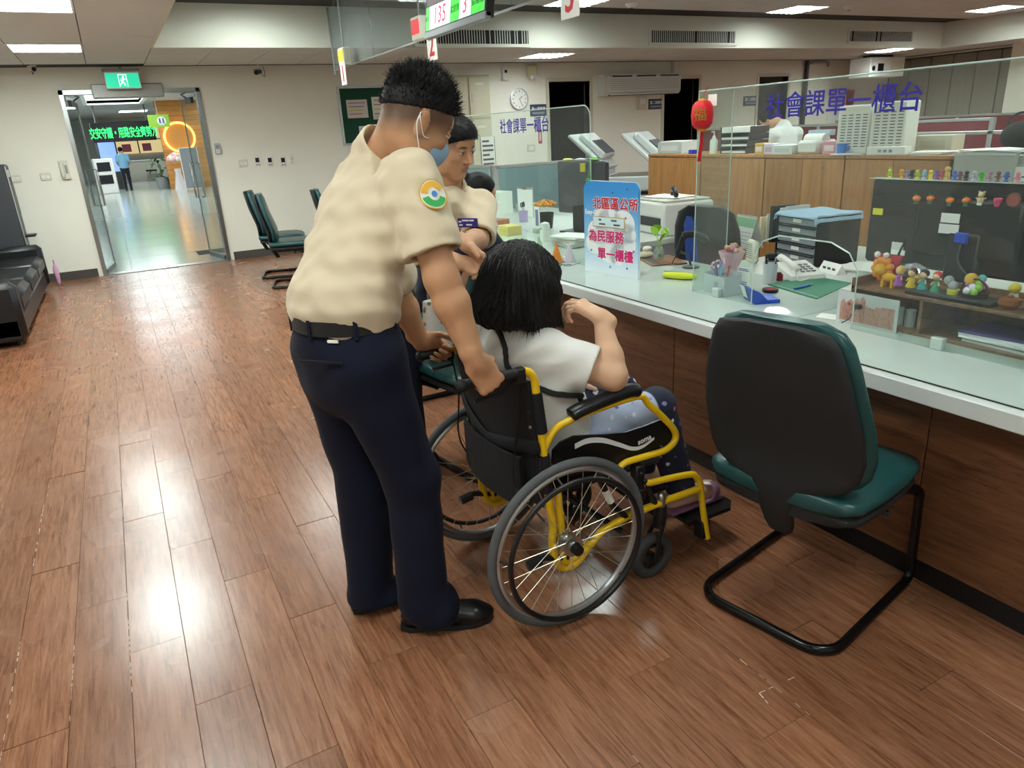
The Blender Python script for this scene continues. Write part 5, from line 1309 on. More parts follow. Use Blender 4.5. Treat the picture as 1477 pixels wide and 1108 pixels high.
for cx_, cy_, r_ in ((0, .25, .105), (-.09, .22, .075), (.09, .27, .08), (-.11, .16, .07), (.1, .17, .08), (0, .15, .1), (-.06, .29, .06), (.12, .22, .06), (.05, .11, .06)):
    cl.add([(cx_+r_*math.cos(2*PI*k/28), cy_+r_*.85*math.sin(2*PI*k/28), .0064) for k in range(28)], [tuple(range(28))])
cl.build('cloud_print', M('cloud_white', '#e9eef0', .5), bd_, None)
m_pk = M('pink_ink', '#c9186a', .5); m_wo = M('white_ink', '#f4f4f4', .5)
for s_, x_, y_, z_ in (('北區區公所', .034, .362, .064), ('為民服務', -.03, .195, .064), ('單一櫃檯', .035, .105, .064)):
    text('title_outline', s_, z_, m_wo, frame((x_, y_, .0066), (1, 0, 0), (0, 1, 0)), bd_, 0, 1, .0002, heavy=.0042); text('title', s_, z_, m_pk if y_ < .3 else M('red_ink', '#c21e34', .5), frame((x_, y_, .0076), (1, 0, 0), (0, 1, 0)), bd_, 0, 1, .0004, heavy=.0016)
text('slogan', 'Easy-Go', .032, m_wo, frame((-.132, .318, .0072), (1, 0, 0), (0, 1, 0)), bd_, .0008, .95, .0003)
B((-.125, .245, .0064), (.105, .30, .0085), .001).build('name_plate', M('plate_tan', '#c9a878', .5), bd_, None); B((-.119, .25, .0085), (.099, .295, .0092)).build('name_window', M('plate_blue', '#cfe6ec', .4), bd_, None)
for x_, y_, w_ in ((-.07, .283, .02), (.03, .283, .04), (-.055, .262, .045), (.05, .262, .045)): B((x_-w_/2, y_-.004, .0092), (x_+w_/2, y_+.004, .0096)).build('name_print', m_dgrey, bd_, None)
st_ = MB()
for x_, y_, c_ in ((-.14, .12, 0), (.0, .045, 0), (.12, .05, 0), (.02, .42, 0), (.12, .44, 0), (.165, .14, 0), (.11, .30, 0)):
    st_.add([(x_+(.009 if k % 2 == 0 else .004)*math.sin(PI*k/5), y_+(.009 if k % 2 == 0 else .004)*math.cos(PI*k/5), .0072) for k in range(10)], [tuple(range(9, -1, -1))])
st_.build('star_print', M('star_ink', '#43509a', .5), bd_, None)
# hanging screen
tv = thing('hanging_monitor', 'ceiling-hung queue screen showing the numbers 135 and 3', 'monitor', (2.0, 4.335, 2.09))
tr = Matrix.Rotation(math.radians(8), 4, 'Y')
def TV(mb, n, mat, par=tv):
    o = mb.build(n, mat, par, None); return o
sc_ = bpy.data.objects.new('screen_case', B((-.005, -.445, 0), (.05, .445, .54), .006).mesh('case', M('tv_black', '#1b1c1e', .3))); C.objects.link(sc_); sc_.parent = tv; sc_.matrix_local = tr
B((-.008, -.445, -.012), (.03, .445, .028), .003).build('lower_bezel', M('tv_silver', '#8f9394', .3, .6), sc_, None)
def scr(n, y0, y1, z0, z1, col, x=-.0065, es=.75): return B((x, -y0, z0), (x+.001, -y1, z1)).build(n, M('scr_'+col, col, .3, emit=col, es=es), sc_, None)
scr('display_bar', -.425, .425, .035, .17, '#d3d6ea'); scr('display_cell', -.425, -.37, .035, .17, '#39c239', -.0075); scr('display_cell', -.04, .09, .035, .17, '#39c239', -.0075); scr('display_cell', .25, .425, .035, .17, '#39c239', -.0075)
scr('display_image', -.425, .425, .175, .52, '#4d4646', -.0065, .4); scr('display_caption', -.425, -.2, .40, .52, '#b9d3ef', -.0075); scr('display_caption', .13, .425, .28, .52, '#b9cbe8', -.0075)
dk = M('scr_red', '#c02a3c', .4, emit='#c02a3c', es=.5); dg = M('scr_dgreen', '#0d6a18', .4, emit='#0d6a18', es=.3)
for s_, y_, z_, mm in (('135', -.2, .14, dk), ('3', .17, .14, dk), ('號請到', .025, .046, dg), ('號櫃台', .34, .058, dg), ('來賓', -.398, .03, dg)):
    text('display_text', s_, z_, mm, frame((-.009, -y_, .1), (0, -1, 0), (0, 0, 1)), sc_, .0004, .95, .0003)
MB().tube([(.06, 0, .35), (.06, 0, .742)], .018, 8).box((.03, -.1, .25), (.065, .1, .4), .004).box((0, -.09, .73), (.12, .09, .742)).build('ceiling_mount', m_dgrey, tv)
# glass smoke curtain
sm = thing('glass_smoke_curtain', 'long clear glass smoke barrier hanging from the raised ceiling over the counter', 'glass panel', (2.42, 5.7, ZH))
for k in range(4): B((-.004, -2.7+k*1.36, -.62), (.004, -2.7+(k+1)*1.36-.006, .0)).build('glass_sheet', glassmat('smoke_glass', '#e6eef0', .10), sm, None)
MB().box((-.008, -2.7, -.628), (.008, 2.74, -.616)).build('bottom_channel', m_alu, sm, None)
MB().tube([(0, 2.74, 0), (0, 2.74, -.3), (.0, 2.74, -.66)], .012, 6).build('end_post', m_grey, sm)
def numboard(n, y, z, label, w=.17, h=.2, X=2.25):
    t = thing('number_board', label, 'sign', (X, y, z), 0, None); B((-.003, -w/2, 0), (.003, w/2, h), .001).build('board', m_white, t, None)
    text('numeral', n, h*1.05, m_red, frame((-.0042, 0, h*.48), (0, -1, 0), (0, 0, 1)), t, .004, .95)
    MB().tube([(0, -w*.35, h), (0, -w*.35, ZH-z-.0)], .0012, 4).tube([(0, w*.35, h), (0, w*.35, ZH-z)], .0012, 4).build('hanging_wire', m_grey, t); return t
numboard('1', 7.56, 2.0, 'white hanging board with red numeral 1 over the far counter window'); numboard('2', 5.27, 2.0, 'white hanging board with red numeral 2 below the queue screen'); numboard('3', 3.43, 2.02, 'white hanging board with red numeral 3 over the blue standing sign')
def ledbox(p, label, cols):
    a = onx(*p, 2.3); t = thing('counter_display', label, 'display', (2.3, a.y, a.z-.08), 0); B((-.04, -.09, 0), (.04, .09, .16), .006).build('case', m_offw, t, None)
    B((-.043, -.078, .04), (-.04, .078, .14)).build('display', M('disp_'+cols, cols, .3, emit=cols, es=.5), t, None); MB().tube([(0, 0, .16), (0, 0, ZH-a.z+.08)], .008, 6).build('rod', m_grey, t)
ledbox((497, 82), 'cream counter display with yellow panel above hanging board 1', '#d9c33a'); ledbox((606, 41), 'cream counter display with red panel beside the queue screen', '#d02a38')
# ================================================================== THINGS ON THE COUNTER AND DESKS
D = lambda x, y, z=.7505: onz(x, y, z)
m_desk = M('desk_top', '#c6ccc4', .3)
for nm, y0, y1, lb in (('staff_desk', -.6, 2.85, 'pale grey staff desk behind the counter by the drinks of paper trays'), ('staff_desk', 3.75, 6.38, 'pale grey staff desk behind the counter beyond the blue sign')):
    t = thing(nm, lb if y0 > 0 else 'pale grey staff desk behind the counter under the drawer organiser', 'desk', (3.25, (y0+y1)/2, 0)); h = (y1-y0)/2
    B((-.495, -h, .715), (.5, h, .7505), .003).build('desktop', m_desk, t, None)
    for s in (-1, 1): B((-.45, s*h, 0), (.45, s*(h-.03), .715)).build('side_panel', m_grey, t, None)
    B((.47, -h, .1), (.49, h, .715)).build('modesty_panel', m_grey, t, None)
def put(name, label, cat, p, rz=0, group=None): return thing(name, label, cat, p, math.radians(rz), group)
wht = m_white; tl = M('translucent_plastic', '#dfe6ea', .25, alpha=.55)
def cup(t, r, h, mat, n=18, wall=.002): return MB().lathe([(0, .001), (r*.9, 0), (r, h), (r-wall, h), (r*.88, .004), (0, .004)], n).build('cup', mat, t)
def pens(t, r, h, cols, ln_=.15):
    for i, c in enumerate(cols):
        a = 2*PI*i/len(cols); MB().tube([(r*.4*math.cos(a), r*.4*math.sin(a), .006), (r*1.1*math.cos(a), r*1.1*math.sin(a), ln_*(.85+.15*((i*37) % 3)/2))], .0042, 6).build('pen', M('pen_'+c, c, .4), t)
def papers(name, label, cat, p, w, d, n, rz=0, mat=None, h=.0012, jit=8):
    t = put(name, label, cat, p, rz)
    for i in range(n):
        o = B((-w/2, -d/2, 0), (w/2, d/2, h*.9)).build('sheet', mat or m_paper, t, None); o.location = (random.uniform(-.01, .01), random.uniform(-.01, .01), i*h); o.rotation_euler = (0, 0, math.radians(random.uniform(-jit, jit)))
    return t
def scissors(t, x, y, z, col, rz=0):
    g_ = bpy.data.objects.new('scissors', MB().tube([(-.006, 0, -.02), (.004, 0, .05)], .003, 6).tube([(.006, 0, -.02), (-.004, 0, .05)], .003, 6).mesh('sc', m_chrome)); C.objects.link(g_); g_.parent = t; g_.location = (x, y, z); g_.rotation_euler = (0, 0, rz)
    MB().torus((-.014, 0, .07), .016, .005, 20, 6, 'y').torus((.014, 0, .072), .018, .005, 20, 6, 'y').build('grip', M('sc_'+col, col, .45), g_)
# acrylic organiser with stationery
p = D(1034, 424); t = put('stationery_box', 'white translucent desk organiser with pink and blue scissors and pens behind the glass', 'organiser', p+Vector((.03, 0, 0)), -8)
b_ = MB(); b_.box((-.045, -.075, 0), (.045, .075, .003)); 
for a, b in (((-.045, -.075, 0), (-.043, .075, .085)), ((.043, -.075, 0), (.045, .075, .10)), ((-.045, -.075, 0), (.045, -.073, .09)), ((-.045, .073, 0), (.045, .075, .09)), ((-.045, -.02, 0), (.045, -.018, .085)), ((-.045, .03, 0), (.045, .032, .085))): b_.box(a, b)
b_.build('tray', tl, t, None); B((-.0455, -.03, .02), (-.0449, .0, .06)).build('printed_label', m_grey, t, None)
scissors(t, -.01, .04, .05, '#e6a9bd', .3); scissors(t, .01, .01, .06, '#d7a9c8', 1.0)
pens(t, .03, 0, ('#3c8fd0', '#4aa3dd', '#2c6fb5', '#8cc3e8', '#d05a5a'), .14)
# pink bouquet
t = put('flower_bouquet', 'small pink wrapped dried flower bouquet behind the desk organiser', 'bouquet', p+Vector((.13, .05, 0)), 10)
MB().lathe([(.018, 0), (.02, .06), (.06, .17), (.056, .17), (.015, .06)], 14).build('paper_wrap', M('wrap_pink', '#e3b9c6', .7), t)
for i in range(22):
    a = random.uniform(0, 6.28); r_ = random.uniform(0, .045); MB().ball((r_*math.cos(a), r_*math.sin(a), .165+random.uniform(0, .04)), random.uniform(.008, .014), 7, 5).build('bloom', M('bl%d' % (i % 4), ('#e39aac', '#d9c08a', '#b94f5e', '#e9c9cf')[i % 4], .8), t)
# white device with wavy front
t = put('wireless_speaker', 'small white rounded speaker with wavy grille beside the bouquet', 'speaker', D(1073, 388)+Vector((.16, .1, 0)), -20)
B((-.02, -.045, 0), (.02, .045, .12), .012).build('case', M('cream', '#e6e0cf', .5), t); sl_ = MB()
for k in range(7): sl_.tube([(-.0205, -.035+.07*i/8, .03+.011*k+.003*math.sin(i*1.6)) for i in range(9)], .0014, 4)
sl_.build('grille_line', m_dgrey, t)
# QR-style notice card (code left out)
t = put('notice_card', 'white upright notice card with printed lines taped inside the glass', 'card', D(1066, 424)+Vector((.02, 0, 0)), 0); B((-.001, -.036, .02), (.001, .036, .115)).build('card', m_paper, t, None); B((-.012, -.036, 0), (.012, .036, .02), .002).build('stand', tl, t, None)
for z_, w_, c_ in ((.108, .05, '#39418f'), (.101, .06, '#39418f'), (.05, .05, '#444444'), (.042, .045, '#444444'), (.034, .05, '#444444'), (.027, .03, '#444444')): B((-.0016, -w_/2, z_), (-.001, w_/2, z_+.003)).build('print_line', M('ink'+c_, c_, .7), t, None)
# blue leaflet holder
t = put('leaflet_holder', 'blue card leaflet holder standing at the glass opening', 'holder', D(1080, 436)+Vector((.03, 0, 0)), -25)
q = MB(); q.add([(-.02, -.06, 0), (-.02, .06, 0), (-.045, .06, .07), (-.045, -.06, .07), (.05, -.06, 0), (.05, .06, 0), (.0, .06, .05), (.0, -.06, .05)], [(0, 3, 2, 1), (0, 1, 5, 4), (4, 5, 6, 7), (3, 7, 6, 2), (0, 4, 7, 3), (1, 2, 6, 5)]); q.build('card_body', M('blue_card', '#2f55b5', .5), t, None)
q = MB(); q.add([(-.0463, .0, .068), (-.0463, .052, .068), (-.0275, .052, .014), (-.0275, .0, .014)], [(0, 1, 2, 3)]); q.build('white_label', m_paper, t, None)
B((.0, -.06, 0), (.09, .06, .016), .003).build('base_block', M('blue_base', '#2a54c8', .4), t, None)
t = put('ink_pad', 'round black ink pad with red pad beside the blue leaflet holder', 'ink pad', D(1097, 424)+Vector((.06, 0, 0))); MB().lathe([(0, 0), (.034, 0), (.035, .014), (.031, .016), (0, .014)], 22).build('tin', m_black, t); MB().lathe([(0, .0145), (.029, .0152), (0, .0165)], 22).build('pad', M('inkred', '#b03030', .8), t)
t = put('pen_cup', 'clear plastic pen cup with purple marker behind the notice card', 'cup', D(1092, 412)+Vector((.08, 0, 0))); cup(t, .033, .095, tl); pens(t, .03, 0, ('#b79bd6', '#222222', '#222222', '#5b5b5b'), .14)
t = put('rubber_stamp', 'black self-inking stamp in front of the drawer organiser', 'stamp', D(1112, 393)+Vector((.06, .05, 0)), 15); B((-.025, -.03, 0), (.025, .03, .05), .006).build('base', m_black, t); B((-.018, -.024, .05), (.018, .024, .085), .008).build('handle', m_black, t); B((-.027, -.02, .02), (-.025, .02, .035)).build('label', m_paper, t, None)
t = put('red_stamp', 'little red stamp pot near the white telephone', 'stamp', D(1106, 408)+Vector((.08, 0, 0))); MB().lathe([(0, 0), (.018, 0), (.018, .03), (0, .032)], 14).build('pot', M('dark_red', '#8d2030', .4), t); MB().lathe([(0, .032), (.01, .032), (.012, .04), (0, .042)], 12).build('lid', M('dark_red2', '#6d1824', .4), t)
# desk calendar
t = put('desk_calendar', 'spiral desk calendar with green header on the staff desk', 'calendar', D(1072, 362)+Vector((.12, .1, 0)), -12)
for s in (-1, 1): q = MB(); q.add([(s*.055, -.1, 0), (s*.055, .1, 0), (0, .1, .18), (0, -.1, .18), (s*.055+.002, -.1, 0), (s*.055+.002, .1, 0), (.002, .1, .18), (.002, -.1, .18)], [(0, 1, 2, 3), (7, 6, 5, 4), (0, 4, 5, 1), (3, 2, 6, 7)]); q.build('page', m_paper, t, None)
q = MB(); q.add([(-.0195, -.098, .12), (-.0195, .098, .12), (-.0035, .098, .173), (-.0035, -.098, .173)], [(0, 3, 2, 1)]); q.build('header_print', M('cal_green', '#8fc79a', .7), t, None)
q = MB()
for k in range(4): z_ = .03+k*.02; x_ = -.055+z_*.3055-.0012; q.box((x_-.0003, -.09, z_), (x_, .09, z_+.0025))
q.build('print_line', m_grey, t, None); q = MB()
for k in range(20): q.torus((0, -.095+.01*k, .181), .006, .0009, 10, 4, 'y')
q.build('spiral', m_chrome, t)
# notebooks and files
for i, (dx, c_, th_, h_) in enumerate(((0, '#d8c9a3', .02, .15), (.025, '#e6ded0', .012, .17), (.042, '#16171a', .03, .22), (.075, '#d8dde2', .018, .21), (.096, '#c9d3da', .02, .22))):
    lb = ('tan notebook leaning beside the desk calendar', 'cream spiral notebook beside the tan notebook', 'black upright file folder beside the drawer organiser', 'white upright folder pressed against the black folder', 'pale blue upright folder next to the drawer organiser')[i]
    q = D(1098, 352)+Vector((.14+dx*.5, .06-dx*1.6, 0)); t = put(('notebook', 'notebook', 'file_folder', 'file_folder', 'file_folder')[i], lb, ('notebook', 'notebook', 'folder', 'folder', 'folder')[i], q, -12)
    B((-.08, -th_/2, 0), (.08, th_/2, h_), .001).build('cover', M('nb'+c_, c_, .6), t, None); B((-.078, -th_/2+.001, .002), (.081, th_/2-.001, h_-.003)).build('pages', m_paper, t, None)
# drawer organiser with blue towel
p = D(1160, 388)+Vector((.2, .12, 0)); t = put('drawer_organiser', 'black five-drawer desktop paper organiser under a blue towel', 'organiser', p, -10)
q = MB(); q.box((-.12, -.155, 0), (.15, -.15, .25)).box((-.12, .15, 0), (.15, .155, .25)).box((-.12, -.15, .245), (.15, .15, .25)).box((.145, -.15, 0), (.15, .15, .25)).box((-.12, -.15, 0), (.15, .15, .006)); q.build('case', m_black, t, None)
for k in range(5):
    z_ = .012+k*.047; dr = B((-.115, -.147, z_), (.14, .147, z_+.040), .003).build('drawer', M('smoke_drawer', '#8d949b', .25, var=.1), t, None); B((-.118, -.03, z_+.012), (-.115, .03, z_+.03)).build('drawer_label', m_paper, dr, None); B((-.128, -.14, z_+.034), (-.115, .14, z_+.04), .001).build('lip', m_black, dr, None)
t2 = put('towel', 'light blue towel draped on the drawer organiser', 'towel', p+Vector((0, 0, .2505)), -10); q = MB(); V_ = []
for i in range(12):
    for j in range(12):
        x_ = -.14+.3*i/11; y_ = -.185+.37*j/11; ov = max(0, abs(y_)-.157); ov2 = max(0, -.122-x_); V_.append((x_, math.copysign(min(abs(y_), .159), y_), .003+.003*math.sin(i*1.3)*math.sin(j*.9)-ov*1.0-ov2*.7))
q.add(V_+[(a, b, c+.004) for a, b, c in V_], [(i*12+j, i*12+j+1, (i+1)*12+j+1, (i+1)*12+j) for i in range(11) for j in range(11)]+[(144+i*12+j, 144+(i+1)*12+j, 144+(i+1)*12+j+1, 144+i*12+j+1) for i in range(11) for j in range(11)]); q.build('cloth', M('towel_blue', '#a9c6df', .9, bump=.3, bscale=200), t2)
# telephone
def phone(label, p, rz, col):
    t = put('telephone', label, 'telephone', p, rz); mt = M('ph'+col, col, .45)
    q = MB(); q.add([(-.09, -.09, 0), (.1, -.09, 0), (.1, .09, 0), (-.09, .09, 0), (-.085, -.085, .022), (.095, -.085, .06), (.095, .085, .06), (-.085, .085, .022)], [(0, 3, 2, 1), (4, 5, 6, 7), (0, 1, 5, 4), (1, 2, 6, 5), (2, 3, 7, 6), (3, 0, 4, 7)]); q.build('base', mt, t, None)
    MB().tube(bez([(-.07, .055, .045), (-.06, .055, .062), (.07, .055, .088), (.085, .055, .08)], 5), [.02]+[.014]*13+[.016, .02], 10).build('handset', mt, t)
    for i in range(12): B((-.05+(i//3)*.026, -.06+(i % 3)*.028, .03+(i//3)*.0056), (-.034+(i//3)*.026, -.043+(i % 3)*.028, .037+(i//3)*.0056), .001).build('key', m_grey, t, None)
    MB().tube(bez([(-.07, .055, .04), (-.12, .07, .01), (-.1, .02, .006), (-.09, .0, .01)], 6), .003, 5).build('cord', mt, t)
phone('white desk telephone in front of the drawer organiser', D(1146, 402)+Vector((.05, .02, 0)), 70, '#e2e2dc')
# cutting mat, pen, name plate, papers
a, b, c, d = D(1107, 411), D(1178, 432), D(1228, 409), D(1165, 397)
q = MB(); q.add([v+Vector((0, 0, z)) for z in (.0002, .003) for v in (a, b, c, d)], [(0, 1, 2, 3), (7, 6, 5, 4), (0, 4, 5, 1), (1, 5, 6, 2), (2, 6, 7, 3), (3, 7, 4, 0)]); cm = simple('cutting_mat', 'green cutting mat lying on the counter with a blue pen on it', 'mat', q, M('mat_green', '#2f7a5c', .6), smooth=None)
MB().tube([a*.97+b*.03+Vector((.02, .0, .0035)), a*.03+b*.97+Vector((.02, 0, .0035))], .0012, 4).build('grid_line', M('matline', '#c9d8cf', .6), cm)
pa, pb = D(1146, 417, .757), D(1170, 411, .757); t = put('ballpoint_pen', 'blue ballpoint pen lying on the green cutting mat', 'pen', pa); q = pb-pa; q.normalize(); q = q*.14
MB().tube([(0, 0, .001), q*.8], .0045, 8).build('barrel', M('penblue', '#2f55c0', .35), t); MB().tube([q*.8, q], [.004, .001], 8).build('tip', m_chrome, t)
t = put('name_plate', 'white triangular name plate behind the telephone', 'name plate', D(1196, 394)+Vector((.02, .0, 0)), -15); q = MB(); q.add([(-.03, -.07, 0), (.03, -.07, 0), (0, -.07, .05), (-.03, .07, 0), (.03, .07, 0), (0, .07, .05)], [(0, 2, 1), (3, 4, 5), (0, 3, 5, 2), (1, 2, 5, 4), (0, 1, 4, 3)]); q.build('prism', m_paper, t, None)
for k in (-1, 0, 1): B((-.0205, k*.035-.01, .017), (-.0185, k*.035+.01, .028)).build('print', m_dgrey, t, None)
papers('paper_stack', 'thick stack of white papers beside the black monitor', 'papers', D(1240, 390)+Vector((.03, -.04, 0)), .2, .28, 14, 10)
# lime pouch, handheld scanner on stand, plant, ornament
t = put('pencil_pouch', 'lime yellow soft pouch lying on the counter', 'pouch', D(975, 403)+Vector((.02, .0, 0)), -62); q = MB(); rings(q, [[(x_, a_, .017+b_) for a_, b_ in sup(w_, .016*h_, 2.4)] for x_, w_, h_ in ((-.085, .01, .5), (-.075, .025, .8), (-.03, .034, 1), (.04, .032, 1), (.08, .022, .8), (.09, .008, .5))]); q.build('pouch', M('lime', '#cfd93a', .7), t, 60); MB().tube([(-.08, 0, .034), (0, .003, .0345), (.08, 0, .032)], .0015, 4).build('zip', M('lime2', '#a9b32a', .5), t)
def scanner(label, p, rz, stand=True):
    t = put('barcode_scanner', label, 'scanner', p, rz); z = .14 if stand else .02
    MB().tube(bez([(.05, 0, z+.03), (.0, 0, z+.035), (-.05, 0, z+.02), (-.08, 0, z-.005)], 5), [.02]*6+[.018]*9+[.014], 10).build('head', m_black, t); MB().tube([(.045, 0, z+.025), (.075, 0, max(.014, z-.06))], [.016, .013], 8).build('grip', m_black, t); B((-.02, -.012, z+.042), (.02, .012, z+.048), .002).build('yellow_key', M('keyyellow', '#d8c22a', .5), t)
    if stand: MB().lathe([(0, 0), (.045, 0), (.045, .008), (.012, .015)], 18).tube([(0, 0, .01), (.02, 0, .07), (.07, 0, .09)], .006, 6).build('stand', m_dgrey, t); MB().tube(bez([(.075, 0, .075), (.09, -.04, .02), (.05, -.08, .004), (.0, -.1, .004)], 6), .0028, 5).build('cable', m_black, t)
    return t
scanner('black barcode scanner on a stand beside the lime pouch', D(992, 388)+Vector((.04, .02, 0)), 150)
p = D(951, 378)+Vector((.03, .02, 0)); t = put('wooden_tray', 'flat brown wooden board under the plant jar', 'tray', p, -20); B((-.1, -.14, 0), (.1, .14, .008), .002).build('board', wood('tray_wood', '#6b4630', '#8a5e40', '#9c7450'), t); B((-.09, -.12, .008), (-.04, .12, .0088)).build('inlay', m_dgrey, t)
t = put('potted_plant', 'small glass jar of pebbles with bright green leaves', 'plant', p+Vector((0, .02, .0088))); MB().lathe([(0, 0), (.028, 0), (.034, .025), (.028, .055), (.02, .065), (.022, .072), (.019, .072), (.017, .063), (.03, .03), (.025, .004), (0, .004)], 18).build('jar', glassmat('jar_glass', '#eef4ef', .12), t)
for i in range(18):
    a_ = random.uniform(0, 6.28); r_ = random.uniform(0, .02); MB().ball((r_*math.cos(a_), r_*math.sin(a_), .01+.02*random.random()), random.uniform(.005, .008), 6, 4).build('pebble', M('peb%d' % (i % 3), ('#8a6a4a', '#c9c2b5', '#6d6a60')[i % 3], .7), t)
for i, (ax_, ay_, hh) in enumerate(((-.03, .0, .15), (.04, -.02, .145), (.01, .035, .16), (-.01, -.03, .12), (.05, .02, .13))):
    MB().tube(bez([(0, 0, .03), (ax_*.4, ay_*.4, hh*.7), (ax_, ay_, hh)], 5), .0016, 5).build('stem', M('stem', '#a9c27a', .6), t); q = MB(); R3_ = rotm('Z', i*70) @ rotm('X', 55)
    q.add([Vector((ax_, ay_, hh))+R3_ @ Vector((.024*math.cos(k*PI/6)*(1.1 if k % 12 < 7 else .9), .030*math.sin(k*PI/6)+.012, .004*math.cos(k*PI/3))) for k in range(12)]+[Vector((ax_, ay_, hh))+R3_ @ Vector((0, .012, -.004))], [(k, (k+1) % 12, 12) for k in range(12)]); q.build('leaf', M('leaf_lime', '#9ed03a', .45, var=.1), t)
t = put('stone_ornament', 'small cream rounded stone ornament beside the plant jar', 'ornament', D(933, 376)+Vector((.04, .06, .0))); MB().ball((0, 0, .022), (.05, .035, .022)).build('lower_stone', M('stone_cream', '#d5cdb8', .5), t); MB().ball((.01, 0, .055), (.03, .025, .016)).build('upper_stone', M('stone_cream2', '#e0dac9', .5), t)
# ---- right end: monitor seen from behind, shelf, toys
_pa, _pb = onx(1262, 258, 2.74), onx(1240, 400, 2.74)
MYL = (_pa.y+_pb.y)/2-.27; MZT = _pa.z-.7505; MZB = max(.14, _pb.z-.7505)
mon = thing('computer_monitor', 'large black monitor seen from behind with a yellow sticker', 'monitor', (2.77, MYL, .7505), 0)
Pm0, Pm1 = onx(1262, 258, 2.62), onx(1240, 398, 2.62)
mw_ = .56
cs = MB(); cs.box((-.02, -mw_, MZB), (.02, .28, MZT), .012); cs.build('case', M('mon_black', '#17181a', .38, bump=.02), mon); cs = MB()
for k in range(9): cs.box((-.0225, -mw_+.03, MZT-.05-.012*k), (-.0195, .25, MZT-.045-.012*k))
cs.build('vent_rib', M('mon_rib', '#0e0f10', .5), mon, None)
MB().box((-.045, -.33, .2), (-.018, .06, .42), .02).build('rear_bulge', M('mon_black', '#17181a', .38), mon); B((-.05, -.2, .0), (.0, -.08, .3), .008).build('stand_neck', m_black, mon); B((-.12, -.28, 0), (.1, .0, .012), .005).build('stand_foot', m_black, mon)
for n_, y_, z_, w_, h_, c_ in (('sticker', .235, MZT-.13, .045, .026, '#d8d23a'), ('sticker', -.08, MZT-.13, .07, .035, '#e8e8e4'), ('sticker', -.08, MZT-.17, .075, .035, '#e8e2e2'), ('sticker', .13, MZT-.26, .05, .03, '#cfd0cc'), ('sticker', .125, MZT-.285, .06, .02, '#e8e8e4')): B((-.0475 if y_ < .055 and z_ < .42 else -.0245, y_-w_/2, z_-h_/2), (-.0455 if y_ < .055 and z_ < .42 else -.0195, y_+w_/2, z_+h_/2)).build(n_, M('stk'+c_, c_, .6), mon, None)
MB().tube(bez([(-.02, .1, .25), (-.03, .12, .15), (-.06, .05, .08), (-.1, -.1, .06), (-.12, -.3, .08), (-.08, -.5, .1)], 6), .005, 6).build('power_cable', m_black, mon); MB().box((-.06, -.16, .26), (-.03, -.11, .3), .005).build('video_plug', M('vga_blue', '#2a4fc0', .4), mon); MB().tube(bez([(-.05, -.135, .26), (-.06, -.15, .18), (-.08, -.3, .1), (-.06, -.5, .09)], 6), .004, 6).build('video_cable', m_dgrey, mon)
B((-.03, -mw_, MZT), (.02, .285, MZT+.003)).build('display_ledge', m_edge, mon, None)
fc = ('#b9cf2a', '#e0a030', '#8d86a0', '#2c2d45', '#b8c23a', '#7fb5d8', '#dcc93a', '#6a4fa5', '#b04a48', '#c9a860', '#2f5fc8', '#7d4a50', '#1d1f24', '#b9b4c4', '#46b53a', '#a5828c', '#7d4d52', '#4a64a8', '#d88a9a')
fx = (1283, 1300, 1308, 1315, 1323, 1333, 1342, 1351, 1359, 1366, 1377, 1385, 1394, 1405, 1416, 1428, 1440, 1452, 1468)
cn = {'#b9cf2a': 'lime with two upright feelers', '#e0a030': 'orange-yellow', '#8d86a0': 'grey-lilac', '#2c2d45': 'dark navy', '#b8c23a': 'olive-yellow', '#7fb5d8': 'sky blue', '#dcc93a': 'bright yellow', '#6a4fa5': 'violet', '#b04a48': 'brick red', '#c9a860': 'tiny tan', '#2f5fc8': 'royal blue', '#7d4a50': 'maroon', '#1d1f24': 'black', '#b9b4c4': 'pale lilac', '#46b53a': 'leaf green', '#a5828c': 'dusty pink', '#7d4d52': 'brown-red', '#4a64a8': 'denim blue', '#d88a9a': 'rose pink'}
bpy.context.view_layer.update(); mmw = mon.matrix_world.copy()
for i, (x_, c_) in enumerate(zip(fx, fc)):
    w = onx(x_, 255, 2.765); k = 1.4 if c_ == '#c9a860' else 1.9 if c_ == '#c9a860' else 1.0
    t = thing('toy_figure', cn[c_]+' miniature toy figure on top of the black monitor', 'toy', (2.765, w.y, .7505+MZT+.003), random.uniform(-.5, .5), 'miniature toys on the monitor'); mt = M('toy'+c_, c_, .45)
    MB().lathe([(0, 0), (.009*k, 0), (.0075*k, .004*k), (.0045*k, .008*k), (.0075*k, .016*k), (.006*k, .022*k), (0, .024*k)], 10).build('body', mt, t); MB().ball((0, 0, .028*k), (.0075*k, .0085*k, .0075*k), 10, 7).build('head', mt, t)
    for s in (-1, 1): MB().tube([(0, s*.006*k, .018*k), (-.002, s*.012*k, (.014+.006*(i % 3-1))*k)], .0025*k, 6).build('arm', mt, t)
    if i == 0:
        for s in (-1, 1): MB().tube([(0, s*.003*k, .034*k), (0, s*.005*k, .046*k)], .0018*k, 5).build('feeler', mt, t)
for i, (x_, y_) in enumerate(((1324, 286), (1344, 286), (1372, 289), (1396, 289))):
    w = onx(x_, y_, 2.735); t = thing('orange_ornament', 'little orange mandarin ornament with green base stuck on the monitor back', 'ornament', (2.7285, w.y, w.z-.02), 0, 'mandarin ornaments on the monitor'); MB().lathe([(0, 0), (.011, 0), (.009, .008), (0, .01)], 12).build('base', M('base_green', '#2f6a58', .5), t); MB().ball((0, 0, .02), (.014, .015, .012)).build('fruit', M('mandarin', '#e8813a', .5, bump=.1, bscale=300), t); MB().ball((.0, .005, .034), (.003, .009, .002), 8, 5, rotm('X', 20)).build('leaf', M('leafd', '#3a6a3a', .5), t)
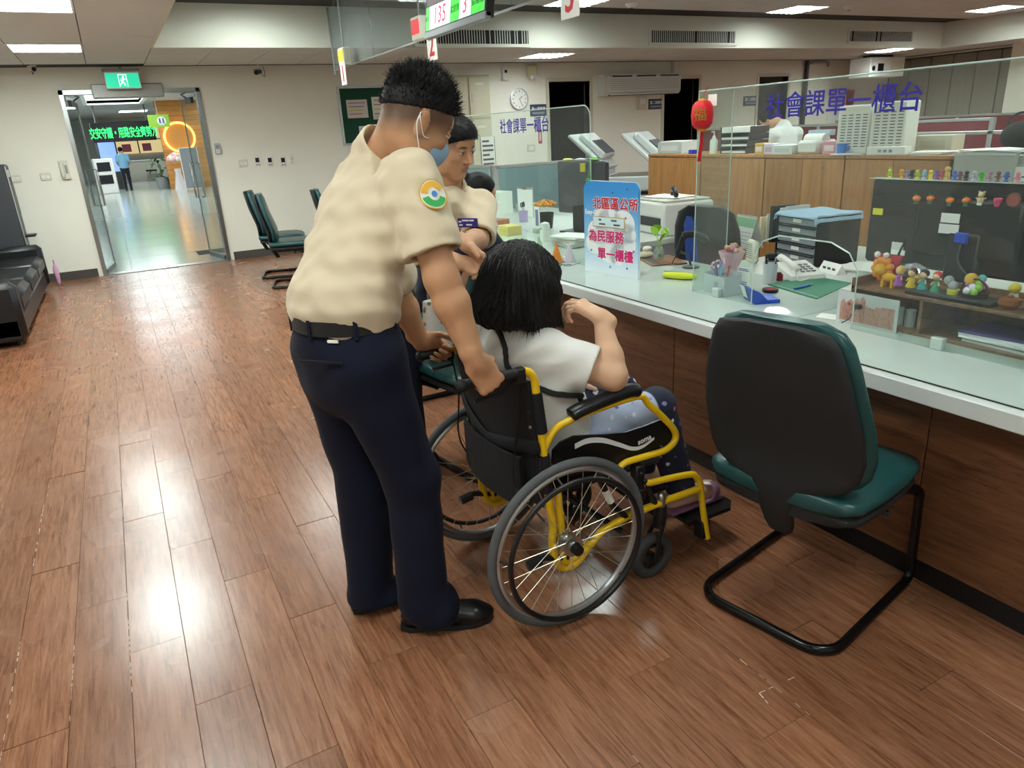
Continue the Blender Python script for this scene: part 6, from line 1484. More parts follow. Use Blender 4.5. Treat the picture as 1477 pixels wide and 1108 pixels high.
w = onx(1417, 284, 2.735); t = thing('bear_ornament', 'tiny beige bear ornament stuck on the monitor back', 'ornament', (2.7285, w.y, w.z-.028)); q = M('beige_toy', '#cdb98f', .6); MB().ball((0, 0, .016), (.011, .012, .014)).build('body', q, t); MB().ball((0, 0, .036), .011).build('head', q, t)
for s in (-1, 1): MB().ball((0, s*.009, .046), .004, 8, 5).build('ear', q, t); MB().tube([(0, s*.01, .02), (-.003, s*.017, .026)], .0035, 6).build('arm', q, t)
B((-.009, -.008, -.0005), (.006, .008, .008), .001).build('label_block', m_white, t)
w = onx(1441, 290, 2.735); t = thing('pot_ornament', 'tiny bright pink pot ornament stuck on the monitor back', 'ornament', (2.7285, w.y, w.z-.018)); MB().lathe([(0, 0), (.009, 0), (.012, .018), (.014, .02), (.014, .026), (0, .026)], 14).build('pot', M('hotpink', '#e0386a', .5), t); MB().torus((0, 0, .026), .012, .0025, 16, 6, 'z').build('rim', M('hotpink2', '#f0648a', .5), t)
w = onx(1464, 288, 2.735); t = thing('disc_ornament', 'round brownish red disc ornament on the monitor back', 'ornament', (2.7285, w.y, w.z)); MB().cyl((-.004, 0, 0), (.0, 0, 0), .024, n=24).build('disc', M('brickdisc', '#8f4a44', .5), t); MB().torus((-.004, 0, 0), .022, .002, 24, 6, 'x').build('rim', M('brickdisc2', '#7a3a36', .5), t)
# wooden shelf organiser
sh0 = onz(1236, 452, .7505); wd2 = wood('shelf_wood', '#5f4330', '#7a5a42', '#8d6b50', along=(3, 12, 12), rnd=False)
SX, SY0, SY1, SZ = 2.335, 1.70, .98, .155
sf2 = thing('desk_shelf', 'brown wooden desktop shelf with toys on top behind the glass', 'shelf', (SX, (SY0+SY1)/2, .7505)); h = (SY0-SY1)/2
for a, b in (((0, -h, 0), (.22, h, .01)), ((0, -h, SZ-.03), (.22, h, SZ-.018)), ((.21, -h, .01), (.22, h, SZ)), ((0, h-.012, .01), (.21, h, SZ+.01)), ((0, -h, .01), (.21, -h+.012, SZ+.01)), ((0, .08, .01), (.21, .092, SZ-.03))): B(a, b, .001).build('board', wd2, sf2, None)
TZ = .7505+SZ-.018
t = put('toy_tray', 'flat black tray holding small dolls on the wooden shelf', 'tray', (SX+.06, 1.34, TZ)); B((-.05, -.13, 0), (.05, .16, .012), .003).build('tray_base', m_black, t); B((-.044, -.124, .012), (.044, .154, .0135)).build('tray_lining', m_dgrey, t)
def doll(label, x_, hairc, dressc, z=TZ+.0135, X=SX+.06, sc=1.0):
    w = onx(x_, 430, X); t = thing('toy_doll', label, 'doll', (X, w.y, z), 0, 'small dolls on the wooden shelf'); k = sc
    MB().lathe([(0, 0), (.017*k, 0), (.015*k, .008*k), (.008*k, .026*k), (.009*k, .032*k), (.005*k, .036*k), (0, .037*k)], 14).build('dress', M('dr'+dressc, dressc, .6), t); MB().ball((0, 0, .05*k), .0135*k).build('head', M('dollskin', '#e3b995', .5), t)
    MB().ball((.004*k, 0, .054*k), (.0145*k, .016*k, .0145*k)).build('hair', M('dh'+hairc, hairc, .5), t)
    for s in (-1, 1): MB().tube([(0, s*.008*k, .032*k), (-.006*k, s*.014*k, .02*k)], .003*k, 6).build('arm', M('dollskin', '#e3b995', .5), t)
doll('little doll with blond hair and purple dress on the black tray', 1293, '#e0b45a', '#a54fb5'); doll('little doll with brown hair and yellow dress on the black tray', 1311, '#4a2c1e', '#dcb92a'); doll('little doll with black hair and teal outfit on the black tray', 1328, '#15151a', '#4fa0a0'); doll('little doll with red hair and green dress on the black tray', 1347, '#c22a26', '#3f9a72')
# lion toy
w = onx(1262, 440, SX+.05); t = put('lion_toy', 'yellow toy lion with a big orange mane on the wooden shelf', 'toy', (SX+.06, w.y+.0, TZ)); q = M('lionyellow', '#e0a82a', .5)
MB().ball((0, -.035, .035), (.016, .03, .017)).build('body', q, t); MB().ball((-.004, 0, .06), .022).build('head', q, t)
for k in range(9):
    a_ = 2*PI*k/9; MB().ball((.006, .03*math.cos(a_), .06+.03*math.sin(a_)), (.012, .014, .014), 10, 7).build('mane_tuft', M('maneorange', '#e08a34', .6), t)
for x_, y_ in ((-.01, -.018), (.01, -.018), (-.01, -.055), (.01, -.055)): MB().tube([(x_, y_, .03), (x_, y_, 0)], .006, 8).build('leg', q, t)
MB().tube(bez([(0, -.06, .04), (0, -.08, .055), (0, -.075, .075)], 5), .003, 6).build('tail', q, t)
# pink packet with flowers, silver bag, misc toys
w = onx(1275, 400, SX+.13); t = put('gift_packet', 'crimson gift packet with white flowers behind the toy lion', 'packet', (SX+.14, w.y, TZ)); q = MB(); rings(q, [[(b_*.8, a_, z_) for a_, b_ in sup(w_, d_, 3)] for z_, w_, d_ in ((0, .03, .02), (.04, .038, .022), (.085, .055, .012), (.1, .06, .006))]); q.build('wrapper', M('crimson', '#c0304e', .4), t)
for k in range(6): MB().ball((-.02, -.03+.012*k, .06+.02*((k*7) % 3)), .011, 8, 6).build('flower', M('fl%d' % (k % 3), ('#f0ead8', '#e8a04a', '#f4f4f0')[k % 3], .7), t)
w = onx(1313, 412, SX+.13); t = put('silver_bag', 'crumpled silver foil snack bag behind the dolls', 'bag', (SX+.14, w.y, TZ)); q = MB().ball((0, 0, .04), (.025, .055, .04), 16, 10); q.v = [(a+random.uniform(-.005, .005), b+random.uniform(-.005, .005), max(0, c+random.uniform(-.005, .005))) for a, b, c in q.v]; q.build('foil', M('foil', '#b9b9c2', .25, .8), t, 20); MB().ball((-.02, -.03, .03), .018).build('gold_ribbon', M('goldr', '#b99a4a', .4, .5), t)
w = onx(1372, 440, SX+.06); t = put('bucket_toy', 'small toy with clear dome and yellow bucket on the wooden shelf', 'toy', (SX+.06, w.y, TZ)); MB().lathe([(0, 0), (.017, 0), (.02, .03), (0, .03)], 16).build('bucket', M('buckety', '#d8cf4a', .5), t); MB().ball((0, .004, .042), .016).build('dome', M('domegrey', '#b5b8c4', .2, alpha=.7), t); MB().ball((.0, .02, .058), .016).build('clear_ball', M('domeclear', '#c4c6c9', .15, alpha=.6), t)
w = onx(1399, 440, SX+.06); t = put('toy_basket', 'dark woven basket of pink and lilac trinkets on the wooden shelf', 'basket', (SX+.07, w.y, TZ)); MB().lathe([(0, 0), (.032, 0), (.044, .028), (.04, .028), (.028, .004), (0, .004)], 20).build('bowl', M('wicker', '#3a2a22', .7, bump=.5, bscale=150), t); MB().torus((0, 0, .03), .042, .003, 24, 6, 'x').build('handle', M('wicker', '#3a2a22', .7), t)
for k in range(14): a_ = k*2.4; r_ = .006+.0022*k; MB().ball((r_*math.cos(a_), r_*math.sin(a_), .034+.012*(k % 3)), .012, 8, 6).build('trinket', M('tk%d' % (k % 5), ('#e07ab0', '#c9a4d8', '#8fc04a', '#e05a9a', '#e8e2f0')[k % 5], .6), t)
for x_, y_, c_, r_ in ((.01, .02, '#e0a83a', .02), (.035, .0, '#5fb5b5', .014)): MB().ball((x_, y_, .068), r_, 10, 7).build('ball', M('bb'+c_, c_, .5), t)
w = onx(1452, 460, SX+.05); t = put('brown_teapot', 'small brown clay pot with handle at the end of the wooden shelf', 'pot', (SX+.05, w.y, TZ)); MB().lathe([(0, 0), (.02, 0), (.032, .016), (.03, .03), (.018, .036), (0, .038)], 20).build('pot_body', M('clay', '#8a4f2c', .3), t); MB().ball((0, 0, .04), (.01, .01, .005)).build('lid', M('clay', '#8a4f2c', .3), t); MB().torus((0, -.036, .02), .012, .0035, 16, 6, 'x').build('pot_handle', M('clay', '#8a4f2c', .3), t)
w = onx(1468, 435, SX+.12); t = put('yellow_toy', 'yellow-haired toy doll beside the brown pot', 'toy', (SX+.13, w.y+.02, TZ)); MB().lathe([(0, 0), (.018, 0), (.012, .03), (0, .034)], 12).build('dress', M('twhite', '#e0dde4', .6), t); MB().ball((0, 0, .048), .018).build('head', M('yhair', '#e0c23a', .5), t)
for k in range(5):
    t = papers('magazine', ('purple covered magazine on top of the pile in the shelf', 'white magazine in the shelf pile, just below the purple one', 'white magazine in the middle of the shelf pile', 'pale green booklet in the shelf pile', 'white booklet at the bottom of the shelf pile')[4-k], 'magazine', (SX+.1, 1.16+.004*k, .7505+.0105+.008*k), .16, .24, 1, 2*k-4, M('mag%d' % k, ('#e8e8e8', '#cfe0c9', '#f0f0f0', '#e6e6ee', '#4b3a78')[k], .4), .0085, 1)
t = put('glass_beaker_set', 'small clear jars standing in the shelf compartment', 'jars', (SX+.06, 1.54, .761))
for k in range(3): MB().lathe([(0, 0), (.018, 0), (.018, .06), (.016, .06), (.016, .003), (0, .003)], 14, (0, -.045+.045*k, 0)).build('jar', tl, t)
# building picture taped behind glass
t = thing('acrylic_picture', 'faint pink drawing of old buildings in an acrylic stand against the glass', 'picture', (2.31, 1.605, .7505), math.radians(0)); B((-.004, -.12, 0), (.0, .125, .118), .001).build('acrylic_sheet', M('acry', '#d5d8da', .2, alpha=.7), t, None); B((-.0045, -.12, 0), (.03, .125, .004)).build('stand_lip', tl, t, None)
q = MB(); random.seed(3); x_ = -.11
while x_ < .1:
    w_ = random.uniform(.018, .04); h_ = random.uniform(.04, .085); q.box((-.0052, -x_-w_, .01), (-.0042, -x_, .01+h_)); 
    if random.random() < .5: q.add([(-.0052, -x_, .01+h_), (-.0052, -x_-w_, .01+h_), (-.0052, -x_-w_/2, .025+h_)], [(0, 1, 2)])
    x_ += w_+.002
q.build('building_print', M('sketch', '#c08f80', .7, alpha=.8, var=.2, vscale=60), t, None); q = MB()
for k in range(40): a_ = random.uniform(-.105, .1); z_ = random.uniform(.015, .07); q.box((-.0058, a_, z_), (-.0052, a_+.005, z_+.009))
q.build('window_print', M('sketch2', '#a97566', .7), t, None)
t = put('binder_clip', 'black binder clip on a coiled wire beside the picture', 'clip', D(1215, 470)+Vector((.02, 0, 0))); MB().tube(bez([(0, .02, .003), (.01, 0, .02), (.0, -.02, .045), (.01, -.03, .07)], 6), .0018, 5).build('wire', m_black, t); B((.0, -.045, .065), (.02, -.02, .082), .003).build('clip_body', m_black, t)
papers('paper_slip', 'crumpled white slip of paper beside the binder clip', 'paper', D(1205, 460)+Vector((0, .02, 0)), .07, .1, 3, 20)
# second blue sign cut by the frame edge
t = thing('counter_sign', 'pale blue and white standing sign at the end of the wooden shelf', 'sign', (2.19, .93, .7505), math.radians(6)); o = B((-.006, -.2, 0), (.006, .05, .47), .003).build('board', M('palesign', '#a9cbe6', .35), t); B((-.0075, -.19, .02), (-.006, .04, .2)).build('print_panel', M('palesign2', '#e2ecf2', .4), t, None); B((-.02, -.19, 0), (.06, .04, .004)).build('foot', tl, t, None)
# ================================================================== BACK WALL
W = lambda x, y, d=0.0: ony(x, y, YB-d)
def wallbox(name, label, cat, px0, px1, depth, mat, bev=.004, group=None):
    a, b = W(*px0), W(*px1); c = (a+b)/2; t = thing(name, label, cat, (c.x, YB, c.z), 0, group); w, h = abs(b.x-a.x)/2, abs(a.z-b.z)/2
    B((-w, -depth, -h), (w, 0, h), bev).build('case', mat, t); return t, w, h
# exit sign
a, b = ony(150, 104, 10.3), ony(203, 127, 10.3); c = (a+b)/2; t = thing('exit_sign', 'green illuminated running-man exit sign hanging above the glass door', 'exit sign', (c.x, 10.3, c.z)); w, h = .19, .095
B((-w, -.03, -h), (w, .03, h), .006).build('housing', m_white, t); gr = M('exit_green', '#25b58a', .4, emit='#2cc79a', es=.9); B((-w+.012, -.033, -h+.01), (w-.012, -.03, h-.02)).build('face', gr, t, None)
q = MB(); mw2 = M('exit_white', '#e8fff6', .4, emit='#e8fff6', es=1.0); q.box((-.045, -.035, -.075), (-.038, -.033, .06)).box((.04, -.035, -.075), (.047, -.033, .06)).box((-.045, -.035, .055), (.047, -.033, .062)); q.build('door_pictogram', mw2, t, None)
q = MB(); q.ball((.01, -.034, .035), (.011, .002, .011), 12, 6); q.tube([(.006, -.034, .022), (-.006, -.034, -.02)], .009, 6); q.tube([(-.004, -.034, -.02), (.016, -.034, -.04), (.012, -.034, -.065)], .006, 6); q.tube([(-.008, -.034, -.02), (-.022, -.034, -.045), (-.04, -.034, -.05)], .006, 6); q.tube([(.005, -.034, .016), (.025, -.034, .002), (.034, -.034, .014)], .0045, 6); q.tube([(.003, -.034, .016), (-.016, -.034, .008), (-.02, -.034, -.01)], .0045, 6); q.build('runner_pictogram', mw2, t)
B((-w-.01, -.035, h), (w+.01, .035, h+.03), .004).build('top_rail', m_grey, t); MB().tube([(0, 0, h), (0, 0, ZL-c.z)], .012, 8).build('stem', m_grey, t)
def cctv(label, p, rz, top):
    c = ony(*p, 10.25); t = thing('security_camera', label, 'camera', (c.x, 10.25, c.z), math.radians(rz)); MB().tube([(0, -.06, -.01), (0, .06, .012)], .028, 14).build('barrel', m_white if top else m_dgrey, t); MB().cyl((0, -.066, -.012), (0, -.058, -.009), .024).build('lens', m_black, t); B((-.032, -.075, .022), (.032, .07, .03), .004).build('hood', m_white if top else m_grey, t); MB().tube([(0, .03, .03), (0, .03, ZL-c.z)], .011, 8).build('bracket', m_white, t); MB().tube(bez([(0, .07, .01), (.03, .1, -.05), (.04, .11, .0), (.03, .1, ZL-c.z-.02)], 6), .004, 5).build('cable', m_dgrey, t)
cctv('white security camera under the low ceiling left of the glass door', (46, 99), 20, True); cctv('grey security camera under the low ceiling right of the glass door', (372, 104), -35, False)
for p0, p1, lb in (((14, 253), (32, 263), 'cream switch plate above the end of the sofa'), ((57, 250), (75, 260), 'cream switch plate next to the wall telephone'), ((344, 231), (358, 240), 'cream switch plate beside the row of thermostats')):
    t, w, h = wallbox('switch_plate', lb, 'switch', p0, p1, .012, m_offw)
    for s in (-1, 1): B((s*w*.45-.02, -.017, -.018), (s*w*.45+.02, -.012, .018), .002).build('rocker', m_white, t)
t, w, h = wallbox('switch_plate', 'cream switch plate below the clock', 'switch', (760, 209), (772, 218), .012, m_offw); B((-w*.5, -.016, -h*.5), (w*.5, -.012, h*.5), .002).build('rocker', m_white, t)
t, w, h = wallbox('wall_intercom', 'cream wall intercom telephone beside the glass door', 'intercom', (83, 232), (103, 258), .04, m_offw); MB().tube(bez([(-w*.4, -.05, -h*.7), (-w*.42, -.065, -h*.4), (-w*.42, -.065, h*.4), (-w*.4, -.05, h*.7)], 4), .022, 10).build('handset', m_offw, t); B((w*.2, -.044, -h*.4), (w*.7, -.04, h*.5), .001).build('keypad', m_grey, t)
t, w, h = wallbox('access_reader', 'grey door access keypad at the right door jamb', 'keypad', (308, 207), (319, 222), .03, m_alu); B((-w*.6, -.034, 0), (w*.6, -.03, h*.7)).build('display', m_grey, t, None)
for k in range(6): B((-w*.6+(k % 3)*w*.45, -.034, -h*.75+(k//3)*h*.35), (-w*.3+(k % 3)*w*.45, -.03, -h*.55+(k//3)*h*.35)).build('key', m_white, t, None)
for i, x_ in enumerate((371, 389, 408)):
    t, w, h = wallbox('thermostat', 'small white wall thermostat with dark screen', 'thermostat', (x_-5, 226), (x_+5, 240), .02, m_white, group='thermostats on the wall'); B((-w*.7, -.023, -.01), (w*.7, -.02, h*.75)).build('screen', m_black, t, None)
    for s in (-1, 1): B((s*w*.4-.01, -.023, -h*.75), (s*w*.4+.01, -.02, -h*.5)).build('button', m_grey, t, None)
t, w, h = wallbox('wall_sensor', 'narrow white wall sensor at the end of the thermostat row', 'sensor', (418, 222), (424, 236), .02, m_white); MB().ball((0, -.02, 0), (.014, .008, .014)).build('dome', m_offw, t)
# bulletin board
a = W(488, 128); t = thing('bulletin_board', 'green felt notice board with papers behind the standing man', 'notice board', (a.x, YB, a.z)); bw, bh = 1.35, .72
B((0, -.02, -bh), (bw, 0, 0)).build('felt', M('felt_green', '#1f4a38', .95, bump=.1, bscale=300), t, None); q = MB(); e = .03
q.box((-e, -.03, -bh-e), (bw+e, 0, -bh)).box((-e, -.03, 0), (bw+e, 0, e)).box((-e, -.03, -bh), (0, 0, 0)).box((bw, -.03, -bh), (bw+e, 0, 0)); q.build('frame', m_alu, t, None)
for x_, z_, w_, h_, c_ in ((.08, -.15, .30, .24, '#d8d3cf'), (.45, -.12, .3, .3, '#e6e4da'), (.22, -.5, .25, .18, '#dfe6e6'), (.85, -.15, .22, .3, '#f0efe8'), (.85, -.5, .3, .2, '#e8e2da')):
    s_ = B((x_, -.023, z_-h_), (x_+w_, -.02, z_)).build('pinned_sheet', M('sheet'+c_, c_, .8), t, None)
    for k in range(4): B((x_+.03, -.0238, z_-.05-k*h_*.2), (x_+w_-.03-.02*k, -.023, z_-.035-k*h_*.2)).build('print', M('prt%d' % (k % 3), ('#c9828a', '#8f93a8', '#d0c060')[k % 3], .8), s_, None)
# cream cupboard
a, b = W(628, 106), W(711, 250); t = thing('wall_cupboard', 'cream built-in wall cupboard with three doors left of the clock', 'cupboard', ((a.x+b.x)/2, YB, 0)); w = (b.x-a.x)/2; z0, z1 = .85, 2.27; m_cup = M('cupboard_cream', '#d3ceb4', .55, var=.03, vscale=2)
B((-w, -.05, z0), (w, 0, z1+.02)).build('carcass', M('cup_side', '#c4bfa6', .6), t, None); sp = w*.12
for x0, x1, q0, q1 in ((-w+.01, sp-.01, z0+.01, z1-.01), (sp+.02, w-.01, 1.68, z1-.01), (sp+.02, w-.01, z0+.01, 1.65)):
    d_ = B((x0, -.072, q0), (x1, -.052, q1), .004).build('door', m_cup, t); B((x0+.03 if x0 > 0 else x1-.05, -.085, (q0+q1)/2-.06), (x0+.045 if x0 > 0 else x1-.035, -.072, (q0+q1)/2+.06), .003).build('handle', m_alu, d_); B(((x0+x1)/2-.07, -.0735, q1-.11), ((x0+x1)/2+.07, -.072, q1-.085)).build('door_label', m_white, d_, None)
a = W(690, 198, .1); b = W(711, 262, .1); t = thing('wall_poster', 'narrow white vertical poster with black print on the cupboard', 'poster', ((a.x+b.x)/2+.06, YB-.075, (a.z+b.z)/2)); w, h = .125, (a.z-b.z)/2
B((-w, -.006, -h), (w, 0, h)).build('sheet', m_paper, t, None); q = MB()
for k in range(9): z_ = h*.85-k*h*.2; q.box((-w*.75, -.0075, z_-.03), (w*(.75 if k % 3 else .2), -.006, z_))
q.build('print', m_dgrey, t, None); q = MB(); e = .008; q.box((-w, -.008, -h), (-w+e, -.005, h)).box((w-e, -.008, -h), (w, -.005, h)); q.build('border', m_dgrey, t, None)
t, w, h = wallbox('detector_box', 'small white alarm box with black window above the clock', 'alarm', (722, 95), (732, 116), .06, m_white); B((-w*.4, -.064, 0), (w*.4, -.06, h*.4)).build('window', m_black, t, None)
t, w, h = wallbox('emergency_lamp', 'cream wall emergency lamp above the clock', 'lamp', (758, 94), (772, 112), .08, M('cream2', '#d8cfa8', .5), .02); MB().ball((-w*.4, -.09, -h), .035).ball((w*.4, -.09, -h), .035).build('lamp_head', m_white, t)
c = W(748, 143); t = thing('wall_clock', 'round white wall clock with black numerals', 'clock', (c.x, YB, c.z)); r_ = .15
MB().lathe([(0, 0), (r_, 0), (r_+.012, .012), (r_+.012, .03), (r_-.004, .036), (r_-.006, .026), (0, .026)], 40, R=rotm('X', 90)).build('case', M('clock_rim', '#c9cccf', .35, .3), t); MB().cyl((0, -.0262, 0), (0, -.0275, 0), r_-.008, n=40).build('dial', m_paper, t)
for k in range(12):
    a_ = math.radians(90-30*(k+1)); text('numeral', str(k+1), .036, m_black, frame((.115*math.cos(a_), -.0285, .115*math.sin(a_)), (1, 0, 0), (0, 0, 1)), t, .0005)
MB().tube([(0, -.03, 0), (.052, -.03, .04)], .004, 5).build('hour_hand', m_black, t); MB().tube([(0, -.031, 0), (.045, -.031, -.095)], .003, 5).build('minute_hand', m_black, t)
m_pl = M('plaque_blue', '#3a415c', .4)
for p0, p1, s_, lb in (((764, 151), (788, 167), '第一調解室', 'first'), ((935, 143), (957, 157), '第二調解室', 'second'), ((1072, 139), (1094, 152), '第三調解室', 'third')):
    t, w, h = wallbox('door_plaque', 'dark blue door plaque '+{'first': 'beneath the wall clock', 'second': 'under the air conditioner', 'third': 'beside the far dark doorway'}[lb], 'sign', p0, p1, .012, m_pl); text('lettering', s_, w*.34, m_wo, frame((0, -.0135, h*.25), (1, 0, 0), (0, 0, 1)), t, .0003); B((-w*.75, -.0128, -h*.65), (w*.75, -.012, -h*.3)).build('subtitle', M('plq', '#8d93aa', .5), t, None)
t, w, h = wallbox('wall_box', 'cream wall control box beside the plaque under the air conditioner', 'control box', (918, 139), (931, 158), .05, m_offw, .006); B((-w*.6, -.053, -h*.2), (w*.6, -.05, h*.6)).build('cover', m_white, t); MB().tube([(0, -.02, h), (0, -.02, h+.1), (.3, -.02, h+.12)], .01, 6).build('conduit', m_offw, t)
t, w, h = wallbox('red_label', 'small red notice strip on the wall beneath the first plaque', 'notice', (776, 187), (782, 207), .003, M('rednotice', '#a5484a', .6), 0); B((-w*.5, -.0045, -h*.6), (w*.5, -.003, h*.6)).build('print', M('pinkp', '#e0c4c4', .6), t, None)
# air conditioner
a, b = W(859, 107), W(972, 137); t = thing('air_conditioner', 'white split air conditioner on the back wall', 'air conditioner', ((a.x+b.x)/2, YB, (a.z+b.z)/2)); w, h = .80, .165; m_ac = M('ac_white', '#d4d6d3', .45)
q = MB(); pr = [(0, -h), (-.16, -h), (-.21, -h+.05), (-.215, h-.04), (-.19, h), (0, h)]; q.add([(x_, y_, z_) for x_ in (-w, w) for y_, z_ in pr], [(0, 1, 2, 3, 4, 5), (11, 10, 9, 8, 7, 6)]+[(k, 6+k, 6+(k+1) % 6, (k+1) % 6) for k in range(6)]); q.build('body', m_ac, t, None)
for k in range(6): B((-w+.12, -.218, h-.09-.03*k), (w-.04, -.213, h-.082-.03*k)).build('front_rib', M('ac_grey', '#a9acab', .5), t, None)
for k in range(3): B((-w+.15+k*.5, -.222, h-.05), (-w+.55+k*.5, -.208, h-.025)).build('intake_slot', m_dgrey, t, None)
B((-w+.1, -.2, -h-.002), (w-.05, -.1, -h+.012)).build('outlet', m_black, t, None); B((-w+.1, -.214, -h+.005), (w-.05, -.19, -h+.03), .003).build('louver', m_ac, t); MB().tube([(w-.05, -.06, h), (w-.05, -.05, ZL-(a.z+b.z)/2)], .03, 8).build('pipe_cover', m_ac, t)
# red couplet, conduit, projector box
t, w, h = wallbox('white_board', 'white wall board carrying a red vertical banner', 'board', (1196, 130), (1240, 175), .012, m_white, .002); t.location.y -= .004
rb = B((0, -.018, -h*.95), (w*.45, -.012, h*.98)).build('red_banner', M('bannerred', '#b5262e', .7), t, None); B((w*.12, -.02, -h*.8), (w*.32, -.018, h*.8)).build('banner_print', M('bannerdark', '#7a1a1e', .7), rb, None)
a = W(1168, 80, .1); t = thing('ceiling_conduit', 'dark vertical cable pipe on the back wall beside the white board', 'pipe', (a.x, YB-.06, 0)); MB().tube([(0, 0, .9), (0, 0, ZL)], .04, 10).build('pipe', m_dgrey, t); MB().tube(bez([(0, 0, ZL-.05), (.1, -.1, ZL-.03), (.3, -.2, ZL-.05), (.35, -.2, ZL-.12)], 5), .03, 8).build('cable_bundle', m_grey, t)
pc_ = ony(1265, 98, 9.6); t = thing('projector_cabinet', 'white box cabinet with black port window hung in the corner by the tan panels', 'cabinet', (pc_.x, 9.6, pc_.z)); B((-.5, -.22, -.17), (.5, .22, .17), .012).build('case', m_white, t); B((-.28, -.226, -.07), (-.12, -.22, .06)).build('port', m_black, t, None); MB().cyl((-.4, -.226, -.02), (-.4, -.22, -.02), .045, n=20).build('lens', m_black, t); q = MB(); q.box((.1, -.228, -.1), (.45, -.22, .1), .006).build('door_panel', m_offw, t); B((-.3, -.1, .17), (.3, .1, ZL-pc_.z)).build('mount', m_dgrey, t, None)
for px_, lb in (((911, 5), 'round smoke detector on the raised ceiling above the middle vent'), ((1225, 9), 'round dome camera on the raised ceiling above the far vent')):
    c = onz(*px_, ZH); t = thing('smoke_detector' if 'smoke' in lb else 'dome_camera', lb, 'detector' if 'smoke' in lb else 'camera', (c.x, c.y, ZH)); MB().lathe([(0, -.05), (.04, -.045), (.07, -.02), (.075, 0), (0, 0)], 20).build('dome', m_white, t); MB().lathe([(0, -.056), (.022, -.05), (.022, -.045), (0, -.045)], 14).build('core', m_dgrey, t)
# ================================================================== STAFF AREA
oak = wood('oak_laminate', '#9c6a3c', '#b07c48', '#bd8a56', along=(14, 14, 1.0), rough=.4, rnd=True, scale=2)
CBX, CBZ = 4.6, 1.2
cy = [5.70, 4.97, 4.24, 3.51, 2.76]
lbs = ('oak low cabinet at the copier end of the row', 'oak low cabinet with a slatted shutter door in the row', 'oak low cabinet under the white paper boxes', 'oak low cabinet under the white ventilated towers')
for i in range(4):
    y1, y0 = cy[i]-.003, cy[i+1]+.003; t = thing('office_cabinet', lbs[i], 'cabinet', (CBX, (y0+y1)/2, 0)); h = (y1-y0)/2
    B((.02, -h, 0), (.45, h, CBZ-.025)).build('carcass', M('cab_dark', '#5a3d22', .6), t, None); B((-.005, -h, CBZ-.025), (.46, h, CBZ), .003).build('top', oak, t, None)
    for s in ((-1, 1) if i else (0,)):
        a_, b_ = (-h+.002, h-.002) if s == 0 else ((.0015, h-.002) if s > 0 else (-h+.002, -.0015))
        d_ = B((0, a_, .06), (.02, b_, CBZ-.03), .0015).build('door', oak, t, None); yk = (a_+b_)/2; MB().cyl((-.004, yk, CBZ-.09), (.0, yk, CBZ-.09), .008, n=12).build('lock', m_grey, d_)
        if i == 1 and s == 1:
            for k in range(34): B((-.003, a_+.01, .1+k*.031), (0, b_-.01, .124+k*.031)).build('shutter_slat', oak, d_, None)
t = thing('grey_partition_panel', 'pale grey panel closing the end of the oak cabinet row', 'panel', (CBX+.02, 2.56, 0)); B((0, -.17, 0), (.03, .19, CBZ+.0), .003).build('panel', M('palegrey', '#b5b9b2', .6), t, None); B((-.004, -.17, CBZ), (.034, .19, CBZ+.012)).build('cap', m_alu, t, None)
T = lambda x, dx=.2: Vector((CBX+dx, onx(x, 222, CBX+dx).y, CBZ))
def boxthing(name, label, cat, p, sz, col, rz=0, lid=None):
    t = put(name, label, cat, p, rz); B((-sz[0]/2, -sz[1]/2, 0), (sz[0]/2, sz[1]/2, sz[2]), .003).build('body', M('bx'+col, col, .6), t); B((-sz[0]/2-.0015, -sz[1]*.35, sz[2]*.25), (-sz[0]/2, sz[1]*.35, sz[2]*.7)).build('panel_print', M('bxp'+(lid or '#dddddd'), lid or '#dddddd', .6), t, None); return t
boxthing('paper_tray', 'pale blue-grey filing tray at the copier end of the oak cabinets', 'tray', T(980), (.25, .34, .10), '#c3ccc9', 0, '#d5dcd9')
papers('paper_stack', 'loose papers on the pale filing tray', 'papers', T(980)+Vector((0, 0, .1005)), .22, .3, 8, 5)
boxthing('tape_box', 'small blue box beside the red lantern on the oak cabinets', 'box', T(999, .06), (.05, .06, .035), '#3540c0', 0, '#4a58d0')
t = put('sanitizer_bottle', 'white pump sanitizer bottle on the oak cabinets', 'bottle', T(1029, .08)); MB().lathe([(0, 0), (.032, 0), (.034, .01), (.034, .11), (.014, .135), (.014, .15), (0, .15)], 18).build('bottle', m_white, t); MB().tube([(0, 0, .15), (0, 0, .185), (-.03, 0, .182)], .006, 6).build('pump', m_white, t)
for k in range(4):
    t = put('letter_tray', ('lowest', 'second', 'third', 'topmost')[k]+' dark grey letter tray in the stack on the oak cabinets', 'tray', T(1072, .22)+Vector((0, 0, .055*k)), 3*k-4); q = MB(); q.box((-.12, -.16, 0), (.12, .16, .004)).box((-.12, -.16, 0), (.12, -.155, .05)).box((-.12, .155, 0), (.12, .16, .05)).box((.115, -.16, 0), (.12, .16, .05)); q.build('tray', m_dgrey, t, None); B((-.11, -.15, .005), (.11, .15, .02 if k < 3 else .05)).build('paper_fill', m_paper, t, None)
boxthing('tissue_box', 'yellow and white tissue box on the oak cabinets', 'box', T(1101, .08), (.11, .09, .085), '#e0b050', 0, '#f0e8e0'); boxthing('paper_box', 'white carton beside the tissue box', 'box', T(1117, .1), (.14, .10, .08), '#d9d4e0', 0, '#c9a9c4'); boxthing('paper_box', 'long white carton in the middle of the oak cabinets', 'box', T(1140, .1), (.2, .2, .07), '#e0e2de', 0, '#cfd4d0')
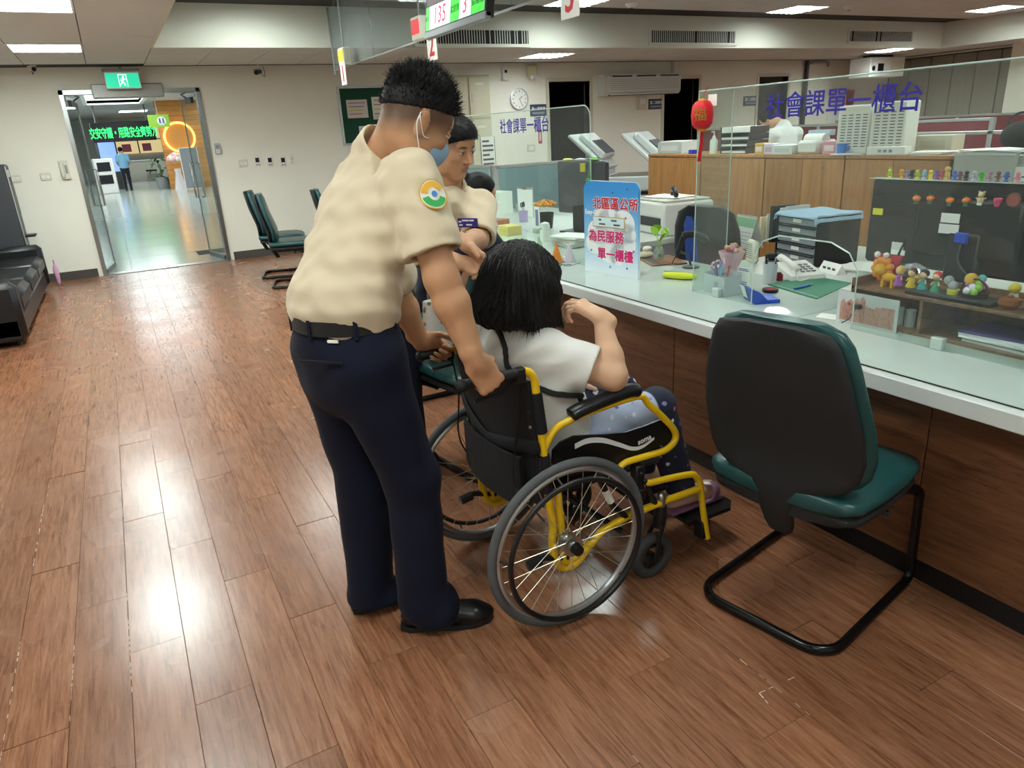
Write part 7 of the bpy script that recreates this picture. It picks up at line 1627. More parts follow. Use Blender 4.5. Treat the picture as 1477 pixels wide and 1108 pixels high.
t = put('desk_printer', 'small white label printer on the oak cabinets', 'printer', T(1176, .14)); B((-.1, -.1, 0), (.12, .1, .10), .02).build('case', m_white, t); MB().tube([(0, -.085, .1), (0, .085, .1)], .045, 14).build('paper_roll', m_paper, t); B((.02, -.1, .13), (.08, .1, .17), .004).build('display', M('lcd', '#a9bfd0', .3), t)
boxthing('snack_box', 'red and white patterned box beside the blue cup', 'box', T(1199, .12), (.09, .1, .09), '#d99aa8', 12, '#f0e6e6'); t = put('blue_cup', 'blue plastic cup on the oak cabinets', 'cup', T(1213, .05)); MB().lathe([(0, 0), (.03, 0), (.036, .075), (.033, .075), (.027, .004), (0, .004)], 18).build('cup', M('cupblue', '#3d7fd0', .5), t); MB().torus((0, -.045, .04), .018, .004, 14, 6, 'x').build('handle', M('cupblue', '#3d7fd0', .5), t)
def tower(label, x_, dz, h_):
    t = put('ventilated_tower', label, 'device', T(x_, .18)+Vector((0, 0, 0)), 8); B((-.09, -.12, 0), (.09, .12, h_), .01).build('case', M('tower_white', '#d8d8cf', .5), t); q = MB()
    for c_ in range(4):
        for k in range(12): q.box((-.0915, -.1+c_*.052, .05+k*(h_-.1)/12), (-.09, -.066+c_*.052, .05+k*(h_-.1)/12+.006))
    o = q.build('vent_slots', m_dgrey, t, None); o['kind'] = 'stuff'; B((-.092, -.1, h_-.045), (-.09, .1, h_-.02)).build('badge', m_offw, t, None)
tower('taller white ventilated tower standing on the oak cabinets', 1236, 0, .33); tower('white ventilated tower next to the label tray', 1285, 0, .34)
papers('paper_stack', 'papers spread under the white towers', 'papers', T(1225, .03)+Vector((-.0, .0, 0)), .1, .25, 5, 5, None, .002)
t = put('label_tray', 'white tray with handwritten characters in front of the towers', 'tray', T(1280, .03), 0); B((-.03, -.14, 0), (.045, .14, .055), .004).build('body', m_white, t)
for k in (-1, 0, 1): B((-.0312, k*.04-.012, .018), (-.03, k*.04+.012, .036)).build('handwriting', m_grey, t, None)
papers('paper_stack', 'messy sheets at the panel end of the oak cabinets', 'papers', T(1345, .14), .18, .26, 6, 15, None, .003, 30)
boxthing('file_box', 'beige document box behind the messy sheets', 'box', T(1352, .36), (.14, .26, .11), '#c9c4b0', 0, '#b5b09c')
papers('paper_stack', 'wide loose sheets overhanging the pale grey end panel', 'papers', (CBX+.16, 2.60, CBZ+.0125), .22, .3, 6, 25, None, .003, 30)
# low table that carries the loose sheets beside the cabinets
t = thing('side_cabinet', 'low grey cabinet behind the pale end panel', 'cabinet', (CBX+.26, 2.36, 0)); B((-.2, -.37, 0), (.25, .37, CBZ), .003).build('body', M('sidegrey', '#a9aca8', .5), t, None); B((-.205, -.35, .1), (-.2, .35, CBZ-.05)).build('door', M('sidegrey2', '#b9bcb8', .5), t, None)
boxthing('dark_box', 'dark blue-black carton beyond the end panel', 'box', (CBX+.35, 2.2, CBZ), (.2, .55, .14), '#23283a', 0, '#3a4260')
t = put('wall_chart', 'white printed chart with rows of marks standing beyond the end panel', 'chart', (CBX-.0, 2.2, .72), 0); B((-.006, -.18, 0), (0, .17, .42)).build('sheet', m_paper, t, None); q = MB()
for k in range(12):
    for j in range(6): q.box((-.007, -.15+j*.05, .03+k*.03), (-.006, -.12+j*.05, .04+k*.03))
o = q.build('chart_marks', M('chartink', '#5a6aa0', .6), t, None); o['kind'] = 'stuff'
# partitions
maroon = M('maroon_fabric', '#7a3038', .9, bump=.2, bscale=300)
def partition(label, a, b, z1, mat, cat='partition'):
    a, b = Vector((*a, 0)), Vector((*b, 0)); L_ = (b-a).length; t = thing('office_partition', label, cat, a, math.atan2(b.y-a.y, b.x-a.x)); n = max(1, round(L_/1.0))
    for k in range(n): B((k*L_/n+.02, -.018, .08), ((k+1)*L_/n-.02, .018, z1-.03), .004).build('fabric_panel', mat, t, None)
    for k in range(n+1): B((k*L_/n-.02, -.022, 0), (k*L_/n+.02, .022, z1)).build('post', m_alu, t, None)
    B((0, -.022, z1-.03), (L_, .022, z1), .004).build('top_rail', m_alu, t, None); return t
greyblue = M('greyblue_fabric', '#6f8a90', .8, bump=.1, bscale=300)
partition('blue-grey low partition with white rail in front of the copiers', (3.30, 6.42), (4.5, 6.42), 1.17, greyblue); partition('blue-grey side partition running back beside the copiers', (3.30, 6.5), (3.30, 7.9), 1.17, greyblue)
partition('long maroon partition behind the oak cabinets', (7.6, 8.2), (7.6, 4.2), 1.36, maroon); partition('maroon partition nearer the window end of the staff area', (6.4, 4.4), (6.4, 1.8), 1.28, maroon); partition('maroon partition in front of the tan wall panels', (10.2, 8.0), (10.2, 4.2), 1.36, maroon)
for i, (x_, y_) in enumerate(((7.12, 6.2), (9.0, 6.6), (7.05, 3.4))):
    t = thing('staff_desk', ('cluttered staff desk behind the oak cabinets near the clerk', 'staff desk between the two long maroon partitions', 'staff desk behind the label tray end of the cabinets')[i], 'desk', (x_, y_, 0)); B((-.4, -.7, .71), (.4, .7, .745), .003).build('desktop', m_desk, t, None)
    for s in (-1, 1): B((-.38, s*.69, 0), (.38, s*.66, .71)).build('side_panel', m_grey, t, None)
    B((-.05, -.3, .746), (.0, .3, 1.13), .01).build('desk_screen', m_black, t); B((-.08, -.1, .7455), (.06, .1, .76)).build('screen_foot', m_black, t)
# black bag and purple flowers on the near maroon partition end
t = thing('black_bag', 'round black shoulder bag on the side cabinet', 'bag', (CBX+.42, 2.60, CBZ)); MB().ball((0, 0, .09), (.08, .11, .09)).build('bag', fab, t); MB().torus((0, 0, .15), .08, .008, 24, 6, 'x').build('strap', m_black, t)
t = thing('flower_vase', 'purple flowers in a small pot behind the dark carton', 'plant', (6.0, 2.55, CBZ-.2)); MB().lathe([(0, 0), (.05, 0), (.065, .1), (0, .1)], 14).build('pot', m_white, t)
for k in range(14): a_ = k*2.4; r_ = .02+.008*k; MB().tube([(0, 0, .1), (r_*math.cos(a_), r_*math.sin(a_), .2+.01*(k % 5))], .003, 4).build('stem', M('stemg', '#5a7a3a', .6), t); MB().ball((r_*math.cos(a_), r_*math.sin(a_), .21+.01*(k % 5)), .018, 7, 5).build('bloom', M('purplebloom', '#6a55a8', .7), t)
t = thing('plant_stand', 'narrow grey stand under the purple flowers', 'stand', (6.0, 2.55, 0)); B((-.15, -.15, 0), (.15, .15, CBZ-.2), .004).build('body', m_grey, t, None); B((-.155, -.14, .05), (-.15, .14, CBZ-.25)).build('door', M('sidegrey2', '#b9bcb8', .5), t, None)
# copiers
def copier(label, x, y, rz):
    t = thing('photocopier', label, 'copier', (x, y, 0), math.radians(rz)); g_ = M('copier_grey', '#c9cfcc', .45); B((-.3, -.32, .05), (.3, .32, .78), .02).build('body', g_, t); B((-.32, -.34, .82), (.32, .34, .97), .015).build('scanner_bed', g_, t); B((-.31, -.3, .78), (.2, .3, .82)).build('paper_exit', m_black, t)
    B((-.27, -.29, .97), (.27, .29, .973)).build('glass_plate', M('bed_dark', '#3a4446', .15), t, None)
    for k in range(2): B((-.305, -.3, .12+.2*k), (-.298, .3, .29+.2*k), .003).build('paper_drawer', m_offw, t)
    lid = bpy.data.objects.new('lid', B((-.58, -.33, 0), (0.02, .33, .045), .012).mesh('lid', g_)); C.objects.link(lid); lid.parent = t; lid.location = (.32, 0, .98); lid.rotation_euler = (0, math.radians(42), 0); B((-.54, -.28, -.004), (-.03, .28, 0)).build('lid_pad', m_white, lid, None); B((-.5, -.2, .045), (-.1, .33, .13), .02).build('document_feeder', g_, lid); B((-.35, -.15, .13), (-.12, .3, .14), .004).build('feeder_slot', m_dgrey, lid)
    B((-.42, -.25, .90), (-.32, .1, .94), .008).build('control_panel', m_dgrey, t)
    for sx_ in (-.25, .25):
        for sy_ in (-.25, .25): MB().cyl((sx_, sy_, 0), (sx_, sy_, .05), .025).build('castor', m_black, t)
copier('grey photocopier with raised lid nearer the clock', ony(842, 215, 7.75).x, 7.75, -50); copier('grey photocopier with raised lid beside the oak cabinets', 4.98, 6.35, -50)
# clerk in white shirt
cw = onx(1131, 172, 6.35); PC = A_(6.35, cw.y, 0); clk = thing('person', 'clerk in a white shirt and lanyard bent over a desk behind the oak cabinets', 'person', PC); zc = cw.z
hc = Head(PC+A_(-.04, .16, zc+.0), A_(-.3, .75, -.6), A_(-.2, .4, .9), 1.0); nc = PC+A_(0, 0, zc-.07)
sd = SD(PC+A_(-.5, -.5, .4), PC+A_(.5, .8, zc+.3), .0075); hc.build(sd); sd.add(rc(hc.p(-.03, 0, -.05), nc, .055, .06), .03); sd.add(loft([(PC+A_(0, -.15, .55), .14, .1), (nc-up*.08, .14, .08)], A_(1, 0, 0)), .03)
hL = []
for s in (-1, 1): sh = nc+A_(s*.18, -.02, -.08); e = sh+A_(s*.05, .1, -.25); w_ = e+A_(-s*.08, .25, .0); sd.add(rc(sh, e, .05, .043), .03); sd.add(rc(e, w_, .042, .028), .02); hand(sd, w_, (0, 1, -.1), (0, 0, -1), (-s, .2, 0), [(15, 25, 15)]*4, ((.6, .7, .1), (.8, .4, .2), (.9, .2, .2))); hL.append((sh, e))
sd.build('body', skinmat('skin_tan'), clk, PC, lambda V: base_col(SKIN_B)(V)); q = SD(hc.c-.16, hc.c+.16, .0075); q.add(el(hc.p(-.016, 0, .035), (.105, .086, .096), hc.ax), 0); q.cut(hc.p(.045, 0, 0), unit(hc.f-.45*hc.u)); q.build('hair', hair_m, clk, PC, relax=0)
q = SD(PC+A_(-.5, -.5, .4), PC+A_(.5, .6, zc+.1), .008); q.add(loft([(PC+A_(0, -.15, .55), .17, .13), (PC+A_(0, -.08, .8), .18, .13), (nc-up*.08, .17, .1), (nc-up*.0, .08, .07)], A_(1, 0, 0)), .02)
for sh, e in hL: q.add(rc(sh, sh*.35+e*.65, .07, .075), .04)
q.build('shirt', cloth('clerk_shirt', '#d8dad6', .02), clk, PC); MB().tube(bez([Vector(nc-PC)+Vector(v) for v in ((-.08, -.02, .0), (-.12, .07, -.1), (-.05, .12, -.25), (0, .12, -.3))], 5), .008, 5).build('lanyard', m_dgrey, clk)
t = thing('office_stool', 'grey office chair under the clerk in the white shirt', 'chair', PC+A_(0, -.12, 0)); MB().lathe([(0, .40), (.22, .40), (.24, .43), (.22, .465), (0, .47)], 20).build('seat', m_dgrey, t); MB().cyl((0, 0, .05), (0, 0, .4), .03).build('post', m_chrome, t); q = MB()
for k in range(5): q.tube([(0, 0, .07), (.28*math.cos(k*1.2566), .28*math.sin(k*1.2566), .03)], .02, 6)
q.build('foot_star', m_black, t)
# ---- things on the second desk beyond the blue sign
cmn = onx(841, 288, 3.02); t = thing('covered_monitor', 'monitor wrapped in grey plastic film beyond the blue sign', 'monitor', (3.02, cmn.y, .7505), math.radians(12)); B((-.03, -.24, .13), (.03, .24, .50), .012).build('screen', M('film_grey', '#4a4b50', .28, bump=.35, bscale=9), t); B((-.06, -.06, .01), (.0, .06, .2), .01).build('neck', m_black, t); B((-.13, -.13, 0), (.1, .13, .012), .005).build('foot', m_black, t)
for k, c_ in enumerate(('#d9cf6a', '#c9c4d0', '#6ab54a')): MB().ball((-.0, .15-.13*k, .512), (.025, .05, .012), 10, 6).build('ledge_trinket', M('lt'+c_, c_, .6), t)
MB().tube(bez([(-.034, -.1, .52), (-.05, -.12, .45), (-.045, -.1, .38)], 5), .006, 6).ball((-.045, -.1, .37), (.01, .03, .02)).build('green_ribbon', M('ribbon_green', '#3aa04a', .6), t); B((-.05, -.07, .43), (-.035, -.02, .49), .003).build('yellow_tag', M('tagy', '#d8cc4a', .6), t)
t = put('flower_pot', 'yellow-orange artificial flowers in a dark pot by the wrapped monitor', 'plant', Vector((2.92, onx(788, 330, 2.92).y, .7505))); MB().lathe([(0, 0), (.05, 0), (.065, .12), (.06, .12), (.045, .01), (0, .01)], 16).build('pot', m_black, t)
for k in range(46): a_ = k*2.4; r_ = .012*math.sqrt(k); MB().ball((r_*math.cos(a_), r_*math.sin(a_), .165+.035*math.cos(r_*15)+random.uniform(-.01, .01)), .015, 7, 5).build('bloom', M('ob%d' % (k % 3), ('#d89a3a', '#e0b050', '#c98030')[k % 3], .8), t)
t = put('clipboard_stand', 'white clipboard propped upright on the far staff desk', 'clipboard', Vector((3.2, onx(760, 330, 3.2).y, .7505)), 0); B((-.006, -.14, 0), (.0, .14, .26), .002).build('board', m_alu, t); B((-.0085, -.13, .005), (-.006, .13, .24)).build('sheet', m_paper, t, None); B((-.014, -.04, .235), (-.006, .04, .262), .003).build('clip', m_chrome, t); B((-.0, -.1, 0), (.08, .1, .01)).build('foot', m_alu, t, None)
t = put('scissors_cup', 'lilac pen cup holding scissors before the clipboard', 'cup', Vector((3.0, onx(756, 333, 3.0).y, .7505))); cup(t, .04, .09, M('lilaccup', '#b3a5cf', .5)); scissors(t, 0, .01, .07, '#2a3a3c', .5); scissors(t, .0, -.015, .075, '#3a4a4c', 1.2)
boxthing('yellow_box', 'yellow spotted small box on the counter end of the far desk', 'box', Vector((2.55, onx(736, 344, 2.55).y, .7505)), (.12, .16, .07), '#e0cf7a', 0, '#d8c460')
t = put('price_stand', 'white upright tag stand beside the flower pot', 'sign', Vector((2.75, onx(776, 340, 2.75).y, .7505))); B((-.003, -.035, .03), (.003, .035, .19)).build('tag', m_paper, t, None); B((-.03, -.03, 0), (.03, .03, .03), .003).build('base', M('greenbase', '#b9cfb5', .6), t); B((-.0042, -.02, .05), (-.003, .02, .17)).build('print', M('tagink', '#7a74a8', .6), t, None)
t = put('soap_dispenser', 'rounded white dispenser near the paper house cards', 'dispenser', Vector((2.56, onx(787, 356, 2.56).y, .7505))); MB().lathe([(0, 0), (.035, 0), (.036, .1), (.03, .125), (0, .135)], 18).build('bottle', m_white, t); MB().ball((-.03, 0, .09), (.01, .014, .008)).build('button', m_grey, t)
for x_, y_, c_, lb in ((796, 380, '#d9863a', 'orange folded house-shaped card on the counter'), (815, 380, '#d8cfe0', 'lilac folded house-shaped card on the counter'), (771, 368, '#b9d3b0', 'pale green folded card on the counter')):
    p = D(x_, y_)+Vector((.06, .04, 0)); t = put('folded_card', lb, 'card', p, -30); q = MB(); q.add([(-.035, -.04, 0), (.035, -.04, 0), (0, -.035, .11), (-.035, .04, 0), (.035, .04, 0), (0, .035, .11)], [(0, 2, 1), (3, 4, 5), (0, 3, 5, 2), (1, 2, 5, 4), (0, 1, 4, 3)]); q.build('card', M('fc'+c_, c_, .7), t, None); B((-.0365, -.02, .008), (-.03, .02, .03)).build('label', m_white, t, None)
t = put('eyeglasses', 'pair of black reading glasses lying in front of the folded cards', 'glasses', D(808, 386)+Vector((.02, 0, 0)), 30); MB().torus((0, -.03, .012), .022, .002, 20, 6, 'z').build('rim', m_black, t); MB().torus((0, .03, .012), .022, .002, 20, 6, 'z').build('rim', m_black, t); MB().tube([(0, -.008, .013), (0, .008, .013)], .0018, 5).tube([(0, -.052, .012), (.12, -.05, .006)], .0018, 5).tube([(0, .052, .012), (.12, .05, .006)], .0018, 5).build('temple', m_black, t)
for k in range(3): papers('paper_stack', ('papers piled low beside the blue sign', 'fanned papers on the pile beside the blue sign', 'top sheets on the pile beside the blue sign')[k], 'papers', Vector((2.62, onx(829, 374, 2.62).y, .7505+.022*k)), .2, .24, 9, 10*k, None, .0024, 10)
for k, (x_, X_, sz, c_, lb) in enumerate(((704, 2.92, (.16, .24, .14), '#dfe2dc', 'white carton on the far desk near the visitor'), (722, 3.18, (.16, .2, .2), '#dde6da', 'pale green plastic bag-like carton on the far desk'), (716, 2.70, (.12, .18, .06), '#a86a44', 'brown flat box on the far desk'))):
    boxthing('carton', lb, 'box', Vector((X_, min(6.2, onx(x_, 315, X_).y), .7505)), sz, c_, 10*k)
t = put('pink_bottle', 'pink drink bottle on the counter near the visitor', 'bottle', Vector((2.5, onx(711, 328, 2.5).y, .7505))); MB().lathe([(0, 0), (.03, 0), (.032, .12), (.016, .15), (.016, .17), (0, .17)], 16).build('bottle', M('pinkb', '#d9a0d0', .35), t); MB().lathe([(0, .17), (.018, .17), (.018, .19), (0, .19)], 12).build('cap', m_white, t)
phone('pale green desk telephone at the back of the far desk', Vector((3.45, min(6.2, onx(760, 296, 3.45).y), .7505)), 160, '#d5ddd0')
# white printer and scanner, jacket chair
pr_ = onx(968, 330, 3.45); t = thing('printer', 'white desktop printer behind the jacket-covered chair', 'printer', (3.45, max(4.0, pr_.y), .7505), math.radians(-8)); B((-.2, -.22, 0), (.2, .22, .22), .015).build('case', m_white, t); B((-.21, -.18, .06), (-.198, .18, .12)).build('paper_slot', m_dgrey, t, None); B((-.18, -.2, .222), (.18, .2, .235), .004).build('lid', m_offw, t)
papers('paper_stack', 'white papers on top of the desktop printer', 'papers', (3.45, max(4.0, pr_.y)+.03, .7505+.2355), .22, .3, 6, 12)
scanner('black handheld scanner lying on the desktop printer', Vector((3.40, max(4.0, pr_.y)-.08, .7505+.243)), 60, False)
jp = onx(962, 335, 3.15); t = thing('office_chair', 'staff chair with a black jacket and blue lining hung over its back', 'chair', (3.3, 3.28, 0), math.radians(8)); R1 = [[(-.2-.1*(z-.5)+b_, a_, z) for a_, b_ in sup(hw, .05, 2.6)] for z, hw in ((.5, .2), (.6, .235), (.75, .245), (.88, .235), (.97, .2), (1.01, .12))]; q = MB(); rings(q, R1); q.build('jacket', cloth('black_jacket', '#16171c', .1, .3, 20), t, 60)
q = MB(); rings(q, [[(-.255-.1*(z-.5)+b_, .06+a_+.05*(z-.6), z) for a_, b_ in sup(hw, .012, 2.6)] for z, hw in ((.5, .03), (.7, .05), (.9, .045), (.95, .02))]); q.build('jacket_lining', M('lining_blue', '#2f4a9c', .6), t, 60)
B((-.2, -.22, .42), (.24, .22, .5), .03).build('seat', fab, t); MB().cyl((0, 0, .08), (0, 0, .42), .03).build('post', m_chrome, t); q = MB()
for k in range(5): q.tube([(0, 0, .08), (.26*math.cos(k*1.2566), .26*math.sin(k*1.2566), .03)], .02, 6)
q.build('foot_star', m_black, t)
# ================================================================== THINGS IN THE LOBBY
def Y_(x, y, Y): return ony(x, y, Y)
a, b = Y_(130, 184, 33), Y_(226, 200, 33); t = thing('led_sign', 'long black LED board with green running text in the lobby', 'sign', ((a.x+b.x)/2, 33, (a.z+b.z)/2)); w, h = (b.x-a.x)/2, .30
B((-w, 0, -h), (w, .12, h+.12), .01).build('case', m_black, t); text('led_text', '交安守護・用路安全齊努力', .42, M('led_green', '#2cf06a', .4, emit='#2cf06a', es=2.5), frame((0, -.01, 0), (1, 0, 0), (0, 0, 1)), t, .004, 2*w*.96/4.55)
for s in (-1, 1): MB().tube([(s*w*.8, .06, h), (s*w*.8, .06, LZ-(a.z+b.z)/2)], .03, 6).build('hanger', m_grey, t)
# wood feature wall with glowing ring
a, b = Y_(226, 172, 31), Y_(300, 268, 31); x0 = a.x; wl = struct('wall_lobby_feature', B((x0, 31, 0), (x0+3.4, 31.12, LZ)), M('featdark', '#5a3c1e', .7)); pwd = wood('feature_wood', '#a06a2e', '#bd8440', '#cf9a55', along=(1.0, 14, 14), rough=.5)
for k in range(18): B((x0, 30.97, k*.175+.004), (x0+3.4, 31, k*.175+.171), .004).build('wood_plank', pwd, wl, None)
c = Y_(259, 198, 30.9); t = thing('ring_light', 'glowing warm round emblem on the wooden lobby wall', 'light', (c.x, 30.889, c.z)); MB().torus((0, 0, 0), .52, .035, 40, 8, 'y').build('ring', M('ring_glow', '#ffd060', .4, emit='#ffc850', es=3), t); MB().cyl((0, .05, 0), (0, .07, 0), .48, n=40).build('disc', M('disc_gold', '#c98f45', .5), t)
# counter, chairs
c0, c1 = onz(168, 252.6), onz(217, 252.6); t = thing('lobby_counter', 'pale service counter at the far end of the lobby', 'counter', (1.35, 41.5, 0)); B((-1.6, -.3, 0), (1.6, .3, .95), .01).build('body', M('beigec', '#b5b3a2', .6), t, None); B((-1.65, -.36, .95), (1.65, .32, 1.0), .01).build('worktop', m_white, t)
for k, x_ in enumerate((-.7, .5)):
    s_ = thing('lobby_stool', 'dark stool at the far lobby counter', 'stool', (1.35+x_, 40.8, 0), 0, 'stools at the lobby counter'); B((-.25, -.2, .45), (.25, .2, .53), .02).build('seat', m_black, s_)
    for sx_ in (-1, 1):
        for sy_ in (-1, 1): MB().tube([(sx_*.2, sy_*.16, .46), (sx_*.24, sy_*.2, 0)], .018, 6).build('leg', m_grey, s_)
t = thing('lobby_window', 'lit yellow window with pink posters behind the lobby counter', 'window', (1.7, 45.9, 1.3)); B((-1.2, -.02, 0), (1.2, .05, 1.4)).build('pane', M('winlit', '#d8c490', .5, emit='#d8c490', es=.7), t, None)
for x_ in (-1.2, 0, 1.2): B((x_-.03, -.05, 0), (x_+.03, 0, 1.4)).build('mullion', m_dgrey, t, None)
B((-1.2, -.05, .68), (1.2, 0, .73)).build('transom', m_dgrey, t, None)
for x_, z_ in ((-.6, .3), (.4, .3), (-.9, 1.0)): B((x_-.22, -.06, z_-.2), (x_+.22, -.051, z_+.2)).build('poster', M('pinkposter', '#e08098', .6), t, None)
# kiosks
c = onz(150, 269.5); t = thing('white_kiosk', 'white floor kiosk with two dark panels in the lobby', 'kiosk', (-.15, 31.5, 0), math.radians(8)); B((-.32, -.25, 0), (.32, .25, 1.25), .03).build('case', m_white, t)
for z_ in (.35, .8): B((-.24, -.262, z_), (.2, -.25, z_+.32)).build('dark_panel', m_black, t, None)
t = thing('screen_kiosk', 'dark kiosk with a blue screen behind the white kiosk', 'kiosk', (.1, 34.3, 0), math.radians(8)); B((-.36, -.1, 0), (.36, .1, 2.0), .02).build('case', m_dgrey, t); B((-.3, -.108, .7), (.3, -.1, 1.9)).build('screen', M('bluescr', '#7f9fe0', .3, emit='#7f9fe0', es=.9), t, None)
# whiteboard stand
t = thing('board_stand', 'grey standing notice board on legs before the wooden lobby wall', 'board', (2.55, 28.2, 0), math.radians(-5)); B((-.27, -.03, .12), (.27, .0, 1.45), .01).build('board', M('boardgrey', '#8f9296', .5), t); q = MB(); e = .035; q.box((-.30, -.04, .1), (-.27, .01, 1.48)).box((.27, -.04, .1), (.30, .01, 1.48)).box((-.27, -.04, 1.45), (.27, .01, 1.48)).box((-.27, -.04, .09), (.27, .01, .12)); q.build('frame', m_white, t, None)
for s in (-1, 1): MB().tube([(s*.25, -.25, .015), (s*.25, .25, .015)], .015, 6).tube([(s*.25, 0, .015), (s*.25, 0, .15)], .015, 6).build('foot', m_grey, t)
# plant and flower stand
t = thing('lobby_plant', 'leafy green plant in a grey pot beside the wooden lobby wall', 'plant', (1.75, 31.6, 0)); MB().lathe([(0, 0), (.2, 0), (.26, .45), (.22, .45), (.2, .4), (0, .4)], 18).build('pot', m_grey, t)
for k in range(26):
    a_ = k*2.4; r_ = .12+.014*k; q = MB(); z_ = .75+.35*math.sin(k*1.7); c = Vector((r_*math.cos(a_), r_*math.sin(a_), z_)); R3_ = rotm('Z', math.degrees(a_)) @ rotm('Y', 30+20*math.sin(k)); q.add([c+R3_ @ Vector(v) for v in ((-.12, 0, 0), (0, .07, .01), (.15, 0, -.02), (0, -.07, .01), (0, 0, .025))], [(0, 1, 4), (1, 2, 4), (2, 3, 4), (3, 0, 4), (3, 2, 1, 0)]); q.build('leaf', M('plantleaf', '#2f5a34', .6, var=.2), t, None)
MB().tube([(0, 0, .4), (0, 0, .9)], .03, 6).build('stem', M('stemb', '#6a5a3a', .7), t)
t = thing('flower_stand', 'pale pink and white flower arrangement beside the lobby plant', 'flowers', (2.25, 30.2, 0)); MB().lathe([(0, 0), (.22, 0), (.1, .6), (.12, .75), (0, .75)], 16).build('draped_stand', M('drapew', '#dcd3d6', .8), t)
for k in range(30): a_ = k*2.4; r_ = .05*math.sqrt(k); MB().ball((r_*math.cos(a_), r_*math.sin(a_), 1.0+.25*math.cos(r_*5)), .09, 7, 5).build('bloom', M('fb%d' % (k % 3), ('#e6cfd0', '#d8a9a4', '#efe6e0')[k % 3], .8), t)
# hanging green sign
a, b = Y_(212, 166, 26.5), Y_(246, 183, 26.5); t = thing('hanging_sign', 'green hanging restroom sign in the lobby', 'sign', ((a.x+b.x)/2, 26.5, (a.z+b.z)/2)); w, h = (b.x-a.x)/2, (a.z-b.z)/2; B((-w, 0, -h), (w, .05, h), .005).build('board', M('signgreen', '#7da83a', .5, emit='#7da83a', es=.4), t); MB().cyl((w*.25, -.006, 0), (w*.25, 0, 0), h*.7, n=24).build('roundel', m_white, t); q = MB()
for s in (-1, 1): q.ball((w*.25+s*.05, -.009, h*.32), (.025, .004, .025), 10, 6); q.tube([(w*.25+s*.05, -.009, h*.2), (w*.25+s*.05, -.009, -h*.35)], .022, 6)
q.build('figure_pictogram', M('pictoblue', '#4a5a90', .5), t); MB().tube([(0, .025, h), (0, .025, LZ-(a.z+b.z)/2)], .015, 6).build('hanger', m_grey, t)
# pillar with blue poster, dark door frame and shelf on the right
pl_ = struct('pillar_lobby', B((-1.75, 24.0, 0), (-.75, 25.0, LZ)), M('pillarw', '#b9c6cc', .6)); pl_['kind'] = 'structure'
t = thing('pillar_poster', 'tall pale blue poster on the lobby pillar', 'poster', (-1.22, 23.99, 1.5)); B((-.42, -.01, -1.1), (.42, 0, 1.0)).build('sheet', M('posterblue', '#a9c9e6', .5, var=.15, vscale=2), t, None)
for k in range(5): B((-.3, -.015, .6-.35*k), (.25-.05*k, -.01, .75-.35*k)).build('print', M('pp%d' % (k % 2), ('#d9e6f2', '#6f9fd0')[k % 2], .6), t, None)
t = thing('dark_cabinet', 'dark framed glass display rack at the right side of the lobby', 'rack', (2.75, 22.0, 0), math.radians(-70)); 
for x_ in (-.5, .5): B((x_-.06, -.06, 0), (x_+.06, .06, 2.2)).build('post', M('darkframe', '#3a3634', .5), t, None)
for z_ in (.05, 1.1, 2.14): B((-.5, -.06, z_), (.5, .06, z_+.1)).build('rail', M('darkframe', '#3a3634', .5), t, None)
B((-.44, -.01, .15), (.44, .01, 1.1)).build('pane', m_glass, t, None); B((-.44, -.03, 1.2), (.44, .01, 2.14)).build('screen', m_black, t, None)
t = thing('red_ornament', 'red hanging decoration near the dark rack in the lobby', 'ornament', (3.0, 24.0, 2.0)); MB().ball((0, 0, 0), (.16, .16, .2)).build('ball', M('redorn', '#c9302c', .5), t); MB().tube([(0, 0, -.2), (0, 0, -.5)], .03, 6).build('tassel', M('redorn', '#c9302c', .5), t); MB().tube([(0, 0, .2), (0, 0, LZ-2.0)], .008, 5).build('cord', m_red, t)
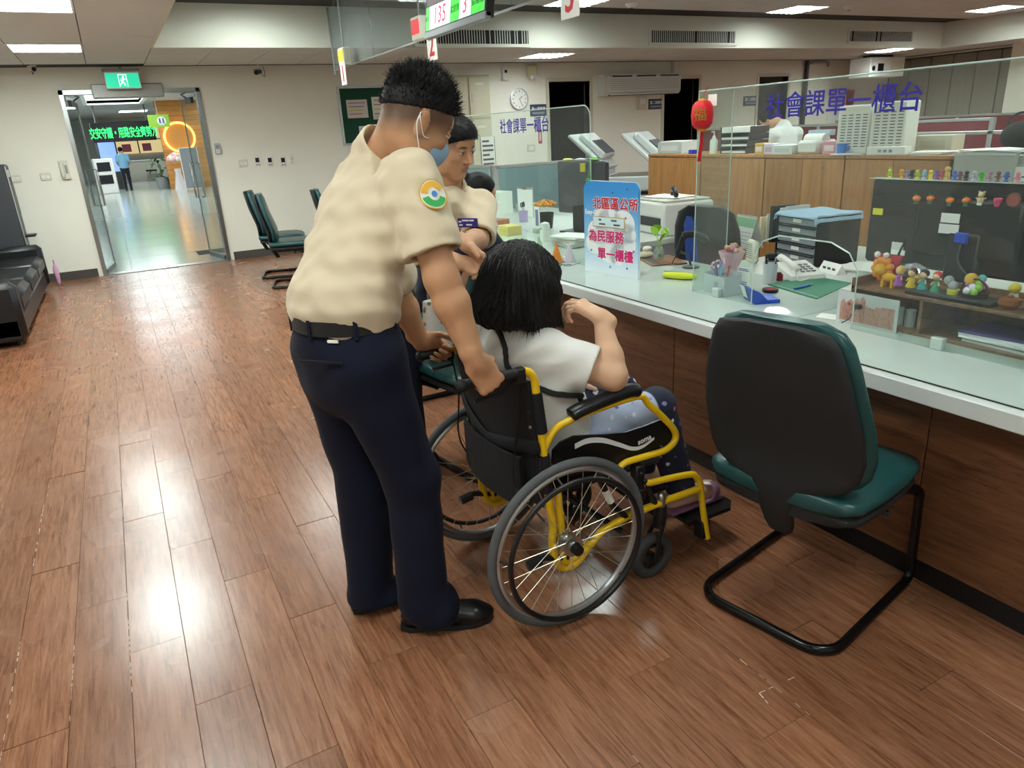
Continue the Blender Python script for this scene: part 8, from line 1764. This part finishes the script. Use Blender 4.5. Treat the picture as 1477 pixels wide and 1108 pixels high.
# two people in the lobby
def lobby_person(label, p, top, H, h=.012):
    P = A_(p[0], p[1], 0); k = H/1.7; t = thing('person', label, 'person', P); U = lambda a, b, c: P+k*A_(a, b, c)
    sd = SD(P-A_(.4, .4, 0), P+A_(.4, .4, 1.85*k), h); hh = Head(U(0, 0, 1.585), A_(.3, .9, -.2), A_(0, .1, 1), k); hh.build(sd); sd.add(rc(U(0, 0, 1.55), U(0, 0, 1.42), .055*k, .06*k), .03); sd.add(loft([(U(0, 0, .95), .13*k, .09*k), (U(0, 0, 1.38), .14*k, .09*k)], A_(1, 0, 0)), .03)
    for s in (-1, 1):
        sh, e, w = U(s*.18, 0, 1.38), U(s*.22, .03, 1.1), U(s*.17, .2, .98); sd.add(rc(sh, e, .046*k, .04*k), .03); sd.add(rc(e, w, .04*k, .026*k), .02); hand(sd, w, (0, 1, 0), (-s, 0, -.3), (-s*.1, .2, 1), [(30, 40, 20)]*4, ((.6, .6, .3), (.8, .3, .3), (.9, .1, .3)), k)
    sd.build('body', skinmat('skin_tan'), t, P, lambda V: base_col(SKIN_B)(V))
    q = SD(hh.c-.17, hh.c+.17, h); q.add(el(hh.p(-.018, 0, .03), (.108*k, .09*k, .1*k), hh.ax), 0); q.cut(hh.p(.03, 0, 0), unit(hh.f-.4*hh.u)); q.build('hair', hair_m, t, P, relax=0)
    q = SD(P-A_(.4, .4, 0), P+A_(.4, .4, 1.6), h); q.add(loft([(U(0, 0, .9), .17*k, .12*k), (U(0, 0, 1.2), .165*k, .115*k), (U(0, 0, 1.38), .17*k, .09*k), (U(0, 0, 1.45), .075*k, .065*k)], A_(1, 0, 0)), .02)
    for s in (-1, 1): q.add(rc(U(s*.18, 0, 1.37), U(s*.215, .02, 1.17), .062*k, .066*k), .04)
    q.cut(U(0, 0, .86), (0, 0, -1)); q.build('top', cloth('top'+top, top, .03), t, P); q = SD(P-A_(.4, .4, 0), P+A_(.4, .4, 1.0), h)
    q.add(loft([(U(0, 0, .95), .15*k, .11*k), (U(0, 0, .86), .16*k, .12*k)], A_(1, 0, 0)), .02)
    for s in (-1, 1): q.add(rc(U(s*.085, 0, .86), U(s*.09, .02, .48), .09*k, .065*k), .03); q.add(rc(U(s*.09, .02, .48), U(s*.09, 0, .08), .062*k, .052*k), .03)
    q.build('trousers', cloth('dkt', '#22242c', .05), t, P)
    for s in (-1, 1): shoe('shoe', U(s*.09, -.08, 0)[:2], U(s*.09, .17, 0)[:2], leather, t, P)
c = onz(168, 266.5); lobby_person('person in a light blue top standing beside the blue-screen kiosk in the lobby', (.55, 32.6), '#7fb2cf', 1.62)
lobby_person('person in pale blue standing in the lobby by the left glass door leaf', (-.95, 21.5), '#9fc3dc', 1.62)
